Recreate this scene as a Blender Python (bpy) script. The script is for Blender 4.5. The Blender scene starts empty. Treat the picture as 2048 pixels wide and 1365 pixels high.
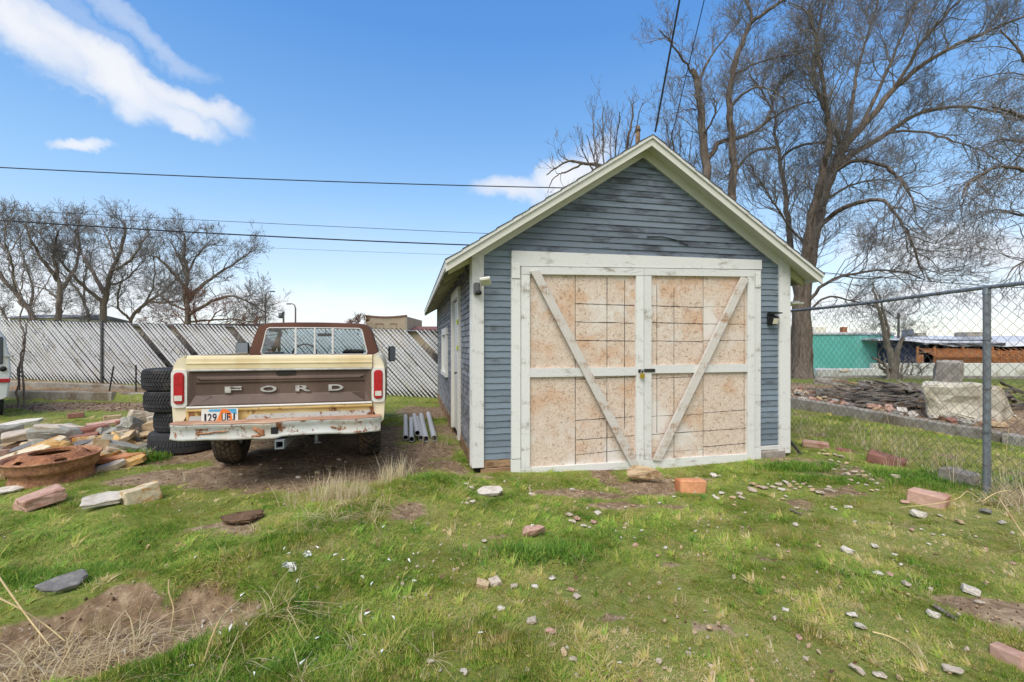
import bpy, bmesh, math, random
import numpy as np
from mathutils import Vector, Matrix, Euler
SC = bpy.context.scene
COL = SC.collection
PI = math.pi
R = math.radians
random.seed(7)
# ------------------------------------------------------------------ camera, sky, sun, exposure
FP, HZ, CX, EYE = 930.0, 690.0, 1024.0, 1.5          # focal length and horizon measured on the 2048 px photograph
cam = bpy.data.cameras.new('camera'); camo = bpy.data.objects.new('camera', cam); COL.objects.link(camo)
camo.location = (0, 0, EYE); camo.rotation_euler = (R(90), 0, 0)
cam.sensor_width = 36; cam.lens = 36 * FP / 2048; cam.shift_y = 7.5 / 2048
cam.clip_start = .05; cam.clip_end = 3000
SC.camera = camo
SUN_EL, SUN_AZ = R(52), R(205)                         # azimuth from +Y clockwise: behind the camera, to the left
world = bpy.data.worlds.new('World'); SC.world = world; world.use_nodes = True
sun = bpy.data.lights.new('sun', 'SUN'); sun.energy = 1.3; sun.angle = R(42); sun.color = (1, .94, .85)
suno = bpy.data.objects.new('sun', sun); COL.objects.link(suno)
sd = Vector((math.sin(SUN_AZ) * math.cos(SUN_EL), math.cos(SUN_AZ) * math.cos(SUN_EL), math.sin(SUN_EL)))
suno.rotation_euler = sd.to_track_quat('Z', 'Y').to_euler()
SC.view_settings.view_transform = 'Standard'; SC.view_settings.look = 'None'
SC.view_settings.exposure = 1.36; SC.view_settings.gamma = 1; SC.view_settings.use_curve_mapping = False
SKY_STRENGTH = .1


# ------------------------------------------------------------------ node helper
class N:
    def __init__(s, tree):
        s.t = tree; s.n = tree.nodes; s.l = tree.links
    def new(s, typ, **kw):
        n = s.n.new(typ)
        for k, v in kw.items(): setattr(n, k, v)
        return n
    def put(s, sock, v):
        if isinstance(v, bpy.types.NodeSocket): s.l.new(v, sock)
        elif v is not None:
            if hasattr(sock.default_value, '__len__') and not isinstance(v, (tuple, list, Vector)): v = (v,) * len(sock.default_value)
            if hasattr(sock.default_value, '__len__') and len(sock.default_value) == 4 and len(v) == 3: v = (*v, 1)
            sock.default_value = v
    def math(s, op, a, b=None, c=None, clamp=False):
        n = s.new('ShaderNodeMath', operation=op, use_clamp=clamp)
        for i, v in enumerate((a, b, c)):
            if v is not None: s.put(n.inputs[i], v)
        return n.outputs[0]
    def vmath(s, op, a, b=None):
        n = s.new('ShaderNodeVectorMath', operation=op)
        s.put(n.inputs[0], a)
        if b is not None: s.put(n.inputs[1], b)
        return n.outputs['Value'] if op in ('DOT_PRODUCT', 'LENGTH') else n.outputs[0]
    def mix(s, f, a, b, mode='MIX'):
        n = s.new('ShaderNodeMix', data_type='RGBA', blend_type=mode, clamp_factor=True)
        s.put(n.inputs[0], f); s.put(n.inputs[6], a); s.put(n.inputs[7], b)
        return n.outputs[2]
    def noise(s, vec, scale, detail=4, rough=.55, dist=0, out='Fac'):
        n = s.new('ShaderNodeTexNoise'); s.put(n.inputs['Vector'], vec)
        n.inputs['Scale'].default_value = scale; n.inputs['Detail'].default_value = detail
        n.inputs['Roughness'].default_value = rough; n.inputs['Distortion'].default_value = dist
        return n.outputs[out]
    def voro(s, vec, scale, feature='F1', out='Distance', rnd=1):
        n = s.new('ShaderNodeTexVoronoi', feature=feature); s.put(n.inputs['Vector'], vec)
        n.inputs['Scale'].default_value = scale; n.inputs['Randomness'].default_value = rnd
        return n.outputs[out]
    def ss(s, v, a, b, lo=0, hi=1):
        n = s.new('ShaderNodeMapRange', interpolation_type='SMOOTHSTEP'); s.put(n.inputs[0], v)
        n.inputs[1].default_value = a; n.inputs[2].default_value = b; n.inputs[3].default_value = lo; n.inputs[4].default_value = hi
        return n.outputs[0]
    def ramp(s, f, stops):
        n = s.new('ShaderNodeValToRGB'); s.put(n.inputs[0], f); e = n.color_ramp.elements
        while len(e) < len(stops): e.new(.5)
        for i, (p, c) in enumerate(stops): e[i].position = p; e[i].color = (*c, 1)
        return n.outputs[0]
    def scale(s, vec, sc):
        return s.vmath('MULTIPLY', vec, sc)
    def bump(s, h, strength=.4, dist=.01, nrm=None):
        n = s.new('ShaderNodeBump'); n.inputs['Strength'].default_value = strength; n.inputs['Distance'].default_value = dist
        s.put(n.inputs['Height'], h)
        if nrm is not None: s.put(n.inputs['Normal'], nrm)
        return n.outputs[0]


def build_sky():
    k = N(world.node_tree); k.n.clear()
    out = k.new('ShaderNodeOutputWorld'); bg = k.new('ShaderNodeBackground')
    sky = k.new('ShaderNodeTexSky', sky_type='NISHITA'); sky.sun_disc = False
    sky.sun_elevation = SUN_EL; sky.sun_rotation = SUN_AZ; sky.air_density = 1.0; sky.dust_density = .4; sky.ozone_density = 2.2
    tc = k.new('ShaderNodeTexCoord'); d = k.vmath('NORMALIZE', tc.outputs['Generated'])
    sep = k.new('ShaderNodeSeparateXYZ'); k.put(sep.inputs[0], d); z = sep.outputs[2]
    zc = k.math('MAXIMUM', z, .02)
    # high thin cloud layer seen in perspective (plane at unit height)
    pl = k.vmath('DIVIDE', d, k.math('ADD', zc, .12))
    warp = k.noise(pl, .9, 4, .5, 0, 'Color')
    pw = k.vmath('ADD', pl, k.scale(k.vmath('SUBTRACT', warp, (.5, .5, .5)), 1.0))
    nz = k.noise(pw, .55, 6, .55)
    open_dir = Vector((-.1, .8, .6)).normalized()            # the blue opening; broken cloud everywhere else
    clear = k.ss(k.vmath('DOT_PRODUCT', d, open_dir), .25, .62)
    low = k.ss(z, .02, .3, 1, 0)
    gen = k.math('MAXIMUM', k.math('MULTIPLY', k.ss(nz, .47, .72), k.math('MULTIPLY', low, .8)), k.math('MULTIPLY', k.ss(nz, .36, .56), k.math('MULTIPLY', k.math('SUBTRACT', 1, clear), k.ss(z, -.02, .1))))
    # single clouds: centre direction, half widths and tilt
    wn = k.noise(d, 4.2, 6, .56, 0, 'Color')
    wv = k.scale(k.vmath('SUBTRACT', wn, (.5, .5, .5)), .2)
    wn2 = k.noise(d, 14, 5, .6, 0, 'Color')
    wv = k.vmath('ADD', wv, k.scale(k.vmath('SUBTRACT', wn2, (.5, .5, .5)), .06))
    dd = k.vmath('ADD', d, wv)
    tot = gen
    def cloud(px, py, w, h, tilt, dens, soft=.55):
        c = Vector(((px - CX) / FP, 1, (HZ - py) / FP)); l = c.length; c.normalize()
        t = Vector((0, 0, 1)).cross(c); t = -t if t.x < 0 else t; t.normalize(); n = c.cross(t); n = -n if n.z < 0 else n
        ca, sa = math.cos(R(tilt)), math.sin(R(tilt))
        a = t * ca + n * sa; b = n * ca - t * sa
        a = a / (w / FP / l); b = b / (h / FP / l)
        qa = k.vmath('DOT_PRODUCT', dd, a); qb = k.vmath('DOT_PRODUCT', dd, b)
        off_a = c.dot(a); off_b = c.dot(b)
        r2 = k.math('ADD', k.math('POWER', k.math('ABSOLUTE', k.math('SUBTRACT', qa, off_a)), 2), k.math('POWER', k.math('ABSOLUTE', k.math('SUBTRACT', qb, off_b)), 2))
        return k.math('MULTIPLY', k.ss(r2, 1.25, 1.25 - 1.25 * soft - .75, 0, dens), k.ss(z, .0, .03))
    for args in ((30, 55, 175, 76, -28, .93), (200, 130, 170, 62, -20, .98), (325, 165, 165, 38, -15, .9), (335, 215, 95, 32, -16, .8), (190, 50, 120, 22, -24, .22), (262, 34, 125, 30, -18, .38), (150, 190, 60, 12, -4, .3),
                 (195, 308, 62, 22, 12, .85), (1140, 345, 100, 40, 28, .95), (1040, 392, 110, 34, 6, .85),
                 (1960, 540, 250, 70, -4, .85), (160, 590, 300, 90, -6, .8), (620, 640, 420, 26, 0, .85), (1750, 640, 500, 40, 0, .8), (2500, 300, 300, 90, 10, .8), (-700, 200, 320, 110, 20, .8)):
        tot = k.math('MAXIMUM', tot, cloud(*args))
    shade = k.noise(dd, 3.2, 4, .5)
    skyc = k.mix(.62, sky.outputs[0], k.ramp(z, [(0, (3.2, 3.2, 3.25)), (.06, (3.05, 3.15, 3.35)), (.16, (2.4, 2.9, 3.45)), (.27, (1.5, 2.45, 3.6)), (.4, (.9, 1.85, 3.35)), (.56, (.48, 1.32, 3.1)), (1, (.35, 1.0, 2.7))]))
    hsv = k.new('ShaderNodeHueSaturation'); hsv.inputs['Saturation'].default_value = 1.08; k.put(hsv.inputs['Color'], skyc)
    ccol = k.ramp(shade, [(.3, (3.2, 3.3, 3.6)), (.65, (3.9, 3.9, 3.95))])
    col = k.mix(tot, hsv.outputs[0], ccol)
    k.put(bg.inputs[0], col); bg.inputs[1].default_value = SKY_STRENGTH
    k.l.new(bg.outputs[0], out.inputs[0])
build_sky()


# ------------------------------------------------------------------ materials
def mat(name, fn, rough=.85, metal=0, spec=.3):
    m = bpy.data.materials.new(name); m.use_nodes = True; k = N(m.node_tree); k.n.clear()
    out = k.new('ShaderNodeOutputMaterial'); b = k.new('ShaderNodeBsdfPrincipled')
    b.inputs['Roughness'].default_value = rough; b.inputs['Metallic'].default_value = metal; b.inputs['Specular IOR Level'].default_value = spec
    k.l.new(b.outputs[0], out.inputs[0])
    tc = k.new('ShaderNodeTexCoord'); oi = k.new('ShaderNodeObjectInfo')
    k.rnd = oi.outputs['Random']; k.obj = tc.outputs['Object']
    k.vec = k.vmath('ADD', k.obj, k.vmath('MULTIPLY', (13.7, 7.3, 21.1), k.rnd)) ; k.b = b
    r = fn(k)
    if isinstance(r, dict):
        for kk, v in r.items():
            k.put(b.inputs[{'c': 'Base Color', 'n': 'Normal', 'r': 'Roughness', 'm': 'Metallic', 'e': 'Emission Color'}[kk]], v)
    else: k.put(b.inputs['Base Color'], r)
    return m


def sRGB(r, g, b):
    f = lambda c: (c / 255 / 12.92) if c / 255 <= .04045 else ((c / 255 + .055) / 1.055) ** 2.4
    return (f(r), f(g), f(b))


def varied(c, amt=.25, sc=8, bump=.25, bd=.006, stretch=(1, 1, 1), tint=None, rnd=.0, dark=.6):
    """stone, concrete, bark like surface: two scales of tone over one colour"""
    def fn(k):
        v = k.scale(k.vec, stretch)
        n1 = k.noise(v, sc, 6, .6); n2 = k.noise(v, sc * 5, 5, .6)
        c2 = tuple(x * (1 - amt * dark * 1.6) for x in c); c3 = tuple(min(1, x * (1 + amt)) for x in c)
        col = k.ramp(k.math('ADD', k.math('MULTIPLY', n1, .6), k.math('MULTIPLY', n2, .4)), [(.33, c2), (.5, c), (.68, c3)])
        if tint: col = k.mix(k.ss(k.noise(k.vmath('ADD', v, (5, 3, 1)), sc * .45, 4, .6), .5, .66), col, tint)
        if rnd: col = k.mix(1, col, k.ramp(k.rnd, [(0, (1 - rnd,) * 3), (1, (1 + rnd * .4,) * 3)]), 'MULTIPLY')
        return {'c': col, 'n': k.bump(n2, bump, bd)}
    return fn


def painted_wood(c, wood, wear=.5, grain=(1, 14, 14), rnd=.12, dirt=(.12, .1, .08), wearscale=3, crack=1):
    """paint on boards: fibres along the board, worn patches showing wood, a little grime"""
    def fn(k):
        v = k.scale(k.vec, grain)
        fib = k.noise(v, 9, 5, .65); big = k.noise(k.scale(k.vec, (1, 2.5, 2.5)), wearscale, 5, .65); fine = k.noise(v, 30, 4, .7)
        w = k.ss(k.math('ADD', k.math('MULTIPLY', big, .65), k.math('MULTIPLY', fib, .35)), 1 - wear - .06, 1 - wear + .09)
        base = k.mix(k.ss(fine, .35, .7), tuple(x * .88 for x in c), tuple(min(1, x * 1.08) for x in c))
        wd = k.mix(fib, tuple(x * .55 for x in wood), wood)
        col = k.mix(w, base, wd)
        col = k.mix(k.math('MULTIPLY', k.ss(fine, .66, .74), .55 * crack), col, dirt)
        col = k.mix(1, col, k.ramp(k.rnd, [(0, (1 - rnd,) * 3), (1, (1 + rnd * .5,) * 3)]), 'MULTIPLY')
        return {'c': col, 'n': k.bump(k.math('ADD', k.math('MULTIPLY', fib, .6), k.math('MULTIPLY', w, -.3)), .35, .004)}
    return fn


def osb(k):
    v = k.vec
    warp = k.scale(k.vmath('SUBTRACT', k.noise(v, 6, 3, .5, 0, 'Color'), (.5, .5, .5)), .18)
    ang = k.noise(v, 14, 1, .5, 0, 'Color')
    p = k.vmath('ADD', v, warp)
    a = k.noise(k.scale(p, (11, 1, 38)), 1.6, 3, .6); b = k.noise(k.scale(p, (40, 1, 12)), 1.5, 3, .6)
    sw = k.ss(k.noise(v, 16, 2, .5), .46, .54)
    st = k.mix(sw, a, b)
    ch = k.voro(k.scale(p, (22, 1, 22)), 1.5, 'F1', 'Color')
    sp = k.new('ShaderNodeSeparateColor'); k.put(sp.inputs[0], ch)
    tan = k.ramp(st, [(.34, sRGB(150, 126, 108)), (.44, sRGB(196, 174, 154)), (.54, sRGB(214, 199, 183)), (.66, sRGB(180, 156, 136))])
    tan = k.mix(k.math('MULTIPLY', sp.outputs[0], .3), tan, sRGB(226, 214, 200))
    o = k.ss(k.noise(k.scale(v, (1, 1, 1.6)), 1.7, 4, .6), .47, .66)
    tan = k.mix(k.math("MULTIPLY", o, .55), tan, k.ramp(st, [(.35, sRGB(164, 116, 80)), (.6, sRGB(208, 164, 122))]))
    pale = k.ss(k.noise(k.vmath('ADD', v, (4, 4, 4)), 1.4, 5, .65), .53, .68)
    tan = k.mix(k.math('MULTIPLY', pale, .8), tan, sRGB(218, 214, 208))
    dk = k.ss(k.noise(k.scale(p, (30, 1, 46)), 2.2, 3, .7), .64, .74)
    tan = k.mix(k.math('MULTIPLY', dk, .4), tan, sRGB(120, 96, 76))
    return {'c': tan, 'n': k.bump(st, .35, .004)}


def rusty(c1=(.26, .1, .04), c2=(.1, .045, .025), pale=(.42, .3, .2)):
    def fn(k):
        n = k.noise(k.vec, 5, 7, .65); n2 = k.noise(k.vec, 40, 4, .6)
        col = k.ramp(k.math('ADD', k.math('MULTIPLY', n, .65), k.math('MULTIPLY', n2, .35)), [(.34, c2), (.5, c1), (.6, (c1[0] * 1.35, c1[1] * 1.5, c1[2] * 1.4)), (.7, pale)])
        return {'c': col, 'n': k.bump(n2, .4, .004)}
    return fn


def car_paint(c, rust=.3, dirt=(.2, .14, .08), dust=.3, scale=4):
    def fn(k):
        n = k.noise(k.vec, scale, 7, .68); n2 = k.noise(k.vec, 45, 4, .6); n3 = k.noise(k.scale(k.vec, (1, 1, .4)), 2, 5, .6)
        col = k.mix(k.math('MULTIPLY', k.ss(n3, .42, .7), dust), c, dirt)
        r = k.ss(k.math('ADD', k.math('MULTIPLY', n, .75), k.math('MULTIPLY', n2, .25)), 1 - rust - .02, 1 - rust + .06)
        col = k.mix(r, col, k.mix(n2, (.07, .028, .014), (.3, .12, .045)))
        return {'c': col, 'r': k.ss(r, 0, 1, .5, .9), 'n': k.bump(k.math('ADD', n2, r), .1, .002)}
    return fn


def plain(c, amt=.12, sc=20):
    return varied(c, amt, sc, .08, .002)


def soil(k):
    at = k.new('ShaderNodeAttribute', attribute_name='dirt'); ad = at.outputs['Fac']
    p = k.obj
    n1 = k.noise(p, 1.3, 6, .6); n2 = k.noise(p, 14, 6, .65); n3 = k.noise(p, 70, 4, .6); n4 = k.noise(k.scale(k.vmath('ADD', p, k.scale(k.noise(p, 3, 2, .5, 0, 'Color'), 1.2)), (1, .35, 1)), 190, 3, .7)
    s = k.ramp(k.math('ADD', k.math('MULTIPLY', n1, .4), k.math('MULTIPLY', n2, .6)), [(.3, sRGB(82, 66, 52)), (.48, sRGB(130, 109, 87)), (.64, sRGB(174, 153, 125))])
    vo = k.new('ShaderNodeTexVoronoi'); k.put(vo.inputs['Vector'], p); vo.inputs['Scale'].default_value = 42
    peb = k.math('MULTIPLY', k.ss(vo.outputs['Distance'], .3, .2), k.ss(k.noise(p, 3.5, 4, .6), .46, .66))
    s = k.mix(peb, s, k.ramp(n3, [(.3, sRGB(120, 104, 92)), (.7, sRGB(206, 196, 184))]))
    s = k.mix(k.ss(n3, .62, .72), s, sRGB(70, 52, 40))
    gcol = k.ramp(k.math('ADD', k.math('MULTIPLY', k.math('ADD', n1, n2), .25), k.math('MULTIPLY', n4, .5)), [(.34, (.06, .07, .02)), (.48, (.16, .2, .045)), (.58, (.27, .27, .08)), (.7, (.42, .35, .17))])
    f = k.ss(k.math('ADD', ad, k.math('MULTIPLY', k.math('SUBTRACT', n2, .5), .5)), .38, .62)
    return {'c': k.mix(f, gcol, s), 'n': k.bump(k.math('ADD', n2, k.math('MULTIPLY', n3, .4)), .6, .03)}


def grass_mat(name, stops, trans=.35):
    m = bpy.data.materials.new(name); m.use_nodes = True; k = N(m.node_tree); k.n.clear()
    out = k.new('ShaderNodeOutputMaterial'); at = k.new('ShaderNodeAttribute', attribute_name='tone', attribute_type='INSTANCER')
    ab = k.new('ShaderNodeAttribute', attribute_name='blade')
    f = k.math('ADD', at.outputs['Fac'], k.math('MULTIPLY', k.math('SUBTRACT', ab.outputs['Fac'], .5), .35))
    c = k.ramp(f, stops)
    d = k.new('ShaderNodeBsdfPrincipled'); k.put(d.inputs['Base Color'], c); d.inputs['Roughness'].default_value = .55; d.inputs['Specular IOR Level'].default_value = .25
    t = k.new('ShaderNodeBsdfTranslucent'); k.put(t.inputs[0], c)
    mx = k.new('ShaderNodeMixShader'); mx.inputs[0].default_value = trans
    k.l.new(d.outputs[0], mx.inputs[1]); k.l.new(t.outputs[0], mx.inputs[2]); k.l.new(mx.outputs[0], out.inputs[0])
    return m


def glass_mat(name, tint=(.75, .85, .9), f0=.1):
    m = bpy.data.materials.new(name); m.use_nodes = True; k = N(m.node_tree); k.n.clear()
    out = k.new('ShaderNodeOutputMaterial'); t = k.new('ShaderNodeBsdfTransparent'); t.inputs[0].default_value = (*tint, 1)
    g = k.new('ShaderNodeBsdfGlossy'); g.inputs['Roughness'].default_value = .04
    lw = k.new('ShaderNodeLayerWeight'); lw.inputs[0].default_value = .35
    mx = k.new('ShaderNodeMixShader'); k.put(mx.inputs[0], k.ss(lw.outputs['Fresnel'], 0, 1, f0, .9))
    k.l.new(t.outputs[0], mx.inputs[1]); k.l.new(g.outputs[0], mx.inputs[2]); k.l.new(mx.outputs[0], out.inputs[0])
    return m


MT = {}
def defmats():
    A = MT
    A['soil'] = mat('soil', soil, .95, 0, .1)
    A['siding'] = mat('blue siding paint', painted_wood(sRGB(118, 131, 142), sRGB(92, 96, 101), .42, rnd=.2, dirt=(.03, .035, .04), wearscale=2.2), .7)
    A['siding_gable'] = mat('worn blue siding paint', painted_wood(sRGB(114, 125, 137), sRGB(80, 84, 91), .47, rnd=.2, dirt=(.03, .03, .035), wearscale=1.8), .75)
    A['siding_side'] = mat('weathered siding', painted_wood(sRGB(146, 149, 153), sRGB(116, 110, 104), .5, grain=(14, 1, 14), rnd=.25, dirt=(.05, .04, .035), wearscale=2), .85)
    A['white'] = mat('white paint', painted_wood(sRGB(218, 218, 214), sRGB(158, 148, 134), .41, grain=(14, 14, 1), rnd=.07, dirt=sRGB(110, 102, 92)), .65)
    A['whiteh'] = mat('white paint crosswise', painted_wood(sRGB(218, 218, 214), sRGB(158, 148, 134), .41, grain=(1, 14, 14), rnd=.07, dirt=sRGB(110, 102, 92)), .65)
    A['brace'] = mat('thin white paint on brace', painted_wood(sRGB(205, 200, 192), sRGB(176, 138, 104), .44, grain=(14, 14, .8), rnd=.05, dirt=sRGB(100, 80, 62)), .7)
    A['cream'] = mat('cream paint', painted_wood(sRGB(216, 214, 204), sRGB(178, 174, 158), .25, grain=(1, 12, 12), rnd=.06, dirt=sRGB(110, 104, 84)), .65)
    A['soffit'] = mat('soffit paint', painted_wood(sRGB(210, 210, 200), sRGB(170, 166, 148), .22, grain=(1, 10, 10), rnd=.05, dirt=sRGB(110, 104, 84)), .7)
    A['rafter'] = mat('rafter paint', painted_wood(sRGB(196, 192, 152), sRGB(150, 140, 100), .3, rnd=.1), .75)
    A['osb'] = mat('strand board', osb, .8)
    A['ink'] = mat('dark marking', plain((.05, .045, .04)), .9)
    A['rawwood'] = mat('raw wood', painted_wood(sRGB(166, 134, 104), sRGB(110, 84, 62), .5, grain=(1, 14, 14)), .85)
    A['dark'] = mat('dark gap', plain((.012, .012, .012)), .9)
    A['shingle'] = mat('roof shingle', varied((.09, .085, .08), .4, 30, .5, .01), .95)
    A['concrete'] = mat('concrete', varied(sRGB(150, 144, 134), .3, 5, .35, .01, tint=sRGB(120, 108, 92)), .92)
    A['boulder'] = mat('concrete boulder', varied(sRGB(196, 188, 170), .25, 4, .6, .02, tint=sRGB(156, 146, 126)), .92)
    A['steel'] = mat('galvanised steel', varied(sRGB(128, 134, 140), .15, 10, .1, .002), .5, .35, .4)
    A['wire'] = mat('old fence wire', varied(sRGB(92, 92, 92), .3, 3, .05, .001, tint=sRGB(112, 92, 74)), .6, .4, .4)
    A['wired'] = mat('dark fence wire', plain((.03, .03, .032)), .7)
    A['slat'] = mat('white fence slat', varied(sRGB(210, 210, 211), .1, 3, .05, .002, tint=sRGB(198, 194, 186), rnd=.1), .55)
    A['bark'] = mat('furrowed bark', varied(sRGB(132, 119, 108), .6, 5, 1.0, .06, (3, 3, .6), tint=sRGB(92, 80, 71)), .95, 0, .1)
    A['twig'] = mat('bare twig', varied(sRGB(124, 119, 116), .35, 4, .1, .01), .9, 0, .1)
    A['twigr'] = mat('reddish twig', varied(sRGB(112, 82, 68), .35, 4, .1, .01), .9, 0, .1)
    A['barkgrey'] = mat('grey bark', varied(sRGB(128, 116, 106), .4, 6, .8, .03, (3, 3, .6)), .95, 0, .1)
    A['deadwood'] = mat('silver dead wood', varied(sRGB(140, 130, 118), .5, 6, .9, .03, (4, 4, .5)), .95)
    A['char'] = mat('charred wood', varied(sRGB(128, 120, 112), .6, 6, .8, .01, (1, 8, 8), tint=sRGB(128, 112, 98), rnd=.5), .95)
    A['cable'] = mat('black cable', plain((.02, .02, .022)), .6)
    A['tyre'] = mat('tyre rubber', varied(sRGB(58, 58, 60), .35, 8, .25, .003, tint=sRGB(84, 80, 76)), .85, 0, .2)
    A['tyremud'] = mat('muddy tyre rubber', varied(sRGB(62, 58, 54), .4, 6, .3, .004, tint=sRGB(104, 90, 74)), .9, 0, .2)
    A['rust'] = mat('rusted steel', rusty(sRGB(152, 102, 72), sRGB(92, 62, 48), sRGB(198, 160, 126)), .9)
    A['rustlight'] = mat('orange rust', rusty(sRGB(156, 112, 84), sRGB(102, 74, 60), sRGB(196, 174, 150)), .9)
    A['brown'] = mat('brown truck paint', car_paint(sRGB(88, 70, 61), .36, sRGB(122, 102, 90), .6), .5, 0, .4)
    A['roofbrown'] = mat('rusty brown roof paint', car_paint(sRGB(94, 60, 46), .42, sRGB(120, 80, 62), .5, 3), .5, 0, .4)
    A['ctruck'] = mat('cream truck paint', car_paint(sRGB(226, 210, 172), .3, sRGB(196, 168, 112), .6), .4, 0, .4)
    A['ctruckp'] = mat('pale cream truck paint', car_paint(sRGB(224, 212, 184), .16, sRGB(200, 180, 136), .35), .4, 0, .4)
    A['mustard'] = mat('mustard lower panel', car_paint(sRGB(206, 176, 112), .44, sRGB(214, 198, 158), .6), .5)
    A['bumper'] = mat('chipped white bumper', car_paint(sRGB(184, 186, 182), .468, sRGB(176, 162, 138), .75, 7), .5, 0, .4)
    A['ledge'] = mat('rusted bumper ledge', varied(sRGB(168, 128, 104), .3, 5, .3, .003, (1, 4, 4), tint=sRGB(196, 166, 140)), .85)
    A['chrome'] = mat('worn chrome', varied(sRGB(188, 186, 182), .35, 16, .05, .001), .4, .4, .5)
    A['dullchrome'] = mat('pitted chrome', varied(sRGB(184, 180, 176), .5, 22, .1, .001, tint=sRGB(134, 122, 116)), .45, .35, .5)
    A['trimwhite'] = mat('white trim', plain(sRGB(218, 216, 210), .1, 12), .4)
    A['redlens'] = mat('red lens', varied((.42, .012, .02), .2, 30, .05, .001), .2, 0, .6)
    A['clearlens'] = mat('clear lens', varied((.62, .58, .52), .2, 40, .1, .001), .2, 0, .6)
    A['blackp'] = mat('black plastic', plain((.018, .018, .018)), .5)
    A['seat'] = mat('dark seat', plain((.03, .032, .036)), .8)
    A['glass'] = glass_mat('window glass')
    A['underbody'] = mat('dirty underbody', varied((.045, .037, .03), .5, 9, .4, .006), .95)
    A['van'] = mat('white van paint', car_paint(sRGB(208, 210, 210), .1, sRGB(190, 188, 180), .3), .35, 0, .5)
    A['pipe'] = mat('galvanised pipe', varied(sRGB(196, 197, 198), .15, 4, .05, .001, (8, 8, .6)), .4, .15, .5)
    A['teal'] = mat('teal wall paint', varied(sRGB(96, 176, 166), .12, 1.2, .1, .01, tint=sRGB(110, 184, 176)), .85)
    A['navy'] = mat('navy wall paint', varied(sRGB(50, 60, 84), .2, 2, .1, .01), .85)
    A['fencebrown'] = mat('stained fence board', painted_wood(sRGB(160, 102, 62), sRGB(196, 160, 120), .45, grain=(14, 14, 1), rnd=.3, dirt=(.06, .03, .02)), .85)
    A['tanbrick'] = mat('tan brick wall', varied(sRGB(158, 144, 126), .15, 3, .2, .01), .9)
    A['roofred'] = mat('red brown roof', varied(sRGB(122, 86, 80), .25, 4, .2, .01), .9)
    A['roofpale'] = mat('pale flat roof', varied(sRGB(196, 198, 202), .2, .8, .1, .01, tint=sRGB(150, 150, 154)), .8)
    A['roofdark'] = mat('grey torn roofing', varied(sRGB(96, 96, 100), .3, 1.5, .2, .01, tint=sRGB(150, 150, 152)), .9)
    A['wallwhite'] = mat('whitewashed wall', varied(sRGB(206, 206, 200), .15, 1.5, .15, .01, tint=sRGB(168, 164, 150)), .85)
    A['winblue'] = mat('dull window pane', plain((.07, .08, .09)), .25)
    A['yellow'] = mat('yellow green tape', plain(sRGB(196, 210, 40)), .6)
    A['lampwhite'] = mat('lamp glass', plain(sRGB(214, 210, 188)), .35)
    A['lampgrey'] = mat('grey lamp housing', plain(sRGB(96, 98, 100)), .5)
    A['brass'] = mat('brass', plain(sRGB(186, 160, 60)), .4, .8)
    A['darkmetal'] = mat('dark iron', varied((.05, .048, .045), .3, 20, .1, .002), .6, .5)
    A['white_litter'] = mat('white scrap', plain(sRGB(225, 225, 222), .1, 20), .7)
    st = dict(
        pale=(sRGB(196, 182, 163), sRGB(168, 150, 130)), white=(sRGB(208, 200, 187), sRGB(184, 173, 156)), tan=(sRGB(196, 172, 138), sRGB(160, 132, 98)),
        ochre=(sRGB(196, 160, 106), sRGB(180, 120, 56)), grey=(sRGB(156, 154, 144), sRGB(132, 124, 110)), slate=(sRGB(122, 119, 115), sRGB(150, 144, 136)),
        red=(sRGB(156, 112, 98), sRGB(132, 92, 80)), pink=(sRGB(192, 156, 138), sRGB(168, 126, 108)), orange=(sRGB(200, 142, 104), sRGB(186, 110, 70)),
        brown=(sRGB(112, 88, 68), sRGB(84, 62, 48)), mottled=(sRGB(204, 190, 162), sRGB(184, 134, 72)))
    for n, (a, b) in st.items(): A['st_' + n] = mat(n + ' stone', varied(a, .24, 7, .5, .008, tint=b, rnd=.14), .92, 0, .2)
    A['g_lawn'] = grass_mat('lawn grass', [(.0, (.08, .19, .024)), (.25, (.18, .34, .042)), (.45, (.32, .44, .065)), (.62, (.46, .46, .1)), (.8, (.56, .43, .17)), (1, (.66, .56, .33))])
    A['g_straw'] = grass_mat('dry straw', [(0, (.36, .22, .09)), (.4, (.6, .47, .26)), (1, (.78, .7, .5))], .25)
    A['straw'] = mat('straw stem', varied(sRGB(206, 184, 136), .3, 6, .05, .001, tint=sRGB(170, 132, 84), rnd=.2), .8)
    A['leafbrown'] = mat('dead leaf', varied(sRGB(116, 84, 64), .4, 20, .1, .001, rnd=.4), .8)
defmats()


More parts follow.
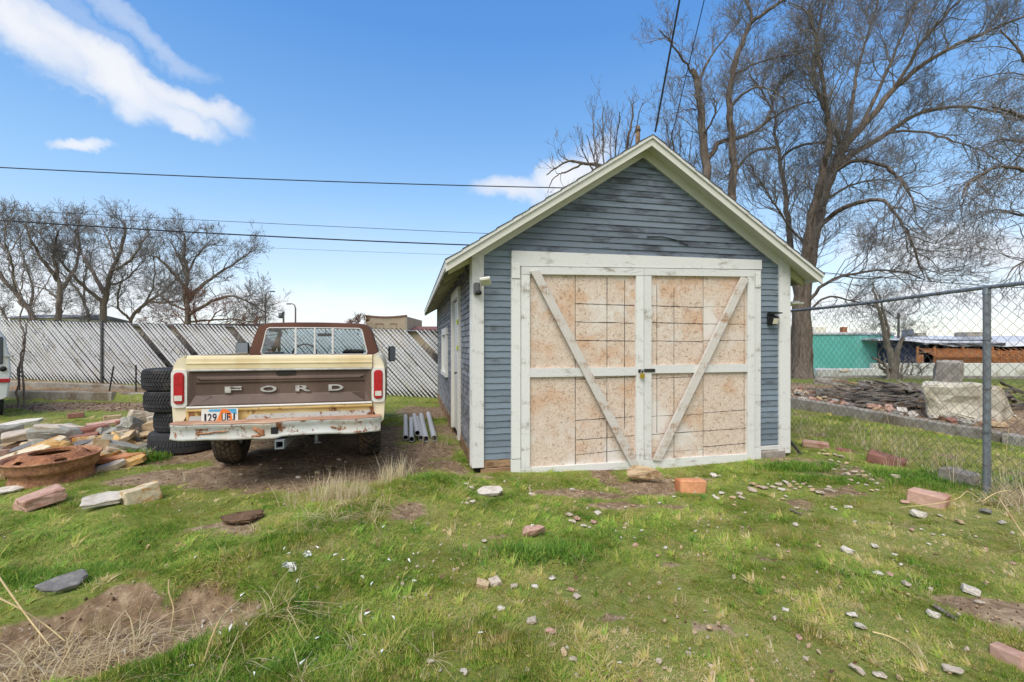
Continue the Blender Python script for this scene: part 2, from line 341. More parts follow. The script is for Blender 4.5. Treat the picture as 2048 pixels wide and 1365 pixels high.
# ------------------------------------------------------------------ geometry helpers
class M:
    """collects shapes and links them as ONE mesh object"""
    def __init__(s): s.v = []; s.f = []; s.mi = []; s.cur = 0; s.sm = []
    def add(s, vs, fs, smooth=False):
        o = len(s.v); s.v.extend([tuple(p) for p in vs]); s.f.extend([tuple(i + o for i in f) for f in fs]); s.mi.extend([s.cur] * len(fs)); s.sm.extend([smooth] * len(fs)); return s
    def box(s, x0, x1, y0, y1, z0, z1, b=.004, mw=None, jit=0, rnd=random):
        """box with chamfered edges"""
        if x0 > x1: x0, x1 = x1, x0
        if y0 > y1: y0, y1 = y1, y0
        if z0 > z1: z0, z1 = z1, z0
        b = min(b, (x1 - x0) * .45, (y1 - y0) * .45, (z1 - z0) * .45)
        V = []; idx = {}
        for ix, X in enumerate((x0, x1)):
            for iy, Y in enumerate((y0, y1)):
                for iz, Z in enumerate((z0, z1)):
                    sx, sy, sz = (1, -1)[ix], (1, -1)[iy], (1, -1)[iz]
                    j = [rnd.uniform(-jit, jit) for _ in range(3)] if jit else (0, 0, 0)
                    for a, p in (('x', (X, Y + sy * b, Z + sz * b)), ('y', (X + sx * b, Y, Z + sz * b)), ('z', (X + sx * b, Y + sy * b, Z))):
                        idx[(ix, iy, iz, a)] = len(V); V.append((p[0] + j[0], p[1] + j[1], p[2] + j[2]))
        F = []
        q = lambda *t: F.append(tuple(idx[i] for i in t))
        for a in (0, 1):
            fl = (lambda t: t) if a else (lambda t: t[::-1])
            q(*fl([(a, 0, 0, 'x'), (a, 1, 0, 'x'), (a, 1, 1, 'x'), (a, 0, 1, 'x')]))
            q(*fl([(0, a, 0, 'y'), (0, a, 1, 'y'), (1, a, 1, 'y'), (1, a, 0, 'y')]))
            q(*fl([(0, 0, a, 'z'), (1, 0, a, 'z'), (1, 1, a, 'z'), (0, 1, a, 'z')]))
        for a in (0, 1):
            for c in (0, 1):
                q((a, c, 0, 'x'), (a, c, 1, 'x'), (a, c, 1, 'y'), (a, c, 0, 'y'))
                q((a, 0, c, 'x'), (a, 1, c, 'x'), (a, 1, c, 'z'), (a, 0, c, 'z'))
                q((0, a, c, 'y'), (1, a, c, 'y'), (1, a, c, 'z'), (0, a, c, 'z'))
                for d in (0, 1): q((a, c, d, 'x'), (a, c, d, 'y'), (a, c, d, 'z'))
        if mw is not None: V = [mw @ Vector(p) for p in V]
        return s.add(V, F)
    def bar(s, p, q, w, d, b=.003, up=(0, 0, 1)):
        """rectangular bar from p to q; w across, d along the third axis"""
        p, q = Vector(p), Vector(q); z = (q - p); L = z.length; z.normalize(); u = Vector(up)
        x = u.cross(z)
        if x.length < 1e-4: x = Vector((1, 0, 0)).cross(z)
        x.normalize(); y = z.cross(x)
        mw = Matrix(((x.x, y.x, z.x, p.x), (x.y, y.y, z.y, p.y), (x.z, y.z, z.z, p.z), (0, 0, 0, 1)))
        return s.box(-w / 2, w / 2, -d / 2, d / 2, 0, L, b, mw)
    def tube(s, pts, rad, n=8, cap=True, smooth=True, close=False):
        pts = [Vector(p) for p in pts]; k = len(pts)
        rad = [rad] * k if not hasattr(rad, '__len__') else rad
        V = []; prev = None
        for i, p in enumerate(pts):
            t = (pts[(i + 1) % k] - pts[i - 1]) if close else (pts[min(i + 1, k - 1)] - pts[max(i - 1, 0)]); t.normalize()
            if prev is None: a = t.orthogonal().normalized()
            else:
                a = prev - t * prev.dot(t); a = a.normalized() if a.length > 1e-6 else t.orthogonal().normalized()
            prev = a; b = t.cross(a)
            for j in range(n):
                an = 2 * PI * j / n; V.append(p + (a * math.cos(an) + b * math.sin(an)) * rad[i])
        F = [(i * n + j, i * n + (j + 1) % n, ((i + 1) % k) * n + (j + 1) % n, ((i + 1) % k) * n + j) for i in range(k if close else k - 1) for j in range(n)]
        s.add(V, F, smooth)
        if cap and not close: s.add(V, [tuple(range(n))[::-1], tuple(range((k - 1) * n, k * n))])
        return s
    def lathe(s, prof, n=32, mw=None, closed=False, smooth=True):
        """profile [(r,z)] turned about Z"""
        V = []; k = len(prof)
        for r, z in prof:
            for j in range(n):
                a = 2 * PI * j / n; V.append(Vector((r * math.cos(a), r * math.sin(a), z)))
        if mw is not None: V = [mw @ p for p in V]
        rng = range(k if closed else k - 1)
        F = [(i * n + j, i * n + (j + 1) % n, ((i + 1) % k) * n + (j + 1) % n, ((i + 1) % k) * n + j) for i in rng for j in range(n)]
        return s.add(V, F, smooth)
    def prism(s, poly, y0, y1, mw=None):
        """polygon in XZ pushed along Y"""
        n = len(poly); V = [(x, y0, z) for x, z in poly] + [(x, y1, z) for x, z in poly]
        if mw is not None: V = [mw @ Vector(p) for p in V]
        F = [tuple(range(n)), tuple(range(n, 2 * n))[::-1]] + [(i, i + n, (i + 1) % n + n, (i + 1) % n) for i in range(n)]
        return s.add(V, F)
    def loft(s, rings, cap=True, smooth=True, closed=True):
        n = len(rings[0]); V = [p for r in rings for p in r]
        F = [(i * n + j, i * n + (j + 1) % n, (i + 1) * n + (j + 1) % n, (i + 1) * n + j) for i in range(len(rings) - 1) for j in range(n if closed else n - 1)]
        s.add(V, F, smooth)
        if cap: s.add(V, [tuple(range(n))[::-1], tuple(range((len(rings) - 1) * n, len(rings) * n))])
        return s
    def mesh(s, name, mats):
        me = bpy.data.meshes.new(name); me.from_pydata(s.v, [], s.f)
        for m in (mats if isinstance(mats, (list, tuple)) else [mats]): me.materials.append(m)
        me.polygons.foreach_set('material_index', s.mi); me.polygons.foreach_set('use_smooth', s.sm)
        assert max(max(f) for f in s.f) < len(s.v), name
        bm = bmesh.new(); bm.from_mesh(me); bmesh.ops.recalc_face_normals(bm, faces=bm.faces); bm.to_mesh(me); bm.free(); me.update()
        return me
    def build(s, name, mats, parent=None, loc=None, rot=None):
        return link(name, s.mesh(name, mats), parent, loc, rot)


def link(name, me, parent=None, loc=None, rot=None):
    o = bpy.data.objects.new(name, me); COL.objects.link(o)
    if parent is not None: o.parent = parent
    if loc is not None: o.location = loc
    if rot is not None: o.rotation_euler = rot
    return o


def tag(o, label=None, cat=None, group=None, kind=None):
    for k_, v in (('label', label), ('category', cat), ('group', group), ('kind', kind)):
        if v: o[k_] = v
    return o


def thing(name, label, cat, loc=(0, 0, 0), rz=0, group=None):
    o = bpy.data.objects.new(name, None); COL.objects.link(o); o.location = loc; o.rotation_euler = (0, 0, rz); o.empty_display_size = .1
    return tag(o, label, cat, group)


def copy_tree(o, parent=None):
    c = o.copy(); COL.objects.link(c); c.parent = parent
    for ch in o.children: copy_tree(ch, c)
    return c


def np_mesh(name, verts, faces, mats, smooth=False):
    """verts (n,3), faces (m,k) all of one size"""
    me = bpy.data.meshes.new(name); m, k_ = faces.shape
    me.vertices.add(len(verts)); me.vertices.foreach_set('co', np.ascontiguousarray(verts, dtype=np.float32).ravel())
    me.loops.add(m * k_); me.loops.foreach_set('vertex_index', np.ascontiguousarray(faces, dtype=np.int32).ravel())
    me.polygons.add(m); me.polygons.foreach_set('loop_start', np.arange(0, m * k_, k_, dtype=np.int32)); me.polygons.foreach_set('loop_total', np.full(m, k_, dtype=np.int32))
    if smooth: me.polygons.foreach_set('use_smooth', np.ones(m, dtype=bool))
    for mm in (mats if isinstance(mats, (list, tuple)) else [mats]): me.materials.append(mm)
    me.update(calc_edges=True); return me


def tubes_np(polys, sides=4):
    """many polylines [(pts, radii)] at once -> verts, quads"""
    groups = {}
    for p, r in polys: groups.setdefault(len(p), []).append((p, r))
    VS, FS, off = [], [], 0
    for k_, lst in groups.items():
        P = np.array([p for p, r in lst], dtype=np.float64); Rr = np.array([r for p, r in lst], dtype=np.float64); n = len(lst)
        T = np.empty_like(P); T[:, 1:-1] = P[:, 2:] - P[:, :-2]; T[:, 0] = P[:, 1] - P[:, 0]; T[:, -1] = P[:, -1] - P[:, -2]
        T /= np.linalg.norm(T, axis=2, keepdims=True) + 1e-12
        main = T.mean(axis=1); ref = np.where((np.abs(main[:, 2]) > .8)[:, None], np.array([[1., .1, 0]]), np.array([[.1, .05, 1.]]))
        A = np.cross(T, ref[:, None, :]); A /= np.linalg.norm(A, axis=2, keepdims=True) + 1e-12; B = np.cross(T, A)
        an = np.arange(sides) * 2 * PI / sides
        V = P[:, :, None, :] + (A[:, :, None, :] * np.cos(an)[None, None, :, None] + B[:, :, None, :] * np.sin(an)[None, None, :, None]) * Rr[:, :, None, None]
        VS.append(V.reshape(-1, 3))
        base = (np.arange(n) * k_ * sides)[:, None, None] + (np.arange(k_ - 1) * sides)[None, :, None]
        j = np.arange(sides)[None, None, :]; j2 = (j + 1) % sides
        F = np.stack([base + j, base + j2, base + sides + j2, base + sides + j], axis=-1).reshape(-1, 4) + off
        FS.append(F); off += n * k_ * sides
    return np.concatenate(VS), np.concatenate(FS)


# ------------------------------------------------------------------ terrain
TAB = {}
def vnoise(x, y, s, seed=0):
    """smooth value noise, numpy"""
    if seed not in TAB: TAB[seed] = np.random.RandomState(seed).rand(256, 256)
    tab = TAB[seed]
    X = np.asarray(x, float) * s + 1000.37; Y = np.asarray(y, float) * s + 1000.71
    xi = np.floor(X).astype(int); yi = np.floor(Y).astype(int); fx = X - xi; fy = Y - yi
    fx = fx * fx * (3 - 2 * fx); fy = fy * fy * (3 - 2 * fy)
    a = tab[xi % 256, yi % 256]; b = tab[(xi + 1) % 256, yi % 256]; c = tab[xi % 256, (yi + 1) % 256]; d = tab[(xi + 1) % 256, (yi + 1) % 256]
    return (a * (1 - fx) + b * fx) * (1 - fy) + (c * (1 - fx) + d * fx) * fy
def fbm(x, y, s, seed=0, o=4):
    t = 0; a = .5; w = 0
    for i in range(o): t = t + a * vnoise(x, y, s * 2 ** i, seed + i); w += a; a *= .5
    return t / w
def sst(a, b, x):
    t = np.clip((np.asarray(x, float) - a) / (b - a), 0, 1); return t * t * (3 - 2 * t)
def ell(x, y, cx, cy, rx, ry, rot=0):
    c, s = math.cos(R(rot)), math.sin(R(rot)); dx = x - cx; dy = y - cy
    return np.sqrt(((dx * c + dy * s) / rx) ** 2 + ((-dx * s + dy * c) / ry) ** 2)
def fence_y(x): return 14.6 - (np.asarray(x, float) + 17) * .1351
def fence_z(x): return np.interp(x, [-40, -15.5, -11, -2, 3], [.5, .44, .31, .06, .02])
def curb_x(y): return 6.6 + (11.2 - np.asarray(y, float)) * .25
HOL = (-2.2, 2.4, .95, .43, 24)
def g(x, y):
    x = np.asarray(x, float); y = np.asarray(y, float)
    near = np.exp(-((x / 14) ** 2 + ((y - 5) / 12) ** 2))
    h = (fbm(x, y, .8, 3) - .5) * .09 * near + (fbm(x, y, 3.5, 8) - .5) * .03 * near
    h = h + .09 * np.exp(-((x + 2.9) / 2.2) ** 2 - ((y - 6.3) / 2.0) ** 2)
    h = h - .055 * np.exp(-((x - 1.9) / 1.6) ** 2 - ((y - 5.4) / 1.1) ** 2)
    h = h + .2 * np.exp(-((x + 5.7) / 1.15) ** 2 - ((y - 6.5) / .9) ** 2)
    h = h + .1 * np.exp(-((x + 1.6 - (y - 3.1) * .45) / .5) ** 2) * sst(2.7, 3.3, y) * sst(5.6, 4.8, y)
    e = ell(x, y, *HOL); h = h - .15 * sst(1.12, .72, e) + .05 * np.exp(-((e - 1.2) / .18) ** 2) * near
    d = y - fence_y(x); zb = fence_z(x)
    lf = sst(-8.2, -9.4, x)
    t1 = .2 * sst(-1.38, -1.3, d) * lf
    t2 = np.maximum(t1, zb) * sst(-.34, -.24, d) + t1 * (1 - sst(-.34, -.24, d))
    h = np.where(x < 3, h * sst(.2, -2.2, d) + t2 * sst(12, 6, y - fence_y(x)), h)
    bx = x - curb_x(y)
    bed = (.14 + .22 * sst(0, 3.5, bx)) * sst(.02, .16, bx) * sst(19, 16.5, y)
    h = h + np.where((y > 2) & (x > 4.5), bed, 0)
    h = h - .75 * sst(17, 26, y) * sst(1, 6, x)
    return h
def gz(x, y): return float(g(x, y))
STEPS = 1.6 * 1.012 ** np.arange(300)
def spot(px, py, lift=0.0):
    """where the sight line to a measured spot of the photograph meets the ground"""
    rx, rz = (px - CX) / FP, (HZ - py) / FP
    Y = STEPS; h = EYE + rz * Y - g(rx * Y, Y) - lift
    i = int(np.argmax(h <= 0)) if (h <= 0).any() else len(Y) - 1
    f = h[i - 1] / (h[i - 1] - h[i]) if i > 0 else 0
    y = float(Y[max(i - 1, 0)] + (Y[i] - Y[max(i - 1, 0)]) * f)
    return (rx * y, y, gz(rx * y, y))
def p3(px, py, Y): return Vector(((px - CX) / FP * Y, Y, EYE + (HZ - py) / FP * Y))


GO = Vector((1.645, 5.87, 0)); GA = R(12.3)                # garage front centre and turn
TO = (-2.337, 4.766); TA = R(14.5)                         # truck tailgate centre and turn
def to_local(x, y, ox, oy, a):
    dx = x - ox; dy = y - oy; c, s = math.cos(a), math.sin(a); return dx * c + dy * s, -dx * s + dy * c
def dirt_mask(x, y):
    x = np.asarray(x, float); y = np.asarray(y, float); w = (fbm(x, y, 2.2, 21) - .5)
    m = np.zeros_like(x)
    def E(cx, cy, rx, ry, rot=0, hard=.35, amp=1):
        nonlocal m
        e = ell(x, y, cx, cy, rx, ry, rot) + w * .9; m = np.maximum(m, amp * sst(1 + hard, 1 - hard, e))
    E(HOL[0], HOL[1], HOL[2] * .95, HOL[3] * .95, HOL[4], .14)
    E(-2.35, 5.5, 1.45, .75, 10); E(-2.9, 7.0, 1.25, 2.3, 14); E(-3.75, 5.15, .75, .32, 10)
    E(-4.3, 6.2, .75, .6); E(-5.6, 6.3, 1.5, .85); E(-9.5, 11.2, 3.2, .75, -5); E(-6, 9.5, 1.6, .9, -5, .4, .85); E(-12.5, 13.4, 4, .6, -8)
    E(-1.15, 6.4, .35, .5, 0, .5, .85); E(-.75, 5.5, .22, .45, 20, .4); E(-1.0, 8.2, .5, .9, 10, .5, .7); E(-1.9, 10.5, .9, 1.1, 0, .5, .7)
    E(.75, 4.72, .5, .16, -4, .5, .9); E(1.45, 4.95, .35, .22, 20, .5); E(.95, 4.4, .3, .12, 0, .5, .85); E(1.55, 4.35, .22, .09, -20, .5, .85); E(1.8, 5.25, .6, .14, 12, .5)
    E(3.75, 5.75, .55, .42, -35, .5); E(4.1, 5.2, .3, .2, 0, .5, .7); E(2.75, 2.6, .38, .16, -20, .4); E(-2.45, 3.75, .2, .07, 20, .4); E(1.05, 3.15, .12, .05, 0, .5, .8)
    E(1.75, 3.2, .2, .05, -30, .5, .7); E(.55, 2.55, .1, .05, 0, .5, .8); E(1.05, 2.45, .18, .06, -20, .5, .7); E(3.3, 3.9, .5, .05, -10, .5, .6); E(-.1, 3.65, .1, .05, 0, .5, .8)
    bx = x - curb_x(y); m = np.maximum(m, np.where((x > 4.5) & (y > 3) & (y < 15), sst(.1, .2, bx) * sst(3.2 + w * 2, 2.4 + w * 2, bx), 0))
    s_, v_ = to_local(x, y, GO.x, GO.y, GA); m = np.maximum(m, np.where((np.abs(s_) < 2.12) & (v_ > .03) & (v_ < 7.6), 1, 0))
    sp = sst(.62, .8, fbm(x, y, 1.6, 41)); m = np.maximum(m, sp * .7 * (y > 3.4))
    return m


def build_ground():
    def axis(a, b, st, far_lo, far_hi):
        mid = list(np.arange(a, b + 1e-6, st)); lo = []; hi = []; s = st; v = a
        while v > far_lo: s *= 1.22; v -= s; lo.append(v)
        s = st; v = b
        while v < far_hi: s *= 1.22; v += s; hi.append(v)
        return np.array(lo[::-1] + mid + hi)
    xs = axis(-9, 9, .075, -1500, 1500); ys = axis(.8, 15, .075, -300, 2200)
    X, Y = np.meshgrid(xs, ys); Z = g(X, Y); dm = dirt_mask(X, Y)
    near = (np.abs(X) < 12) & (Y < 16)
    Z = Z + np.where(near, dm * ((fbm(X, Y, 9, 55, 3) - .5) * .035), 0)
    V = np.stack([X, Y, Z], -1).reshape(-1, 3); nx, ny = len(xs), len(ys)
    i = np.arange(ny - 1)[:, None] * nx + np.arange(nx - 1)[None, :]
    F = np.stack([i, i + 1, i + nx + 1, i + nx], -1).reshape(-1, 4)
    me = np_mesh('ground', V, F, MT['soil'], True)
    a = me.attributes.new('dirt', 'FLOAT', 'POINT'); a.data.foreach_set('value', dm.ravel().astype(np.float32))
    o = link('ground', me); tag(o, kind='structure')
build_ground()


# ------------------------------------------------------------------ garage
def garage():
    G = thing('garage', 'blue clapboard garage with white double doors and gable roof', 'garage', GO, GA)
    HW, L, PITCH, TOP = 2.155, 7.45, .65, 4.0
    zr = lambda s: TOP - PITCH * abs(s)                       # underside of the roof over the front wall
    body = M()                                               # sheathing behind the boards, near black to paint shade under the laps
    body.prism([(-HW + .03, .02), (HW - .03, .02), (HW - .03, zr(HW)), (0, zr(0)), (-HW + .03, zr(HW))], .012, .05)
    body.box(-HW + .03, -HW + .07, .05, L, .02, 2.6, 0); body.box(HW - .04, HW, .05, L, .02, 2.6, 0)
    body.prism([(-HW, .02), (HW, .02), (HW, zr(HW)), (0, zr(0)), (-HW, zr(HW))], L - .04, L)
    body.build('sheathing', MT['dark'], G)
    cache = {}
    rg = random.Random(5)
    def board(x0, x1, z0, h, m, slope=None, axis='x'):
        """one lapped board; slope=(zl,zr): its ends follow the rakes"""
        key = (round(x1 - x0, 3), round(h, 3), m, slope, axis)
        wv = rg.uniform(0, .003)
        if key not in cache:
            b = M(); l = x1 - x0; n = 5
            rings = []
            for i in range(n + 1):
                t = i / n; x = -l / 2 + l * t; d = rg.uniform(-.0016, .0016); e = rg.uniform(-.002, .002)
                xt = x
                if slope: xt = x * (slope if slope > 0 else 1)
                ring = [(x, 0, .0035 + e), (x, -.022 + d, .002 + e), (xt, -.009 + d * .5, h + .004), (xt, 0, h + .004)]
                if axis == 'y': ring = [(p[1], p[0], p[2]) for p in ring]
                rings.append(ring)
            b.loft(rings, smooth=False)
            cache[key] = b.mesh('siding_board', MT[m])
        return link('siding_board', cache[key], G)
    P = .0745
    z = .155; k = 0
    while z < 3.88:
        h = P
        if z < 2.62 - h * .4:
            hh = min(h, 2.66 - z)
            for (a, c) in ((-2.03, -1.70), (1.70, 1.99)):
                o = board(a, c, z, h, 'siding'); o.location = ((a + c) / 2, 0, z); o.rotation_euler = (0, R(rg.uniform(-.35, .35)), 0)
        else:
            hl = min((TOP - .06 - z) / PITCH, 2.03)
            ht = min((TOP - .06 - z - h) / PITCH, 2.03)
            if ht < .02: ht = .02
            cut = rg.choice([None, None, rg.uniform(-.5, .5)]) if hl > .9 else None
            mm = 'siding_gable'
            if cut is None:
                o = board(-hl, hl, z, h, mm, round(ht / hl, 4)); o.location = (0, 0, z); o.rotation_euler = (0, R(rg.uniform(-.1, .1)), 0)
            else:
                for (a, c) in ((-hl, cut * hl - .001), (cut * hl + .001, hl)):
                    b = M(); sg = -1 if a == -hl else 1
                    xa, xb, xta, xtb = a, c, (-ht if sg < 0 else a), (ht if sg > 0 else c)
                    rr = []
                    for t in (0, .33, .66, 1):
                        x = xa + (xb - xa) * t; xt = xta + (xtb - xta) * t; d = rg.uniform(-.0015, .0015)
                        rr.append([(x, 0, .0035), (x, -.022 + d, .002), (xt, -.009 + d, h + .004), (xt, 0, h + .004)])
                    b.loft(rr, smooth=False); o = b.build('siding_board', MT[mm], G, (0, 0, z))
        z += h; k += 1
    # side wall boards, broken by door and window
    z = .2
    D0, D1, W0, W1 = 1.42, 2.62, 3.85, 5.05
    while z < 2.56:
        segs = [(.12, L)]
        if z < 2.36: segs = [(.12, D0 - .02), (D1 + .02, L)]
        if .9 < z + P / 2 < 1.78: segs = [(.12, D0 - .02), (D1 + .02, W0 - .02), (W1 + .02, L)]
        if z >= 2.36 - P * .2 and z < 2.36: segs = [(.12, L)]
        for a, c in segs:
            o = board(a, c, z, P, 'siding_side', None, 'y'); o.location = (-HW + .03, (a + c) / 2, z); o.rotation_euler = (R(rg.uniform(-.25, .25)), 0, 0)
        z += P
    # corner boards, frieze, casings
    def pc(name, x0, x1, y0, y1, z0, z1, m='white', b=.005):
        return M().box(x0, x1, y0, y1, z0, z1, b).build(name, MT[m], G)
    def rake_cut(x0, x1, y0, y1, z0, off, m, name):
        return M().prism([(x0, z0), (x1, z0), (x1, zr(x1) - off), (x0, zr(x0) - off)], y0, y1).build(name, MT[m], G)
    rake_cut(-2.165, -2.027, -.042, -.001, .075, .0, 'white', 'corner_board')
    rake_cut(1.987, 2.156, -.042, -.001, .04, .0, 'white', 'corner_board')
    pc('corner_board', -2.175, -2.128, .001, .118, .075, 2.6)
    pc('corner_board', 2.157, 2.18, -.03, .1, .03, 2.62)
    for sg in (-1, 1):                                       # frieze boards under the rake
        x1 = 2.025 if sg < 0 else 1.985
        M().prism([(0, zr(0) - .145), (sg * x1, zr(x1) - .145), (sg * x1, zr(x1) - .003), (0, zr(0) - .003)], -.036 - .002 * (sg > 0), -.001).build('frieze_board', MT['cream'], G)
    M().prism([(-1.702, 2.425), (1.697, 2.502), (1.697, 2.625), (-1.702, 2.605)], -.062, -.001).build('door_casing', MT['whiteh'], G)
    M().prism([(-1.702, .16), (-1.592, .16), (-1.592, 2.425), (-1.702, 2.423)], -.055, -.001).build('door_casing', MT['white'], G)
    M().prism([(-1.706, -.09), (-1.594, -.09), (-1.592, .15), (-1.708, .15)], -.06, -.001).build('door_casing', MT['white'], G)
    M().prism([(1.572, -.06), (1.69, -.06), (1.69, .14), (1.572, .14)], -.058, -.001).build('door_casing', MT['white'], G)
    M().prism([(1.572, .146), (1.685, .146), (1.692, 2.497), (1.572, 2.494)], -.052, -.001).build('door_casing', MT['white'], G)
    M().box(-1.7, -1.6, -.068, -.056, 2.28, 2.46, .002).build('patch_board', MT['white'], G); M().box(1.6, 1.68, -.066, -.053, 2.26, 2.45, .002).build('patch_board', MT['white'], G)
    # sill timbers and footing
    pc('sill_board', -2.03, -1.71, -.016, .03, .06, .152, 'rawwood'); pc('sill_board', -2.06, -1.71, -.022, .03, -.09, .056, 'rawwood')
    M().box(1.70, 2.1, -.05, .05, -.15, .085, .02, jit=.008, rnd=rg).build('footing', MT['concrete'], G)
    M().box(1.69, 2.0, -.028, .04, .088, .15, .004, jit=.006, rnd=rg).build('sill_board', MT['white'], G)
    pc('sill_board', -2.15, -2.1, .12, D0, -.05, .195, 'rawwood'); pc('sill_board', -2.15, -2.1, D1, L, -.05, .195, 'rawwood')
    # double doors
    def leaf(name, a, c, zt, zb, mid, lab, brace, panels, lines):
        Dr = M().box(a + .01, c - .01, -.02, -.006, zb + .02, zt - .02, 0).build(name, MT['dark'], G); Dr['label'] = lab
        y0, y1 = -.078, -.044
        def dp(nm, poly, m, ya=y0, yb=y1): return M().prism(poly, ya, yb).build(nm, MT[m], Dr)
        sw = .1
        dp('stile', [(a, zb + .13), (a + sw, zb + .13), (a + sw, zt - .112), (a, zt - .112)], 'white')
        dp('stile', [(c - sw, zb + .13), (c, zb + .13), (c, zt - .08), (c - sw, zt - .082)], 'white')
        dp('rail', [(a, zt - .11), (c, zt - .078), (c, zt + .012), (a, zt - .022)], 'whiteh', y0 - .004)
        dp('rail', [(a - .004, zb), (c + .002, zb), (c + .002, zb + .128), (a - .004, zb + .125)], 'whiteh', y0 - .004)
        dp('rail', [(a + sw + .002, mid - .053), (c - sw - .002, mid - .05), (c - sw - .002, mid + .052), (a + sw + .002, mid + .05)], 'whiteh')
        p, q = Vector((brace[0], -.097, brace[1])), Vector((brace[2], -.097, brace[3]))
        M().bar(p, q, .034, .105, .004, (0, 1, 0)).build('brace', MT['brace'], Dr) if False else None
        d = (q - p).normalized(); nrm = Vector((-d.z, 0, d.x)) * .06
        cut = .0
        M().prism([(p.x + nrm.x, p.z + nrm.z * .3), (p.x - nrm.x, p.z - nrm.z * .3), (q.x - nrm.x, q.z - nrm.z * .3), (q.x + nrm.x, q.z + nrm.z * .3)], -.112, -.079).build('brace', MT['brace'], Dr)
        for (x0, x1, z0, z1) in panels:
            M().box(x0 + .0015, x1 - .0015, -.044, -.022, z0 + .0015, z1 - .0015, .001).build('panel', MT['osb'], Dr)
        ln = M()
        for (x0, z0, x1, z1, w) in lines:
            n_ = 14; j = rg.uniform(-.003, .003)
            pts = []
            for i in range(n_ + 1):
                t = i / n_; pts.append((x0 + (x1 - x0) * t, z0 + (z1 - z0) * t + rg.uniform(-.002, .002), w * rg.uniform(.55, 1.25)))
            hor = abs(x1 - x0) > abs(z1 - z0)
            vs = []; fs = []
            for i, (x, z_, ww) in enumerate(pts):
                vs += [(x, -.0447, z_ - ww), (x, -.0447, z_ + ww)] if hor else [(x - ww, -.0447, z_), (x + ww, -.0447, z_)]
            for i in range(n_): fs.append((2 * i, 2 * i + 1, 2 * i + 3, 2 * i + 2))
            ln.add(vs, fs)
        ln.build('marking_line', MT['ink'], Dr)
        return Dr
    a, c = -1.586, -.022; xs_ = -.909
    pl = [(a + .05, xs_, .02, 1.175), (xs_, c - .05, .02, 1.175), (a + .05, xs_, 1.177, 2.37), (xs_, c - .05, 1.177, 2.385)]
    lw = .0052
    li = [(xs_, .04, xs_, 2.36, .004), (-.5, .04, -.497, 2.33, .0042), (-.263, .45, -.263, 2.3, .0042)]
    for z_ in (1.994, 1.772, 1.549): li.append((xs_, z_ + .004, -.13, z_ - .004, lw))
    for z_ in (1.093, .594, .358): li.append((xs_, z_ - .012, -.13, z_ + .01, lw * .8))
    li += [(-.62, .18, -.14, .2, .003), (xs_, .165, -.5, .185, .003)]
    lf = leaf('garage_door', a, c, 2.44, -.075, 1.17, 'left door leaf with brace falling to the right', (-1.43, 2.37, -.155, .01), pl, li)
    a, c = -.016, 1.568; xr = .832
    pl = [(a + .05, xr, .03, 1.195), (xr, c - .05, .03, 1.195), (a + .05, xr, 1.197, 2.39), (xr, c - .05, 1.197, 2.4)]
    li = [(.176, .39, .176, 2.26, .0045), (.415, .04, .415, 2.22, .0042), (xr, .04, xr, 2.38, .003)]
    for z_ in (1.988, 1.776, 1.545): li.append((.08, z_ + .004, xr, z_ - .006, lw)); 
    li += [(xr, 1.99, 1.47, 2.005, .002), (xr, 1.768, 1.47, 1.772, .0035), (xr, 1.552, 1.47, 1.56, .0035), (.08, 1.075, xr, 1.09, .003), (xr, .62, 1.47, .64, lw * .8), (.08, .6, xr, .605, .003), (.08, .37, xr, .388, lw * .8),
           (xr, .385, 1.47, .4, lw * .8), (xr, .18, 1.47, .2, lw * .8), (.08, .14, xr, .15, .002), (1.44, .1, 1.44, 1.16, .003), (1.44, 1.22, 1.44, 2.2, .003)]
    rf = leaf('garage_door', a, c, 2.475, -.062, 1.195, 'right door leaf with brace rising to the right', (1.41, 2.375, .145, .055), pl, li)
    hs = M().box(-.02, .13, -.09, -.083, 1.16, 1.2, .003).box(-.1, -.03, -.09, -.083, 1.155, 1.195, .003); hs.tube([(-.075, -.09, 1.175), (-.075, -.12, 1.175), (-.045, -.12, 1.175), (-.045, -.09, 1.175)], .005, 6)
    hs.build('hasp', MT['darkmetal'], G)
    # roof
    EX, YF, YB, OV = 2.46, -.245, L + .25, .05
    for sg in (-1, 1):
        M().prism([(0, TOP + .002), (sg * EX, zr(EX) + .002), (sg * EX, zr(EX) + .03), (0, TOP + .034)], YF + .03, YB).build('roof_deck', MT['soffit'], G)
        # shingle courses: stepped strips
        nC = 13
        for i in range(nC):
            t0, t1 = i / nC, (i + 1) / nC
            xa, xb = sg * (EX + .03) * t0, sg * (EX + .03) * t1
            M().prism([(xa, zr(xa) + .036), (xb, zr(xb) + .046), (xb, zr(xb) + .058), (xa, zr(xa) + .042)], YF - .025, YB + .02).build('shingle_course', MT['shingle'], G)
        # fascia with moulding on the front rake
        e = EX + .02
        M().prism([(0, TOP - .085), (sg * e, zr(e) - .085), (sg * e, zr(e) + .0), (0, TOP + .0)], YF + .004, YF + .029).build('rake_fascia', MT['cream'], G)
        M().prism([(0, TOP + .001), (sg * e, zr(e) + .001), (sg * (e + .01), zr(e) + .036), (0, TOP + .04)], YF - .018, YF + .029).build('rake_moulding', MT['white'], G)
        M().prism([(0, TOP - .1), (sg * e, zr(e) - .1), (sg * e, zr(e) - .01), (0, TOP - .01)], YB - .03, YB).build('rake_fascia', MT['cream'], G)
        # soffit boards under the front overhang
        cuts = [0, .62, 1.05, 1.14, 1.68, 2.12, 2.46] if sg > 0 else [0, .8, 1.7, 2.46]
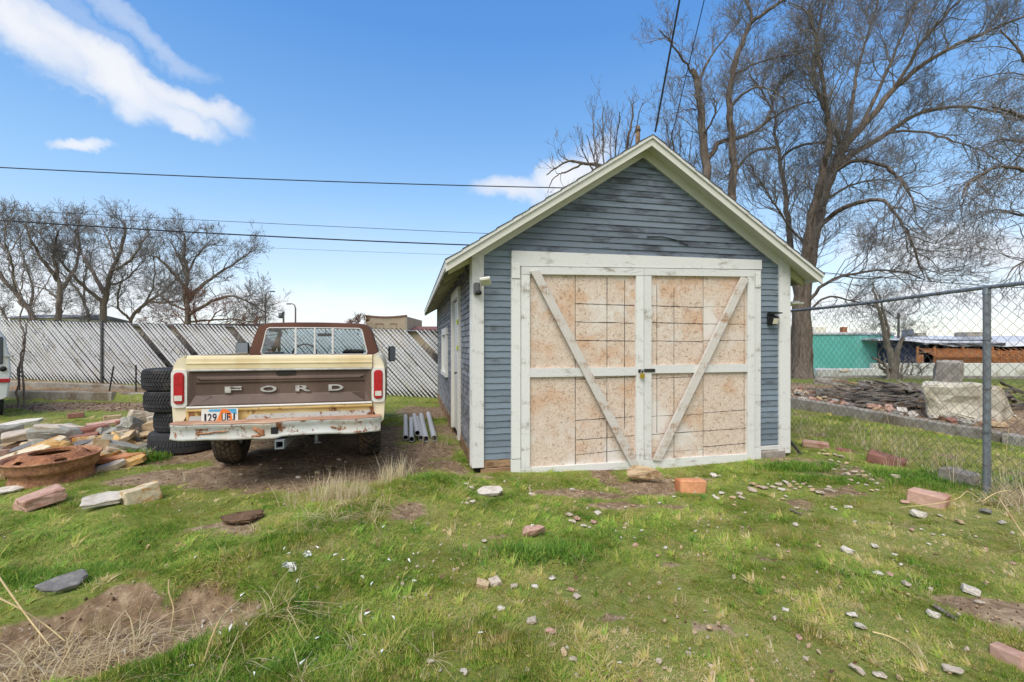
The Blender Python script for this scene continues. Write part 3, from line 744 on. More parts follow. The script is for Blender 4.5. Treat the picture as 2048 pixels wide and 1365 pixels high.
        for i in range(len(cuts) - 1):
            xa, xb = sg * (cuts[i] + .002), sg * (cuts[i + 1] - .002)
            M().prism([(xa, zr(xa) - .022), (xb, zr(xb) - .022), (xb, zr(xb) - .002), (xa, zr(xa) - .002)], YF + .031, -.001).build('soffit_board', MT['soffit'], G)
        # rafter tails beneath the eaves
        n = 11
        for i in range(n):
            y = .02 + i * (L - .1) / (n - 1); xi, xo = sg * 2.16, sg * (2.43)
            M().prism([(xi, zr(xi) - .13), (xo, zr(xo) - .105), (xo, zr(xo) - .0), (xi, zr(xi) - .0)], y, y + .045).build('rafter_tail', MT['rafter'], G)
        M().box(sg * 2.462, sg * 2.485, YF + .03, YB, zr(EX) - .06, zr(EX) + .03, .003).build('eave_fascia', MT['cream'], G)
    pc('eave_block', -2.42, -2.18, -.19, -.05, 2.36, 2.42, 'cream') if False else None
    # side door and window
    Dr = M().box(-2.135, -2.1, D0 + .12, D1 - .12, .12, 2.2, .004).build('side_door', MT['cream'], G); Dr['label'] = 'narrow cream door in the side wall'
    for (y0, y1, z0, z1) in ((D0, D0 + .11, .1, 2.36), (D1 - .11, D1, .1, 2.36), (D0 + .112, D1 - .112, 2.22, 2.36)):
        M().box(-2.185, -2.12, y0, y1, z0, z1, .004).build('door_frame', MT['cream'], Dr)
    M().box(-2.15, -2.136, D0 + .125, D0 + .2, .3, 2.15, .002).build('door_edge', MT['rawwood'], Dr)
    M().tube([(-2.14, D0 + .22, 1.08), (-2.2, D0 + .22, 1.08), (-2.2, D0 + .3, 1.06)], .012, 6).build('handle', MT['darkmetal'], Dr)
    for z_ in (1.42, 1.8): M().box(-2.2, -2.186, D0 - .01, D0 + .06, z_, z_ + .07, .003).build('warning_tape', MT['yellow'], Dr)
    Wn = M().box(-2.12, -2.11, W0, W1, .92, 1.76, 0).build('window', MT['winblue'], G)
    for (y0, y1, z0, z1, nm) in ((W0 - .05, W0 + .07, .95, 1.7, 'frame'), (W1 - .07, W1 + .05, .95, 1.7, 'frame'), (W0 - .07, W1 + .07, 1.702, 1.84, 'frame'), (W0 - .08, W1 + .08, .86, .948, 'sill')):
        M().box(-2.2 + (.0 if nm == 'sill' else .015), -2.1, y0, y1, z0, z1, .004).build(nm, MT['cream'], Wn)
    M().box(-2.135, -2.121, W0 + .075, W1 - .075, .952, 1.7, 0).build('board', MT['cream'], Wn)
    # electric service wire stub and cable stapled to the gable
    M().tube([(.05, -.03, 2.86), (.25, -.032, 2.87), (.45, -.03, 2.84), (.62, -.03, 2.78)], .006, 5).build('cable', MT['cable'], G)
    # lamps are things of their own
    w = lambda s, y, z: GO + Vector((math.cos(GA) * s - math.sin(GA) * y, math.sin(GA) * s + math.cos(GA) * y, z))
    t = thing('flood_light', 'white flood light with motion sensor on left corner board of garage', 'flood light', w(-2.075, -.045, 2.14), GA)
    M().box(-.075, .0, -.05, 0, -.065, .075, .012).build('housing', MT['lampgrey'], t)
    M().lathe([(.001, -.03), (.03, -.02), (.036, .0), (.03, .02), (.001, .03)], 14, Matrix.Translation((-.02, -.06, -.045))).build('sensor', MT['blackp'], t)
    hd = M().box(-.06, .06, -.1, .02, -.018, .018, .008, Matrix.Translation((.06, -.08, .06)) @ Euler((R(-35), R(-8), R(-15))).to_matrix().to_4x4()).build('lamp_head', MT['cream'], t)
    M().box(-.05, .05, -.09, .0, -.023, -.019, .0, Matrix.Translation((.06, -.08, .06)) @ Euler((R(-35), R(-8), R(-15))).to_matrix().to_4x4()).build('lens', MT['lampwhite'], hd)
    t = thing('flood_light', 'black hooded wall lamp on blue siding right of the doors', 'wall lamp', w(1.855, -.025, 1.85), GA)
    M().box(-.05, .05, -.03, 0, -.08, .08, .006).build('back_plate', MT['blackp'], t)
    hd = M().prism([(-.055, .05), (.065, .06), (.075, .075), (-.05, .085)], -.14, -.01).box(-.05, .06, -.1, -.02, -.06, .05, .012, Euler((R(18), 0, 0)).to_matrix().to_4x4()).build('hood', MT['blackp'], t)
    M().box(-.035, .045, -.108, -.1, -.045, .03, .004, Euler((R(18), 0, 0)).to_matrix().to_4x4()).build('lens', MT['lampwhite'], hd)
    t = thing('padlock', 'brass padlock hanging from the hasp between the garage doors', 'padlock', w(-.06, -.115, 1.13), GA)
    M().box(-.028, .028, -.014, .014, -.045, .015, .006).build('body', MT['brass'], t)
    M().tube([(-.017, 0, .01), (-.017, 0, .045), (0, 0, .06), (.017, 0, .045), (.017, 0, .01)], .005, 8).build('shackle', MT['chrome'], t)
    return G
garage()


# ------------------------------------------------------------------ tyres and truck
def tyre_mesh(r, w, rim_r, rows, count, m, lug=.01, tilt=.0, name='tyre', seed=0):
    """carcass turned about local X, with rows of raised tread blocks"""
    rg = random.Random(seed); t = M(); h = w / 2
    rot = Matrix.Rotation(R(90), 4, 'Y')
    prof = [(rim_r, -h * .78), (rim_r + .02, -h * .9), ((r + rim_r) / 2, -h), (r - .035, -h * .97), (r - .012, -h * .86), (r - .004, -h * .6), (r - .002, 0),
            (r - .004, h * .6), (r - .012, h * .86), (r - .035, h * .97), ((r + rim_r) / 2, h), (rim_r + .02, h * .9), (rim_r, h * .78), (rim_r - .006, 0)]
    t.lathe(prof, 48, rot, True)
    V, F = [], []
    rw = w * .88 / rows
    for j in range(rows):
        x0 = -w * .44 + j * rw; edge = (j in (0, rows - 1))
        for i in range(count):
            a0 = 2 * PI * (i + .5 * (j % 2)) / count; da = 2 * PI / count * (.74 if not edge else .68)
            rr = r + lug * (.75 if edge else 1); lo = r - .02
            sk = tilt * (1 if j < rows / 2 else -1)
            o = len(V)
            for (x, ad) in ((x0 + rw * .07, -sk), (x0 + rw * .93, sk)):
                rx = rr - (.012 if edge and ((j == 0 and x < x0 + rw * .5) or (j == rows - 1 and x > x0 + rw * .5)) else 0)
                for (aa, q) in ((a0 + ad, lo), (a0 + da + ad, lo), (a0 + da + ad, rx), (a0 + ad, rx)):
                    V.append((x, q * math.cos(aa), q * math.sin(aa)))
            F += [(o, o + 1, o + 2, o + 3), (o + 7, o + 6, o + 5, o + 4), (o + 3, o + 2, o + 6, o + 7), (o, o + 3, o + 7, o + 4), (o + 1, o + 5, o + 6, o + 2)]
    t.add(V, F)
    return t.mesh(name, MT[m])


def tyre_stack():
    base = (-4.50, 6.3)
    z = gz(*base) - .02
    specs = [(.395, .27, .21, 'bottom', 3, 60, .0, 'largest smooth tyre at the bottom of the stack beside the truck'),
             (.345, .27, .2, 'a', 5, 60, .02, 'ribbed tyre, second from the bottom of the stack beside the truck'),
             (.375, .275, .2, 'b', 5, 64, .03, 'tyre second from the top of the stack beside the truck'),
             (.385, .29, .2, 'c', 5, 66, .03, 'chunky tread tyre on top of the stack beside the truck')]
    offs = [(.06, .0), (.07, .02), (-.01, .0), (-.04, .02)]
    for (r, w, rim, nm, rows, cnt, tl, lab), (ox, oy) in zip(specs, offs):
        t = thing('tyre', lab, 'tyre', (base[0] + ox, base[1] + oy, z + w / 2), random.uniform(0, 3), 'tyres stacked beside the truck')
        link('tread', tyre_mesh(r, w, rim, rows, cnt, 'tyre', .011 if nm != 'bottom' else .002, tl), t, None, (0, R(90), 0))
        z += w - .002
tyre_stack()


def rust_rim():
    x, y, _ = spot(107, 985); y += .5; x = (107 - CX) / FP * y; z = gz(x, y) - .005
    t = thing('wheel_rim', 'large rusted steel truck wheel rim lying flat in the grass', 'wheel rim', (x, y, z), .6)
    t.rotation_euler = (R(2), R(-1.5), .6); r = .41
    M().lathe([(r * .78, 0), (r * .86, -.005), (r * .9, .015), (r * .84, .04), (r * .85, .11), (r * .9, .128), (r * .93, .14), (r * .96, .15), (r * .955, .185), (r * .97, .225), (r * 1.0, .24), (r * 1.03, .252), (r * 1.035, .264),
                 (r * 1.0, .268), (r * .95, .245), (r * .92, .225), (r * .9, .17), (r * .8, .1), (r * .76, .04)], 56, None, True).build('rim_barrel', MT['rustlight'], t)
    # dished centre with hand holes
    d = M(); n = 56; prof = [(.93, .225), (.86, .236), (.79, .246), (.7, .27), (.64, .294), (.57, .302), (.5, .3), (.46, .29), (.44, .27)]
    V = []; F = []
    for pr, pz in prof:
        for j in range(n):
            a = 2 * PI * j / n; V.append((pr * r * math.cos(a), pr * r * math.sin(a), pz))
    holes = {(rw, (h * 11 + q) % n) for h in range(5) for rw in (2,) for q in (0, 1, 2)}
    for i in range(len(prof) - 1):
        for j in range(n):
            if (i, j) not in holes: F.append((i * n + j, i * n + (j + 1) % n, (i + 1) * n + (j + 1) % n, (i + 1) * n + j))
    d.add(V, F, True); o = d.build('disc', MT['rust'], t)
    sm = o.modifiers.new('thickness', 'SOLIDIFY'); sm.thickness = .012
    M().tube([(r * .48 * math.cos(a), r * .48 * math.sin(a), .298) for a in np.linspace(0, 2 * PI, 25)[:-1]], .012, 6, False, True, True).build('hub_ring', MT['rust'], t)
rust_rim()


def letter_mesh(ch, w, h, depth, m):
    cu = bpy.data.curves.new('letter', 'FONT'); cu.body = ch; cu.size = 1; cu.extrude = .02; cu.offset = .028 if h < .075 else .012
    ob = bpy.data.objects.new('letter', cu); COL.objects.link(ob); dg = bpy.context.evaluated_depsgraph_get()
    me = bpy.data.meshes.new_from_object(ob.evaluated_get(dg)); bpy.data.objects.remove(ob)
    co = np.zeros(len(me.vertices) * 3, np.float32); me.vertices.foreach_get('co', co); co = co.reshape(-1, 3)
    lo, hi = co.min(0), co.max(0); co = (co - lo) / (hi - lo) - .5
    out = np.stack([co[:, 0] * w, -co[:, 2] * depth, co[:, 1] * h], 1)
    me.vertices.foreach_set('co', out.astype(np.float32).ravel()); me.materials.clear(); me.materials.append(m); me.update()
    for p in me.polygons: p.material_index = 0
    return me


def truck():
    gzt = .08
    T = thing('pickup_truck', 'rusty cream and brown pickup truck parked tail first beside the garage', 'truck', (TO[0], TO[1], gzt), TA)
    def z_(v): return v - gzt
    # --- bed sides: cross sections along the bed, bottom edge rising over the wheel
    def side(sg):
        rings = []; ax, ar = 1.13, .47
        for y in [0, .02, .3, .62] + list(np.linspace(.66, 1.6, 15)) + [1.7, 1.98, 2.02]:
            zb = z_(.66)
            if abs(y - ax) < ar: zb = max(zb, z_(.48) + math.sqrt(ar * ar - (y - ax) ** 2))
            pts = [(.955, zb), (.985, zb + .04), (1.0, max(z_(.95), zb + .05)), (1.003, max(z_(1.12), zb + .06)), (.995, z_(1.24)), (.982, z_(1.3)), (.955, z_(1.352)), (.915, z_(1.382)), (.884, z_(1.388)), (.876, z_(1.36)), (.876, max(z_(.8), zb + .02))]
            rings.append([(sg * px, y, pz) for px, pz in pts])
        return M().loft(rings).build('bed_side', MT['ctruckp'], T)
    for sg in (-1, 1):
        bs = side(sg)
        M().prism([(sg * 1.002, z_(.9)), (sg * 1.012, z_(.91)), (sg * 1.012, z_(1.22)), (sg * 1.002, z_(1.23))], .06, .62).build('side_stripe', MT['brown'], bs)
        M().box(sg * .876, sg * .9, .0, 2.0, z_(1.37), z_(1.392), .004).build('bed_rail', MT['ctruck'], bs)
        # tail lamp with white surround
        x = sg * .93
        bz = M()
        def rr(cx, cz, w, h, r, n=5):
            P = []
            for (qx, qz, a0) in ((1, 1, 0), (-1, 1, 90), (-1, -1, 180), (1, -1, 270)):
                for i in range(n + 1):
                    a = R(a0 + 90 * i / n); P.append((cx + qx * (w / 2 - r) + r * math.cos(a), cz + qz * (h / 2 - r) + r * math.sin(a)))
            return P
        cz = z_(1.072)
        out, inn = rr(x, cz, .136, .37, .04), rr(x, cz + .004, .092, .31, .035)
        n = len(out); V = [(a, -.022, b) for a, b in out] + [(a, -.022, b) for a, b in inn] + [(a, .01, b) for a, b in out] + [(a, .0, b) for a, b in inn]
        F = [(i, (i + 1) % n, n + (i + 1) % n, n + i) for i in range(n)] + [(i, (i + 1) % n, 2 * n + (i + 1) % n, 2 * n + i) for i in range(n)] + [(n + i, n + (i + 1) % n, 3 * n + (i + 1) % n, 3 * n + i) for i in range(n)]
        bz.add(V, F); lampb = bz.build('tail_lamp', MT['trimwhite'], T)
        lens = M()
        for (w_, h_, yy) in ((.09, .308, 0), ): 
            P0 = rr(x, cz + .004, .09, .306, .034); P1 = rr(x, cz + .004, .074, .29, .028)
            lens.loft([[(a, -.004, b) for a, b in P0], [(a, -.03, b) for a, b in P0], [(a, -.04, b) for a, b in P1]], smooth=False)
        lens.build('red_lens', MT['redlens'], lampb)
        M().prism(rr(x, cz - .09, .066, .052, .006), -.046, -.038).build('reversing_lens', MT['clearlens'], lampb)
        M().box(x - .04, x + .04, -.043, -.04, cz + .045, cz + .049, 0).build('lens_rib', MT['redlens'], lampb)
    # --- bed floor, front wall
    M().box(-.876, .876, .03, 2.0, z_(.78), z_(.81), .003).box(-.876, .876, 1.97, 2.0, z_(.81), z_(1.36), .003).build('bed_floor', MT['brown'], T)
    for sg in (-1, 1): M().box(sg * .6, sg * .874, .75, 1.5, z_(.81), z_(1.0), .06).build('wheel_housing', MT['brown'], T)
    # --- tailgate: profile in (depth, height), the lower face with raised ribs
    gate = M(); W = .868
    prof = [(.03, .85), (-.004, .852), (-.008, .872), (-.008, .885)]
    gate.cur = 0
    def strip(p, x0=-W, x1=W, n=10, sag=.004):
        rings = []
        for i in range(n + 1):
            x = x0 + (x1 - x0) * i / n; rings.append([(x, y + sag * math.sin(i * 2.1 + z * 9), z_(z)) for y, z in p])
        V = [q for r_ in rings for q in r_]; k = len(p)
        return V, [(i * k + j, i * k + j + 1, (i + 1) * k + j + 1, (i + 1) * k + j) for i in range(n) for j in range(k - 1)]
    b = M(); b.add(*strip([(.04, 1.37), (.036, 1.386), (.018, 1.394), (.0, 1.392), (-.014, 1.382), (-.02, 1.36), (-.02, 1.325), (-.027, 1.322), (-.027, 1.312), (-.02, 1.308), (-.018, 1.262), (-.008, 1.258)]), False)
    b.box(-W, W, .008, .042, z_(.86), z_(1.36), .002)
    tg = b.build('tailgate', MT['ctruck'], T)
    # ribbed brown field with a recessed centre
    f = M(); X = W - .02
    def panel(pts):                                          # pts: (inset, depth, height) from top to bottom
        V = []; F = []
        for ins, d_, zz in pts: V += [(-X + ins, d_, z_(zz)), (X - ins, d_, z_(zz))]
        for i in range(len(pts) - 1): F.append((2 * i, 2 * i + 1, 2 * i + 3, 2 * i + 2))
        f.add(V, F)
    panel([(.0, -.012, 1.236), (.03, .004, 1.226), (.05, .004, 1.188), (.075, -.008, 1.172), (.1, -.024, 1.166), (.1, -.026, 1.156), (.08, -.012, 1.148), (.065, -.012, 1.128), (.06, -.004, 1.12), (.055, .006, 1.108), (.05, .006, 1.002), (.19, .002, .994), (.06, -.03, .912), (.02, -.03, .9), (0, -.03, .897)])
    f.add([(-X, -.012, z_(1.236)), (-X, -.03, z_(.897)), (-X + .06, -.03, z_(.912)), (-X + .05, .006, z_(1.002)), (-X + .05, .004, z_(1.188)), (-X + .03, .004, z_(1.226))], [(0, 1, 2, 3, 4, 5)])
    f.add([(X, -.012, z_(1.236)), (X, -.03, z_(.897)), (X - .06, -.03, z_(.912)), (X - .05, .006, z_(1.002)), (X - .05, .004, z_(1.188)), (X - .03, .004, z_(1.226))], [(0, 1, 2, 3, 4, 5)])
    f.add([(-X + .05, .006, z_(1.0)), (-X + .06, -.03, z_(.91)), (-X + .2, -.005, z_(.99))], [(0, 1, 2)])
    f.box(-X, X, .0066, .0079, z_(.9), z_(1.235), 0)
    f.build('brown_panel', MT['brown'], tg)
    M().box(-W, W, -.03, .0, z_(1.238), z_(1.258), .005).build('chrome_trim', MT['chrome'], tg)
    M().box(-W, W, -.04, .0, z_(.876), z_(.897), .006).build('chrome_trim', MT['trimwhite'], tg)
    M().add(*strip([(-.012, .876), (-.03, .872), (-.034, .858), (-.03, .846), (.0, .842)])).build('lower_roll', MT['mustard'], tg)
    M().prism([(-.07, 1.224), (.11, 1.228), (.105, 1.2), (-.065, 1.196)], -.016, .012).build('release_handle', MT['blackp'], tg).location.z = -gzt
    for ch, x, w in (('F', -.462, .15), ('O', -.142, .15), ('R', .183, .145), ('D', .502, .145)):
        link('letter', letter_mesh(ch, w, .064, .016, MT['dullchrome']), tg, (x, -.006, z_(1.052)))
    # --- panel under the gate, number plate, bumper
    up = M().prism([(-.875, .745), (.875, .745), (.875, .842), (-.875, .842)], -.004, .03).build('rear_sill', MT['mustard'], T); up.location.z = -gzt
    M().prism([(-.36, .748), (.85, .748), (.85, .808), (-.3, .8)], -.03, -.006).build('sill_patch', MT['bumper'], up)
    M().prism([(-.85, .748), (-.735, .748), (-.735, .8), (-.84, .8)], -.02, -.006).build('sill_patch', MT['bumper'], up)
    for x in (-.83, .86): M().box(x - .02, x + .02, -.012, -.004, .75, .84, .002).build('rust_patch', MT['rust'], up)
    pl = M().prism([(-.72, .722), (-.41, .722), (-.405, .727), (-.405, .868), (-.41, .873), (-.72, .873), (-.725, .868), (-.725, .727)], -.062, -.056).build('number_plate', MT['trimwhite'], T); pl.location.z = -gzt
    y = -.0628
    sheet = lambda nm, poly, m, yy: M().add([(a, yy, b_) for a, b_ in poly], [tuple(range(len(poly)))]).build(nm, m, pl)
    pm = lambda n, c: mat(n, plain(c, .06, 40), .5)
    orange, blue, sand, ink = pm('plate orange', (.75, .2, .04)), pm('plate blue', (.08, .36, .62)), pm('plate sand', (.78, .4, .24)), pm('plate ink', (.02, .025, .05))
    sheet('sky_print', [(-.66, .845), (-.42, .84), (-.42, .868), (-.66, .868)], blue, y); sheet('sky_print', [(-.5, .84), (-.418, .815), (-.418, .839), (-.5, .839)], blue, y)
    sheet('ground_print', [(-.716, .728), (-.412, .728), (-.412, .745), (-.47, .752), (-.6, .762), (-.716, .745)], sand, y)
    sheet('arch_print', [(-.62, .735), (-.585, .77), (-.568, .82), (-.556, .862), (-.535, .87), (-.51, .868), (-.478, .85), (-.462, .815), (-.452, .76), (-.435, .735), (-.475, .74), (-.486, .79), (-.5, .82), (-.525, .832), (-.54, .82), (-.55, .77), (-.545, .735)], orange, y - .0004)
    for ch, x, w, m in (('1', -.69, .016, ink), ('2', -.652, .036, ink), ('9', -.61, .036, ink), ('U', -.53, .036, ink), ('E', -.487, .032, ink), ('J', -.446, .03, ink)):
        link('letter', letter_mesh(ch, w, .078, .002, m), pl, (x, y - .0014, .788))
    # bumper: bent sheet with dents
    rgb = random.Random(3); BW = .955
    def sec(x):
        e = max(0, (abs(x) - .8) / .19); back = .1 * e * e; dent = .006 * math.sin(x * 9) + .005 * math.sin(x * 23 + 1) + .003 * math.sin(x * 47); dz = .007 * math.sin(x * 5.3 + .8) + .003 * math.sin(x * 17) - (.016 * math.exp(-((x + .05) / .25) ** 2)) + (.008 if x > 0 else 0)
        yf = -.215 + back + dent
        return [(x, -.03, z_(.752)), (x, yf + .03, z_(.75) + dz * .5), (x, yf + .004, z_(.744) + dz * .6), (x, yf, z_(.73) + dz), (x, yf + .02, z_(.7) + dz), (x, yf + .022, z_(.655) + dz), (x, yf + .004, z_(.618) + dz), (x, yf - .006, z_(.602) + dz), (x, yf + .02, z_(.592) + dz), (x, yf + .07, z_(.594) + dz), (x, -.06, z_(.6)), (x, -.02, z_(.64))]
    rings = [sec(x) for x in np.linspace(-BW, BW, 46)]
    bp = M().loft(rings, True, True).build('bumper', [MT['bumper']], T)
    led = [[(x, p[0][1] + .02, p[0][2] + .004), (x, p[1][1] - .004, p[1][2] + .006), (x, p[2][1] - .006, p[2][2] + .004), (x, p[2][1] + .02, p[2][2] - .01)] for x, p in ((r_[0][0], r_) for r_ in rings)]
    M().loft(led, True, False, True).build('step_ledge', MT['ledge'], bp)
    def yface(x, zf): p = sec(x); return p[3][1] + .018
    for (x, zz, w, h, m) in ((-.16, .66, .05, .05, 'rust'), (-.045, .672, .062, .062, 'blackp')):
        M().box(x - w / 2, x + w / 2, yface(x, zz) - .008, yface(x, zz) + .02, z_(zz - h / 2) - .015, z_(zz + h / 2) - .01, .004).build('plug_hole' if m == 'blackp' else 'rust_patch', MT[m], bp)
    for (x0, zz, x1, z1, w) in ((-.72, .655, -.45, .672, .008), (-.24, .7, -.13, .62, .02), (-.15, .62, -.26, .6, .016), (.47, .68, .53, .66, .01), (-.9, .64, -.88, .61, .01), (.3, .66, .31, .63, .006)):
        pts = [(x0 + (x1 - x0) * t + rgb.uniform(-.004, .004), yface(x0 + (x1 - x0) * t, 0) - .006, z_(zz + (z1 - zz) * t) + rgb.uniform(-.004, .004)) for t in np.linspace(0, 1, 6)]
        M().tube(pts, [w * q for q in (.3, .9, 1, .8, 1, .3)], 6).build('rust_gash', MT['rust'], bp)
    hp = M(); c = [(-.042, -.042), (.042, -.042), (.042, .042), (-.042, .042)]; ci = [(a * .72, b_ * .72) for a, b_ in c]
    for (oy, o_) in ((-.26, 0),):
        V = [(a + .012, -.26, b_) for a, b_ in c] + [(a + .012, -.26, b_) for a, b_ in ci] + [(a + .012, .5, b_) for a, b_ in c] + [(a + .012, .5, b_) for a, b_ in ci]
        F = [(i, (i + 1) % 4, 4 + (i + 1) % 4, 4 + i) for i in range(4)] + [(i, (i + 1) % 4, 8 + (i + 1) % 4, 8 + i) for i in range(4)] + [(4 + i, 4 + (i + 1) % 4, 12 + (i + 1) % 4, 12 + i) for i in range(4)]
        hp.add(V, F)
    hp.build('tow_receiver', MT['steel'], T, (0, 0, z_(.528)))
    # --- chassis
    ch = M()
    for sg in (-1, 1): ch.box(sg * .42, sg * .5, .05, 4.4, z_(.6), z_(.74), .01)
    for y in (.15, 1.9, 3.6): ch.box(-.5, .5, y, y + .1, z_(.6), z_(.7), .01)
    ch.build('frame', MT['underbody'], T)
    M().tube([(-.8, 1.13, z_(.48)), (.8, 1.13, z_(.48))], .05, 10).lathe([(.001, -.14), (.1, -.12), (.15, 0), (.1, .12), (.001, .14)], 14, Matrix.Translation((.1, 1.13, z_(.48))) @ Matrix.Rotation(R(90), 4, 'X')).build('axle', MT['underbody'], T)
    M().tube([(-.7, 4.05, z_(.48)), (.7, 4.05, z_(.48))], .045, 10).build('axle', MT['underbody'], T)
    M().tube([(.55, -.02, z_(.6)), (.58, .6, z_(.58)), (.5, 1.6, z_(.55))], .03, 8).build('tailpipe', MT['rust'], T)
    M().box(.3, .33, -.05, -.02, z_(.5), z_(.6), .004).box(.3, .36, -.08, -.03, z_(.49), z_(.5), .002).build('bracket', MT['steel'], T)
    M().box(-.35, .35, .5, 1.0, z_(.5), z_(.7), .04).build('spare_well', MT['underbody'], T)
    tm = tyre_mesh(.385, .26, .2, 5, 34, 'tyremud', .02, .03, seed=2)
    rim = M().lathe([(.205, -.1), (.2, -.08), (.18, .02), (.12, .05), (.07, .07), (.06, .11), (.001, .115)], 24, Matrix.Rotation(R(90), 4, 'Y')).mesh('rim', MT['trimwhite'])
    for sg, y in ((-1, 1.13), (1, 1.13), (-1, 4.05), (1, 4.05)):
        w = link('wheel', tm, T, (sg * .8, y, z_(.478)), (random.uniform(0, 3), 0, 0))
        o = link('rim', rim, w); o.scale.x = sg
    # --- cab
    CY, CF = 2.05, 3.42
    for sg in (-1, 1):                                       # doors and cab lower body
        rings = []
        for y in (CY, CY + .03, 2.7, CF): rings.append([(sg * px, y, z_(pz)) for px, pz in ((.9, .62), (.96, .66), (.985, .95), (.975, 1.2), (.93, 1.34), (.84, 1.385), (.7, 1.385), (.7, .62))])
        dr = M().loft(rings, True, False).build('door', MT['ctruckp'], T)
        M().box(sg * .98, sg * 1.0, 2.2, 2.34, z_(1.16), z_(1.19), .006).build('handle', MT['chrome'], dr)
        M().prism([(sg * .978, .92), (sg * .992, .92), (sg * .985, 1.18), (sg * .975, 1.18)], CY + .06, CF - .02).build('side_stripe', MT['brown'], dr).location.z = -gzt
        sf = M().loft([[(sg * px, y, z_(pz)) for px, pz in ((.84, 1.385), (.8, 1.385), (.69, 1.7), (.72, 1.73))] for y in (CF - .2, CF - .15)], True, False)
        sf.build('pillar', MT['roofbrown'], T)
        gl = M().add([(sg * .835, CY + .42, z_(1.39)), (sg * .835, CF - .16, z_(1.39)), (sg * .72, CF - .3, z_(1.7)), (sg * .72, CY + .38, z_(1.7))], [(0, 1, 2, 3)]).build('side_window', MT['glass'], T)
    M().box(-.9, .9, CY, CY + .06, z_(.66), z_(1.37), .01).build('cab_rear_wall', MT['roofbrown'], T)
    M().box(-.9, .9, CY + .06, CF, z_(.6), z_(.66), .01).box(-.86, .86, CF - .06, CF, z_(.66), z_(1.3), .02).build('cab_floor', MT['seat'], T)
    # rear wall of the greenhouse: ring between the outer outline and the window hole
    def outline(y, grow=0, top=1.80):
        P = []
        for (x, zz) in ((-.86, 1.34), (-.862, 1.4), (-.835, 1.5), (-.79, 1.64), (-.762, 1.71), (-.735, 1.76), (-.69, 1.79), (-.6, 1.803), (-.3, 1.812), (0, 1.815)): P.append((x, zz))
        P = P + [(-x, zz) for x, zz in P[::-1][1:]]
        return [(x * (1 + grow), y, z_(zz)) for x, zz in P]
    def hole(y, s=1):
        P = [(-.66, 1.355), (-.705, 1.365), (-.715, 1.40), (-.69, 1.5), (-.668, 1.6), (-.652, 1.68), (-.635, 1.725), (-.6, 1.742), (-.3, 1.745), (0, 1.746)]
        P = P + [(-x, zz) for x, zz in P[::-1][1:]]
        return [(x, y + (zz - 1.36) * -.0, z_(zz)) for x, zz in P]
    o1, h1 = outline(CY - .005), hole(CY - .005); n = len(o1)
    bw = M()
    V = o1 + h1; F = [(i, i + 1, n + i + 1, n + i) for i in range(n - 1)] + [(0, n, 2 * n - 1, n - 1)]
    bw.add(V, F, False)
    # roof skin and quarter panels: loft from the rear outline forward
    def roof_sec(y, zdrop, xs): return [(x * xs, y, zz - zdrop * max(0, (zz - z_(1.34))) / .47) for x, _, zz in outline(0)]
    ang = [roof_sec(CY - .005, .012, 1.0), roof_sec(CY + .012, -.004, 1.006), roof_sec(CY + .1, -.015, 1.01), roof_sec(CY + .4, -.02, 1.01)]
    bw.loft(ang, False, True, False)
    ti = [i for i, p in enumerate(outline(0)) if p[2] > z_(1.69)]
    top = [[roof_sec(y, d, s)[i] for i in ti] for y, d, s in ((CY + .4, -.02, 1.01), (CY + .75, -.02, 1.01), (CY + 1.0, 0, 1.0), (CY + 1.1, .03, .98))]
    bw.loft(top, False, True, False)
    cab = bw.build('cab_roof', MT['roofbrown'], T)
    sm = cab.modifiers.new('thickness', 'SOLIDIFY'); sm.thickness = .02; sm.offset = -1
    fr = M(); hp_ = hole(CY - .018)
    fr.tube(hp_, .011, 6, False, True, True)
    rw = fr.build('rear_window', MT['trimwhite'], T)
    M().tube([(x * 1.028, CY - .014, (z - z_(1.55)) * 1.06 + z_(1.55)) for x, _, z in hp_], .009, 6, False, True, True).build('rubber_seal', MT['blackp'], rw)
    for x, w in ((-.262, .014), (-.008, .012), (.236, .014)): M().box(x - w, x + w, CY - .03, CY - .005, z_(1.36), z_(1.742), .004).build('divider', MT['trimwhite'], rw)
    M().add([(x, CY - .006, z) for x, _, z in hole(0)], [tuple(range(n))]).build('pane', MT['glass'], rw)
    # windscreen, pillars
    for sg in (-1, 1): M().bar((sg * .72, CY + 1.08, z_(1.74)), (sg * .83, CF + .22, z_(1.33)), .05, .06, .01).build('pillar', MT['roofbrown'], T)
    M().add([(-.7, CY + 1.09, z_(1.75)), (.7, CY + 1.09, z_(1.75)), (.82, CF + .22, z_(1.33)), (-.82, CF + .22, z_(1.33))], [(0, 1, 2, 3)]).build('windscreen', MT['glass'], T)
    M().tube([(0, CY + 1.08, z_(1.74)), (0, CY + 1.02, z_(1.66))], .008, 6).box(-.12, .12, CY + 1.0, CY + 1.02, z_(1.64), z_(1.69), .006).build('rear_view_mirror', MT['blackp'], T)
    M().box(-.84, .84, CF, CF + .32, z_(1.22), z_(1.335), .03).build('dashboard', MT['seat'], T)
    M().box(-.74, .74, CY + .3, CY + .8, z_(.75), z_(.98), .06).box(-.74, .74, CY + .16, CY + .32, z_(.95), z_(1.33), .06).build('bench_seat', MT['seat'], T)
    M().tube([(.36 * 0 - .36 + .19 * math.cos(a), CF - .12 + .08 * math.sin(a), z_(1.34) + .17 * math.sin(a)) for a in np.linspace(0, 2 * PI, 25)[:-1]], .014, 6, False, True, True).build('steering_wheel', MT['blackp'], T)
    M().box(.25, .6, CF - .2, CF + .1, z_(1.335), z_(1.42), .05).build('cloth_bundle', MT['seat'], T)
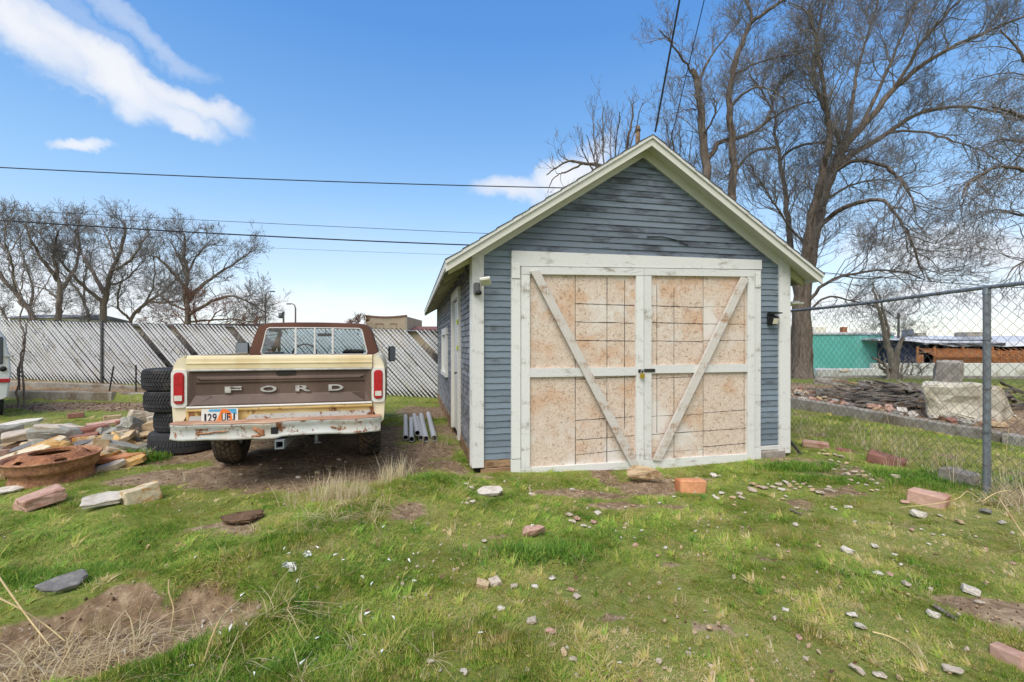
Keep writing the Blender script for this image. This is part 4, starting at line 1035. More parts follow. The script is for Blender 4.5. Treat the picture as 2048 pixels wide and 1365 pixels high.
    # bonnet, wings, grille
    for sg in (-1, 1):
        rings = []
        for y in [CF, 3.6] + list(np.linspace(3.64, 4.46, 11)) + [4.7, 4.92]:
            zb = z_(.64)
            if abs(y - 4.05) < .46: zb = max(zb, z_(.48) + math.sqrt(.46 ** 2 - (y - 4.05) ** 2))
            rings.append([(sg * px, y, pz) for px, pz in ((.95, zb), (.985, max(zb + .02, z_(.96))), (.97, z_(1.16)), (.9, z_(1.24)), (.72, z_(1.26)), (.72, zb + .02))])
        M().loft(rings, True, False).build('wing', MT['ctruckp'], T)
        M().lathe([(.001, 0), (.09, 0), (.1, -.03), (.11, -.03)], 18, Matrix.Translation((sg * .72, 4.95, z_(1.0))) @ Matrix.Rotation(R(-90), 4, 'X')).build('headlight', MT['clearlens'], T)
    M().loft([[(x, y, z_(zz)) for x, zz in ((-.72, 1.24), (-.5, 1.275), (0, 1.285), (.5, 1.275), (.72, 1.24), (.72, 1.2), (-.72, 1.2))] for y in (CF + .15, 4.4, 4.9)], True, False).build('bonnet', MT['brown'], T)
    M().box(-.9, .9, 4.9, 4.96, z_(.8), z_(1.2), .02).build('grille', MT['blackp'], T)
    M().box(-.98, .98, 4.96, 5.1, z_(.56), z_(.74), .03).build('front_bumper', MT['chrome'], T)
    # mirrors
    for sg, tw, mx, mz, hw_ in ((-1, -6, 1.24, 1.41, .1), (1, 52, 1.075, 1.345, .085)):
        mr = M().tube([(sg * .9, 3.12, z_(1.3)), (sg * (mx - .02), 3.1, z_(mz - .12)), (sg * mx, 3.1, z_(mz + .1)), (sg * .82, 3.2, z_(mz + .14))], .008, 6).build('door_mirror', MT['chrome'], T)
        mw = Matrix.Translation((sg * mx, 3.06, z_(mz))) @ Matrix.Rotation(R(tw), 4, 'Z')
        M().box(-hw_, hw_, -.012, .03, -.13, .13, .02, mw).build('mirror_shell', MT['blackp'], mr)
        M().box(-hw_ * .86, hw_ * .86, -.016, -.0125, -.118, .118, .001, mw).build('mirror_glass', MT['steel'], mr)
    M().prism([(-.88, 1.4), (-.8, 1.4), (-.86, 1.52)], 3.0, 3.02).build('red_rag', MT['redlens'], T).location.z = -gzt
truck()


def pipes():
    """galvanised pipes lying side by side, pointing away along the garage"""
    d = Vector((-math.sin(GA), math.cos(GA), 0))
    data = [(812, 889, 2.75, .040, 'leftmost galvanised pipe on the grass beside the truck'), (828, 893, 2.4, .040, 'galvanised pipe second from the left, tip nearest the camera'),
            (838, 884, 2.75, .040, 'galvanised pipe resting on top in the middle of the bundle'), (846, 889, 2.5, .038, 'galvanised pipe lying low, just left of the two dark mouthed pipes'),
            (848, 893, 2.9, .046, 'wide mouthed galvanised pipe second from the right'), (862, 889, 2.9, .046, 'rightmost galvanised pipe, closest to the garage')]
    x0 = -1.57
    offs = [(0, 0, .0), (.115, -.12, .0), (.165, .05, .07), (.215, .05, .0), (.31, -.06, .0), (.41, .08, .0)]
    for (px, py, L, r, lab), (ox, oy, oz) in zip(data, offs):
        t = thing('pipe', lab, 'pipe', (0, 0, 0), 0, 'galvanised pipes lying by the garage')
        a = Vector((x0 + ox, 6.86 + oy, 0)); b = a + d * L + Vector((random.uniform(-.03, .03), 0, 0))
        a.z = gz(a.x, a.y) + r + oz + .015; b.z = gz(b.x, b.y) + r + oz * .3 + .015
        ax = (b - a).normalized(); e = ax.orthogonal().normalized(); f = ax.cross(e); n = 18; V = []
        for (q, rr) in ((a, r), (b, r), (b, r * .9), (a, r * .9)):
            for j in range(n): V.append(q + (e * math.cos(2 * PI * j / n) + f * math.sin(2 * PI * j / n)) * rr)
        F = [(i * n + j, i * n + (j + 1) % n, ((i + 1) % 4) * n + (j + 1) % n, ((i + 1) % 4) * n + j) for i in range(4) for j in range(n)]
        M().add(V, F, False).build('tube', MT['pipe'], t)
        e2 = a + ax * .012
        M().add([e2 + ax * .4 + (e * math.cos(2 * PI * j / n) + f * math.sin(2 * PI * j / n)) * r * .88 for j in range(n)], [tuple(range(n))]).build('bore_shade', MT['dark'], t)  # near-black disc paints the shade inside the open pipe
pipes()


def van():
    """white van at the left edge, only its rear corner reaches into the picture"""
    Y = 9.6
    x1 = p3(19, 0, Y).x
    t = thing('van', 'white van at left edge with red tail lamp, only its corner showing', 'van', (x1 - 1.02 * math.cos(R(50)), Y - 1.02 * math.sin(R(50)), gz(x1 - .3, Y)), R(50))
    zb = gz(x1 - .3, Y)
    pts = [(-.06, .38), (0.0, .42), (.05, .9), (.03, 1.2), (-.03, 1.62), (-.12, 1.78), (-.3, 1.86)]
    def sec(y, s=0): return [(1.0 + px - s, y, pz) for px, pz in pts] + [(-1.0 - px + s, y, pz) for px, pz in pts[::-1]]
    M().loft([sec(0, .03), sec(.04), sec(2.4), sec(4.4, .06)], True, False).build('body', MT['van'], t)
    M().box(.55, .93, -.03, .01, 1.1, 1.66, .03).build('rear_window', MT['winblue'], t)
    M().box(.84, 1.03, -.03, .012, .72, .8, .012).build('tail_lamp', MT['redlens'], t)
    M().lathe([(.001, 0), (.05, 0), (.055, .03)], 14, Matrix.Translation((.93, -.03, 1.0)) @ Matrix.Rotation(R(-90), 4, 'X')).build('fuel_cap', MT['blackp'], t)
    M().box(.95, 1.08, -.04, .03, 1.24, 1.29, .01).build('hinge', MT['chrome'], t)
    for y in (.7, 3.5):
        for s in (-1, 1): link('wheel', tyre_mesh(.33, .2, .2, 4, 40, 'tyre', .006), t, (s * .86, y, .32))
    M().box(.6, .9, -.02, .1, .1, .36, .02).build('mud_flap', MT['blackp'], t)
van()


# ------------------------------------------------------------------ fences
def slat_fence():
    X0, X1 = -17.5, 1.2
    F0 = thing('slat_fence', 'chain link fence filled with diagonal white slats behind the truck', 'fence', (0, 0, 0))
    H = 1.82; P = .118; rg = random.Random(11)
    n = int((X1 - X0) / P)
    # slat prototype: a 45 degree flat strip with rounded top
    hw = .0325
    def slat_mesh(seed):
        r_ = random.Random(seed); b = M(); L = H * 1.414
        k = 7; rings = []
        for i in range(k + 1):
            t = i / k; s = t * L; wv = r_.uniform(-.003, .003); w = hw * (.5 if i in (0, k) else 1)
            c = Vector((s * .7071, wv, H - s * .7071)); nx = Vector((.7071, 0, .7071))
            rings.append([c - nx * w + Vector((0, .002, 0)), c - nx * w * .9 + Vector((0, -.003, 0)), c + nx * w * .9 + Vector((0, -.004, 0)), c + nx * w + Vector((0, .002, 0))])
        b.loft(rings, True, False); return b.mesh('slat', MT['slat'])
    protos = [slat_mesh(i) for i in range(5)]
    gaps = set()
    for px in (262, 335, 448, 812): gaps.add(None)
    def idx_at(px):
        r_ = (px - CX) / FP; Yq = (14.6 - 17 * .1351) / (1 + .1351 * r_); return int(round((r_ * Yq - X0) / P))
    gaps = {i + j for i in (idx_at(260), idx_at(331), idx_at(446), idx_at(812)) for j in (0, 1)}
    for i in range(n):
        if i in gaps: continue
        x = X0 + i * P; o = link('slat', protos[i % 5], F0, (x, float(fence_y(x)) - .006 + (i % 2) * .003, float(fence_z(x)) + rg.uniform(-.012, .012)))
        sl = (float(fence_z(x + 1.2)) - float(fence_z(x))) / 1.2
        o.rotation_euler = (0, -math.atan(sl) * .9 + rg.uniform(-.0012, .0012), -math.atan(.1351))
    # wires of the chain link running along the slats and across them
    polys = []
    def at(x, h, off=-.016): return (x, float(fence_y(x)) + off, float(fence_z(x)) + h)
    for i in range(n + 14):
        x = X0 + (i + .5) * P
        if i not in gaps and i + 1 not in gaps: polys.append(([at(min(max(x + t * H, X0), X1 + 1), H * (1 - t) + .02, .012) for t in np.linspace(-.01, 1.0, 5)], [.0115] * 5))
        polys.append(([at(min(max(x - t * H, X0), X1 + 1), H * (1 - t) + .02, -.014) for t in np.linspace(-.01, 1.0, 5)], [.0022] * 5))
    V, Fc = tubes_np(polys, 4); tag(link('chain_link_mesh', np_mesh('chain_link_mesh', V, Fc, MT['wired']), F0), kind='stuff')
    M().tube([at(x, H - .02, .03) for x in np.linspace(X0, X1, 20)], .014, 8).build('top_rail', MT['steel'], F0)
    for px in (206, -150, 545, 880):
        r_ = (px - CX) / FP; Yq = (14.6 - 17 * .1351) / (1 + .1351 * r_); x = r_ * Yq
        a = at(x, -.2, -.045); b = at(x, H + .06, -.045)
        M().tube([a, b], .034, 12).build('post', MT['wire'], F0)
    return F0
slat_fence()


def chain_fence():
    F0 = thing('chain_link_fence', 'galvanised chain link fence running back from the grey post right of the garage', 'fence', (0, 0, 0))
    # line of the fence, running away from the camera
    A, B = (4.80, 2.2), (4.66, 10.6)
    def at(y, z): t = (y - A[1]) / (B[1] - A[1]); return (A[0] + (B[0] - A[0]) * t, y, z)
    TOPZ = 2.065
    rail = [at(y, TOPZ + (.01 * math.sin(y * 1.7))) for y in np.linspace(A[1], B[1], 24)]
    M().tube(rail, .021, 10).build('top_rail', MT['steel'], F0)
    yp = 4.66
    for y in (yp, 8.3, 10.5):
        p = at(y, 0); zt = gz(p[0], y)
        pm = M().tube([(p[0], y, zt - .2), (p[0], y, TOPZ - .03)], .031, 16).tube([(p[0], y, TOPZ - .06), (p[0], y, TOPZ + .0)], [.036, .03], 12).build('post', MT['steel'], F0)
        for h in (1.55, 1.06, .62, .3): M().tube([(p[0] + .036 * math.cos(a), y + .036 * math.sin(a), h + zt * .5 + .01 * math.cos(a)) for a in np.linspace(0, 2 * PI, 13)[:-1]], .003, 5, False, True, True).build('wire_tie', MT['wire'], pm)
    W = .108; H0 = .05
    rs = np.random.RandomState(4); polys = []
    ys = np.arange(A[1], B[1], W / 2)
    nz_ = int((TOPZ - H0) / (W / 2))
    for i, y in enumerate(ys):
        pts = []; 
        for j in range(nz_ + 1):
            z = TOPZ + .015 - j * (W / 2)
            ph = (j + i) % 2
            yy = y + (W / 2 if ph else 0); bulge = .035 * math.sin(yy * 2.1) * math.sin(max(0, (z - H0)) * 1.5)
            q = at(yy, z); zg = H0
            # slack in the lower part of the mesh
            pts.append((q[0] - .02 + bulge + (.004 if ph else -.004), yy + .02 * math.sin(z * 3 + i * .02), z))
        polys.append((pts, [.0026] * len(pts)))
    V, Fc = tubes_np(polys, 4); tag(link('chain_link_mesh', np_mesh('chain_link_mesh', V, Fc, MT['wire'], True), F0), kind='stuff')
    # wire loops over the rail
    polys = []
    for y in np.arange(A[1], B[1], .33):
        q = at(y, TOPZ); polys.append(([(q[0] + .026 * math.cos(a), q[1] + .01 * a / 6, q[2] + .026 * math.sin(a)) for a in np.linspace(0, 2 * PI, 9)], [.003] * 9))
    V, Fc = tubes_np(polys, 4); link('wire_tie', np_mesh('wire_tie', V, Fc, MT['wire']), F0)
    return F0
chain_fence()


def curbs():
    rg = random.Random(2)
    def wall(name, lab, pts, h, w, cat='low wall', m='concrete', n=24, sink=.25):
        rings = []
        L = len(pts)
        for i in range(n + 1):
            t = i / n * (L - 1); a = min(int(t), L - 2); f = t - a
            x = pts[a][0] + (pts[a + 1][0] - pts[a][0]) * f; y = pts[a][1] + (pts[a + 1][1] - pts[a][1]) * f; zt = pts[a][2] + (pts[a + 1][2] - pts[a][2]) * f
            d = Vector((pts[a + 1][0] - pts[a][0], pts[a + 1][1] - pts[a][1], 0)).normalized(); nn = Vector((-d.y, d.x, 0)); c = Vector((x, y, 0))
            j = lambda s=.012: rg.uniform(-s, s)
            zt += j(.008)
            rings.append([tuple(c - nn * w / 2 + Vector((j(), j(), zt - h))), tuple(c - nn * w / 2 + Vector((j(), j(), zt - .02))), tuple(c - nn * (w / 2 - .02) + Vector((0, 0, zt))), tuple(c + nn * (w / 2 - .02) + Vector((0, 0, zt))), tuple(c + nn * w / 2 + Vector((j(), j(), zt - .02))), tuple(c + nn * w / 2 + Vector((0, 0, zt - h)))])
        t = M().loft(rings, True, False).build(name, MT[m]); return tag(t, lab, cat)
    fy = lambda x, d: (x, float(fence_y(x)) + d)
    z0 = lambda x: float(fence_z(x))
    wall('concrete_curb', 'upper concrete curb right at the foot of the white slat fence', [(*fy(x, -.3), z0(x) + .0) for x in (-16.5, -13, -11, -9.2)], .6, .14, 'curb')
    wall('concrete_curb', 'long lower concrete curb in front of the slat fence by the van', [(*fy(x, -1.36), .24) for x in (-16.5, -13, -10.6)], .6, .14, 'curb')
    wall('concrete_curb', 'short curb piece with broken end between the stakes and tyre stack', [(*fy(x, -1.22), .22) for x in (-10.5, -9.6, -8.4)], .6, .14, 'curb')
    wall('concrete_curb', 'cracked concrete curb edging the rubble bed behind the chain link fence', [(float(curb_x(y)) + .02, y, .15 + (y - 7.5) * .03) for y in (13.5, 11.2, 9.6, 8.2, 7.2)], .5, .17, 'curb')
    wall('concrete_curb', 'short broken curb segment under the big boulder', [(float(curb_x(y)) + .0, y, .14) for y in (7.15, 6.6, 6.0)], .5, .2, 'curb')
    wall('garden_curb', 'pale curb strip far behind the rubble bed before the grass strip', [(6.0, 16.2, gz(6.4, 16.2) + .07), (12, 15.9, .46), (19, 15.4, .44)], .4, .14, 'curb')
    # iron stakes
    for (px, pb, pt, tilt, lab) in ((39, 762, 727, 0, 'black iron stake near the van, leftmost of three'), (218, 782, 733, 12, 'bent black iron stake leaning right of the fence post'), (272, 772, 730, 0, 'thin straight black stake left of the tyre stack')):
        Y = float(fence_y((px - CX) / FP * 13.2)) - .9; a = p3(px, pb, Y); b = p3(px, pt, Y); b.x += math.tan(R(tilt)) * (b.z - a.z) * .9; a.z = min(a.z, gz(a.x, a.y)) - .05
        st = M().bar(a, b, .03, .03, .004); 
        for k in range(3):
            c = a.lerp(b, .45 + k * .22); st.box(c.x - .026, c.x + .026, c.y - .02, c.y + .02, c.z - .012, c.z + .012, .004)
        tag(st.build('iron_stake', MT['darkmetal']), lab, 'stake', 'iron stakes by the slat fence')
curbs()


# ------------------------------------------------------------------ bare trees
def spline(pts, k):
    P = np.array(pts, float); n = len(P)
    t = np.linspace(0, n - 1, k); out = []
    for u in t:
        i = min(int(u), n - 2); f = u - i
        p0, p1, p2, p3_ = P[max(i - 1, 0)], P[i], P[i + 1], P[min(i + 2, n - 1)]
        out.append(.5 * (2 * p1 + (p2 - p0) * f + (2 * p0 - 5 * p1 + 4 * p2 - p3_) * f * f + (3 * p1 - p0 - 3 * p2 + p3_) * f ** 3))
    return np.array(out)


def grow_tree(name, label, guides, base, cat='tree', group=None, dens=(3.2, 4.2, 4.5, 2.4), lens=(1.7, .85, .42, .22), rad=.022, rmin=.0045, up=.25, seed=1, bark='bark', twig='twig', start=.28, wob=.04, droop=0.0, minz=2.0, thick=1.0):
    """guides: [(world points, r0, r1)] = trunk and limbs; finer branches grow from them level by level"""
    rg = random.Random(seed); ga = rg.gauss; U = rg.uniform
    T = thing(name, label, cat, base, 0, group); bx, by, bz = base
    guides = [([(p[0][0], p[0][1], gz(p[0][0], p[0][1]) - .1)] + list(p), a, b) if (i == 0 or abs(p[0][2] - bz) < 1.6) and p[0][2] > gz(p[0][0], p[0][1]) + .05 else (p, a, b) for i, (p, a, b) in enumerate(guides)]
    guides = [(p, a * thick, b * thick) for p, a, b in guides]
    limbs = []; parents = []
    for gi, (pts, r0, r1) in enumerate(guides):
        k = max(6, len(pts) * 4); Pp = spline(pts, k)
        Pp[1:] += np.array([[ga(0, wob * .5), ga(0, wob * .5), ga(0, wob * .3)] for _ in range(k - 1)])
        t = np.linspace(0, 1, k); r = r0 + (r1 - r0) * t ** .75
        if gi == 0: r[0] *= 1.5; r[1] *= 1.18
        limbs.append((Pp - np.array(base), r)); parents.append(((Pp - np.array(base)).tolist(), r.tolist()))
    for (p, r) in limbs: pass
    V, F = tubes_np([(p, r) for p, r in limbs], 10)
    bumpv = (vnoise(V[:, 0] * 9 + V[:, 1] * 5, V[:, 2] * 2.2, 1, 5) - .5)
    link('trunk', np_mesh('trunk', V, F, MT[bark], True), T)
    tw = [[], []]
    for lev, (dn, ln) in enumerate(zip(dens, lens)):
        nxt = []; npt = (6, 5, 4, 3)[min(lev, 3)]
        for P_, r_ in parents:
            segs = [math.dist(P_[i], P_[i + 1]) for i in range(len(P_) - 1)]; L = sum(segs)
            cnt = dn * L if lev == 0 else dn
            cnt = int(cnt) + (rg.random() < cnt % 1)
            s0 = start if lev == 0 else .15
            for c in range(cnt):
                t = s0 + (1 - s0) * rg.random() ** .8; d = t * L; i = 0
                while i < len(segs) - 1 and d > segs[i]: d -= segs[i]; i += 1
                f = min(1, d / max(segs[i], 1e-6)); a, b = P_[i], P_[i + 1]
                if lev == 0 and a[2] + bz < minz + U(0, 1) * minz * .5: continue
                o = [a[j] + (b[j] - a[j]) * f for j in range(3)]; rp = r_[i] + (r_[i + 1] - r_[i]) * f
                tl = max(segs[i], 1e-6); tx, ty, tz = (b[0] - a[0]) / tl, (b[1] - a[1]) / tl, (b[2] - a[2]) / tl
                nx, ny, nz = ga(0, 1), ga(0, 1), ga(0, 1); dt = nx * tx + ny * ty + nz * tz; nx -= dt * tx; ny -= dt * ty; nz -= dt * tz
                nl = math.sqrt(nx * nx + ny * ny + nz * nz) or 1; w = U(.55, 1.15)
                dx, dy, dz = tx + nx / nl * w, ty + ny / nl * w, tz + nz / nl * w + up - droop * lev
                length = ln * U(.55, 1.35) * (1.15 - .45 * t); st = length / (npt - 1)
                rr = max(rmin, min(rp * .62, rad * (.5 ** lev) * U(.7, 1.3)))
                pts = [tuple(o)]; bend = .34
                for q in range(npt - 1):
                    m = math.sqrt(dx * dx + dy * dy + dz * dz) or 1
                    o = [o[0] + dx / m * st, o[1] + dy / m * st, o[2] + dz / m * st]; pts.append(tuple(o))
                    dx = dx / m + ga(0, bend); dy = dy / m + ga(0, bend); dz = dz / m + ga(0, bend) + up * .35 - droop * .5
                rs = [rr + (max(rmin * .7, rr * .35) - rr) * q / (npt - 1) for q in range(npt)]
                nxt.append((pts, rs)); tw[0 if lev == 0 else 1].append((pts, rs))
        parents = nxt
    Vs, Fs = [], []; off = 0
    for lst, sd in ((tw[0], 5), (tw[1], 3)):
        if lst:
            v, f = tubes_np(lst, sd)
            if sd: Vs.append(v); Fs.append(f + off); off += len(v)
    link('crown', np_mesh('crown', np.concatenate(Vs), np.concatenate(Fs), MT[twig], True), T)
    return T


def G_(Y, *pts, r=(.2, .05)):
    """limb measured on the photograph; optional third number moves a point nearer or farther"""
    return ([tuple(p3(p[0], p[1], Y + (p[2] if len(p) > 2 else 0))) for p in pts], r[0], r[1])


def trees():
    Y = 16
    b = p3(1603, 752, Y); b.z = gz(b.x, Y) - .1
    gd = [G_(Y, (1603, 762), (1605, 680), (1606, 590), (1622, 490, .2), (1642, 410, .4), (1668, 335, .5), (1690, 290, .5), r=(.46, .2)),
          G_(Y, (1590, 760, .2), (1592, 690, .2), (1598, 600), (1612, 510, -.3), (1626, 425, -.6), (1646, 345, -.9), (1658, 275, -1.2), (1652, 200, -1.5), (1636, 110, -1.8), (1618, 20, -2), r=(.33, .04)),
          G_(Y, (1692, 288, .5), (1740, 236, .4), (1800, 168, .2), (1862, 120), (1940, 78, -.3), (2060, 28, -.6), r=(.19, .04)),
          G_(Y, (1664, 340, .5), (1715, 302, 1), (1770, 270, 1.6), (1832, 230, 2.2), (1905, 214, 2.6), (1985, 222, 3), (2075, 240, 3.4), r=(.17, .04)),
          G_(Y, (1690, 292, .5), (1702, 220, .9), (1712, 150, 1.4), (1738, 65, 2), (1770, -40, 2.4), r=(.13, .03)),
          G_(Y, (1684, 300, .5), (1655, 235, .2), (1628, 150, 0), (1636, 60, -.2), (1660, -50, -.3), r=(.12, .03)),
          G_(Y, (1600, 620, .1), (1588, 540, .4), (1577, 455, .9), (1570, 390, 1.2), (1560, 325, 1.5), (1550, 265, 1.9), (1548, 225, 2), (1500, 150, 2.4), r=(.19, .035)),
          G_(Y, (1558, 320, 1.5), (1590, 296, 1.2), (1640, 286, .8), (1690, 300, .2), (1730, 330, -.3), r=(.08, .03)),
          G_(Y, (1552, 296, 1.6), (1512, 302, 1.8), (1482, 328, 2), (1466, 362, 2.1), r=(.08, .04)),
          G_(Y, (1640, 452, .3), (1672, 425, -.3), (1720, 405, -1), (1762, 400, -1.6), (1792, 430, -2), (1822, 482, -2.4), (1842, 545, -2.7), r=(.13, .03)),
          G_(Y, (1656, 352, .5), (1708, 322, 0), (1760, 330, -.6), (1792, 350, -1), (1816, 385, -1.3), (1832, 425, -1.5), r=(.11, .03)),
          G_(Y, (1604, 620), (1650, 568, -.6), (1718, 546, -1.4), (1790, 542, -2), (1850, 560, -2.4), r=(.09, .02)),
          G_(Y, (1606, 640), (1650, 596, .4), (1700, 600, 1), (1762, 618, 1.5), (1800, 640, 1.9), r=(.06, .02)),
          G_(Y, (1720, 258, .4), (1770, 150, 1), (1810, 60, 1.6), (1850, -30, 2), r=(.1, .03)),
          G_(Y, (1790, 175, .2), (1840, 90, -.5), (1900, 20, -1.1), (1960, -40, -1.6), r=(.09, .03)),
          G_(Y, (1770, 268, 1.6), (1830, 262, 1.2), (1900, 280, .8), (1960, 300, .5), (2010, 330, .2), r=(.07, .02)),
          G_(Y, (1652, 400, .4), (1700, 372, 1.2), (1760, 360, 2), (1800, 372, 2.4), r=(.07, .02)),
          G_(Y, (1620, 500, .2), (1570, 440, -.6), (1530, 380, -1), (1500, 330, -1.2), r=(.06, .02))]
    grow_tree('elm_tree', 'great bare elm with thick furrowed trunk right of the garage', gd, tuple(b), dens=(4.6, 5.0, 4.8, 2.5), lens=(1.6, .95, .5, .28), rad=.02, rmin=.0044, seed=3, up=.26, thick=.76)
    Y = 14.2
    b = p3(1448, 760, Y); b.z = gz(b.x, Y) - .1
    gd = [G_(Y, (1448, 765), (1438, 520), (1416, 390), (1412, 330), (1404, 268), (1398, 205), (1395, 168), (1384, 138), r=(.24, .1)),
          G_(Y, (1450, 700), (1458, 480), (1464, 400), (1468, 330), (1463, 262), (1458, 195), (1472, 125), (1488, 78), (1504, 45), (1560, 5), (1610, -25), r=(.22, .045)),
          G_(Y, (1392, 160), (1372, 128, -.2), (1346, 92, -.5), (1320, 62, -.8), r=(.055, .02)), G_(Y, (1397, 168), (1411, 132, .3), (1438, 90, .6), (1482, 40, 1), r=(.06, .02)),
          G_(Y, (1504, 46), (1494, 0, .3), (1478, -50, .5), r=(.06, .03)), G_(Y, (1464, 155), (1500, 132, .4), (1542, 118, .8), (1602, 106, 1.2), r=(.055, .02)),
          G_(Y, (1460, 214), (1490, 186, -.4), (1528, 174, -.8), (1572, 200, -1), r=(.06, .02)),
          G_(Y, (1415, 318), (1440, 286, .4), (1490, 272, .8), (1530, 246, 1.1), (1545, 216, 1.2), (1546, 190, 1.3), (1584, 140, 1.6), r=(.11, .03)),
          G_(Y, (1530, 246, 1.1), (1580, 216, 1.5), (1640, 200, 2), r=(.06, .02)), G_(Y, (1405, 275), (1430, 225, -.6), (1428, 195, -.8), r=(.045, .02)),
          G_(Y, (1399, 218), (1375, 220, -.4), (1346, 228, -.8), r=(.03, .012))]
    grow_tree('elm_tree', 'two stemmed bare elm standing behind the garage roof', gd, tuple(b), dens=(3.6, 4.6, 3.8, 1.8), lens=(.95, .6, .36, .2), rad=.016, rmin=.0042, seed=5, up=.32, thick=.8)
    Y = 15.5
    b = p3(1215, 700, Y); b.z = gz(b.x, Y) - .1
    gd = [G_(Y, (1215, 705), (1222, 500), (1232, 400), (1250, 320), (1262, 250), (1268, 205), r=(.13, .02))]
    for x1, y1 in ((1185, 235), (1205, 215), (1225, 240), (1160, 290), (1240, 225), (1285, 205), (1175, 270)):
        gd.append(G_(Y, (1225, 420, random.uniform(-.4, .4)), ((1225 + x1) / 2 - 6, 345, random.uniform(-.6, .6)), (x1, y1, random.uniform(-1, 1)), r=(.045, .012)))
    gd += [G_(Y, (1228, 345), (1195, 330), (1165, 327), (1140, 322), (1118, 332), (1094, 350), r=(.075, .018)), G_(Y, (1165, 328), (1135, 343), (1112, 352), (1098, 376), r=(.04, .012)), G_(Y, (1140, 323), (1120, 312), (1116, 300), r=(.02, .01))]
    grow_tree('shrubby_tree', 'slender bare tree with upright shoots left of the roof peak', gd, tuple(b), dens=(2.0, 3.0, 2.2, .6), lens=(.8, .45, .25, .15), rad=.014, rmin=.0045, seed=8, up=.6, start=.3)
    Y = 15
    b = p3(1350, 700, Y); b.z = gz(b.x, Y) - .1
    gd = [G_(Y, (1350, 705), (1348, 500), (1352, 420), (1350, 340), (1345, 260), r=(.1, .02))]
    for x1, y1 in ((1318, 290), (1335, 240), (1362, 250), (1385, 270), (1400, 300), (1330, 320), (1310, 340)):
        gd.append(G_(Y, (1350, 440, random.uniform(-.4, .4)), ((1350 + x1) / 2, 365, random.uniform(-.6, .6)), (x1, y1, random.uniform(-1, 1)), r=(.04, .012)))
    grow_tree('shrubby_tree', 'thicket of thin bare shoots right of the roof peak', gd, tuple(b), dens=(2.2, 3.2, 2.4, .8), lens=(.8, .45, .25, .15), rad=.013, seed=9, up=.55, start=.3)
    Y = 12.5
    b = p3(2250, 780, Y); b.z = gz(b.x, Y) - .1
    gd = [G_(Y, (2250, 790), (2240, 600), (2210, 420), (2170, 320), (2110, 262), (2050, 235), (1985, 212), r=(.3, .03)),
          G_(Y, (2225, 480), (2140, 400, -.4), (2060, 345, -.8), (1990, 335, -1), (1935, 372, -1.2), (1925, 410, -1.3), r=(.12, .015)),
          G_(Y, (2215, 440), (2130, 440, .5), (2050, 432, .8), (1990, 420, 1), (1945, 432, 1.1), r=(.1, .014)),
          G_(Y, (2200, 400), (2120, 330, .8), (2060, 290, 1.2), (2000, 280, 1.5), (1950, 300, 1.7), r=(.1, .014)),
          G_(Y, (2190, 350), (2100, 200), (2050, 120), (2000, 60), r=(.12, .02)), G_(Y, (2230, 520), (2120, 500, -.3), (2050, 520, -.5), (2010, 560, -.6), r=(.08, .012)),
          G_(Y, (2060, 290, 1.2), (2010, 340, 1), (1975, 390, .9), r=(.04, .012))]
    grow_tree('elm_tree', 'bare tree reaching in from the right edge with drooping twigs', gd, tuple(b), dens=(3.4, 4.4, 3.4, 1.4), lens=(1.3, .8, .45, .25), rad=.018, rmin=.0045, seed=12, up=.0, droop=.12, thick=.75)
    # trees beyond the slat fence
    Y = 23
    def left(lab, base, limbs, seed, Yd, **kw):
        low = lambda q: (q[0], 640 - (640 - q[1]) * .86 if q[1] < 640 else q[1], *q[2:])
        limbs = [tuple(low(q) for q in l[:-1]) + (l[-1],) for l in limbs]
        b = p3(base[0], base[1], Yd); b.z = gz(b.x, Yd) - .1
        kw.setdefault('dens', (3.6, 5.0, 4.2, 2.0)); kw.setdefault('lens', (1.25, .75, .42, .22)); kw.setdefault('rad', .02); kw.setdefault('rmin', .0062); kw.setdefault('thick', .82)
        return grow_tree('bare_tree', lab, [G_(Yd, *l[:-1], r=l[-1]) for l in limbs], tuple(b), group='bare trees beyond the slat fence', seed=seed, start=.2, **kw)
    left('bare round crowned tree nearest the truck cab beyond the slat fence', (374, 700), [((374, 705), (376, 640), (372, 590), (374, 540), (370, 490), (368, 440), (.26, .05)), ((374, 600), (405, 560, .5), (440, 530, 1), (480, 500, 1.4), (505, 480, 1.6), (.14, .03)), ((373, 570), (345, 530, -.4), (320, 500, -.8), (300, 490, -1), (.12, .03)),
         ((376, 630), (420, 600, -.4), (460, 585, -.8), (500, 600, -1), (535, 625, -1), (.12, .03)), ((372, 540), (395, 490, .4), (420, 455, .7), (.09, .02)), ((372, 530), (350, 480), (340, 450), (.08, .02)), ((375, 645), (430, 640, .5), (480, 640, .8), (520, 650, 1), (.08, .02)), ((375, 620), (340, 600), (310, 575), (.08, .02))], 21, 23, dens=(4.2, 5.2, 4.6, 2.1))
    left('tall leaning pale trunked tree in the middle of the row beyond the slat fence', (200, 700), [((205, 705), (206, 620), (212, 575), (222, 530), (240, 480), (252, 430), (246, 410), (.27, .05)), ((212, 580), (190, 540, .5), (170, 500, 1), (150, 455, 1.3), (160, 410, 1.5), (.15, .03)), ((222, 530), (262, 500, -.5), (285, 460, -.9), (300, 440, -1), (.1, .03)), ((208, 600), (176, 570, -.4), (140, 530, -.9), (105, 480, -1.3), (70, 430, -1.6), (.14, .03)), ((230, 500), (215, 450, .6), (200, 420, 1), (.08, .02)), ((215, 560), (245, 550, .8), (275, 520, 1), (290, 500, 1.2), (.08, .02))], 22, 24, bark='barkgrey')
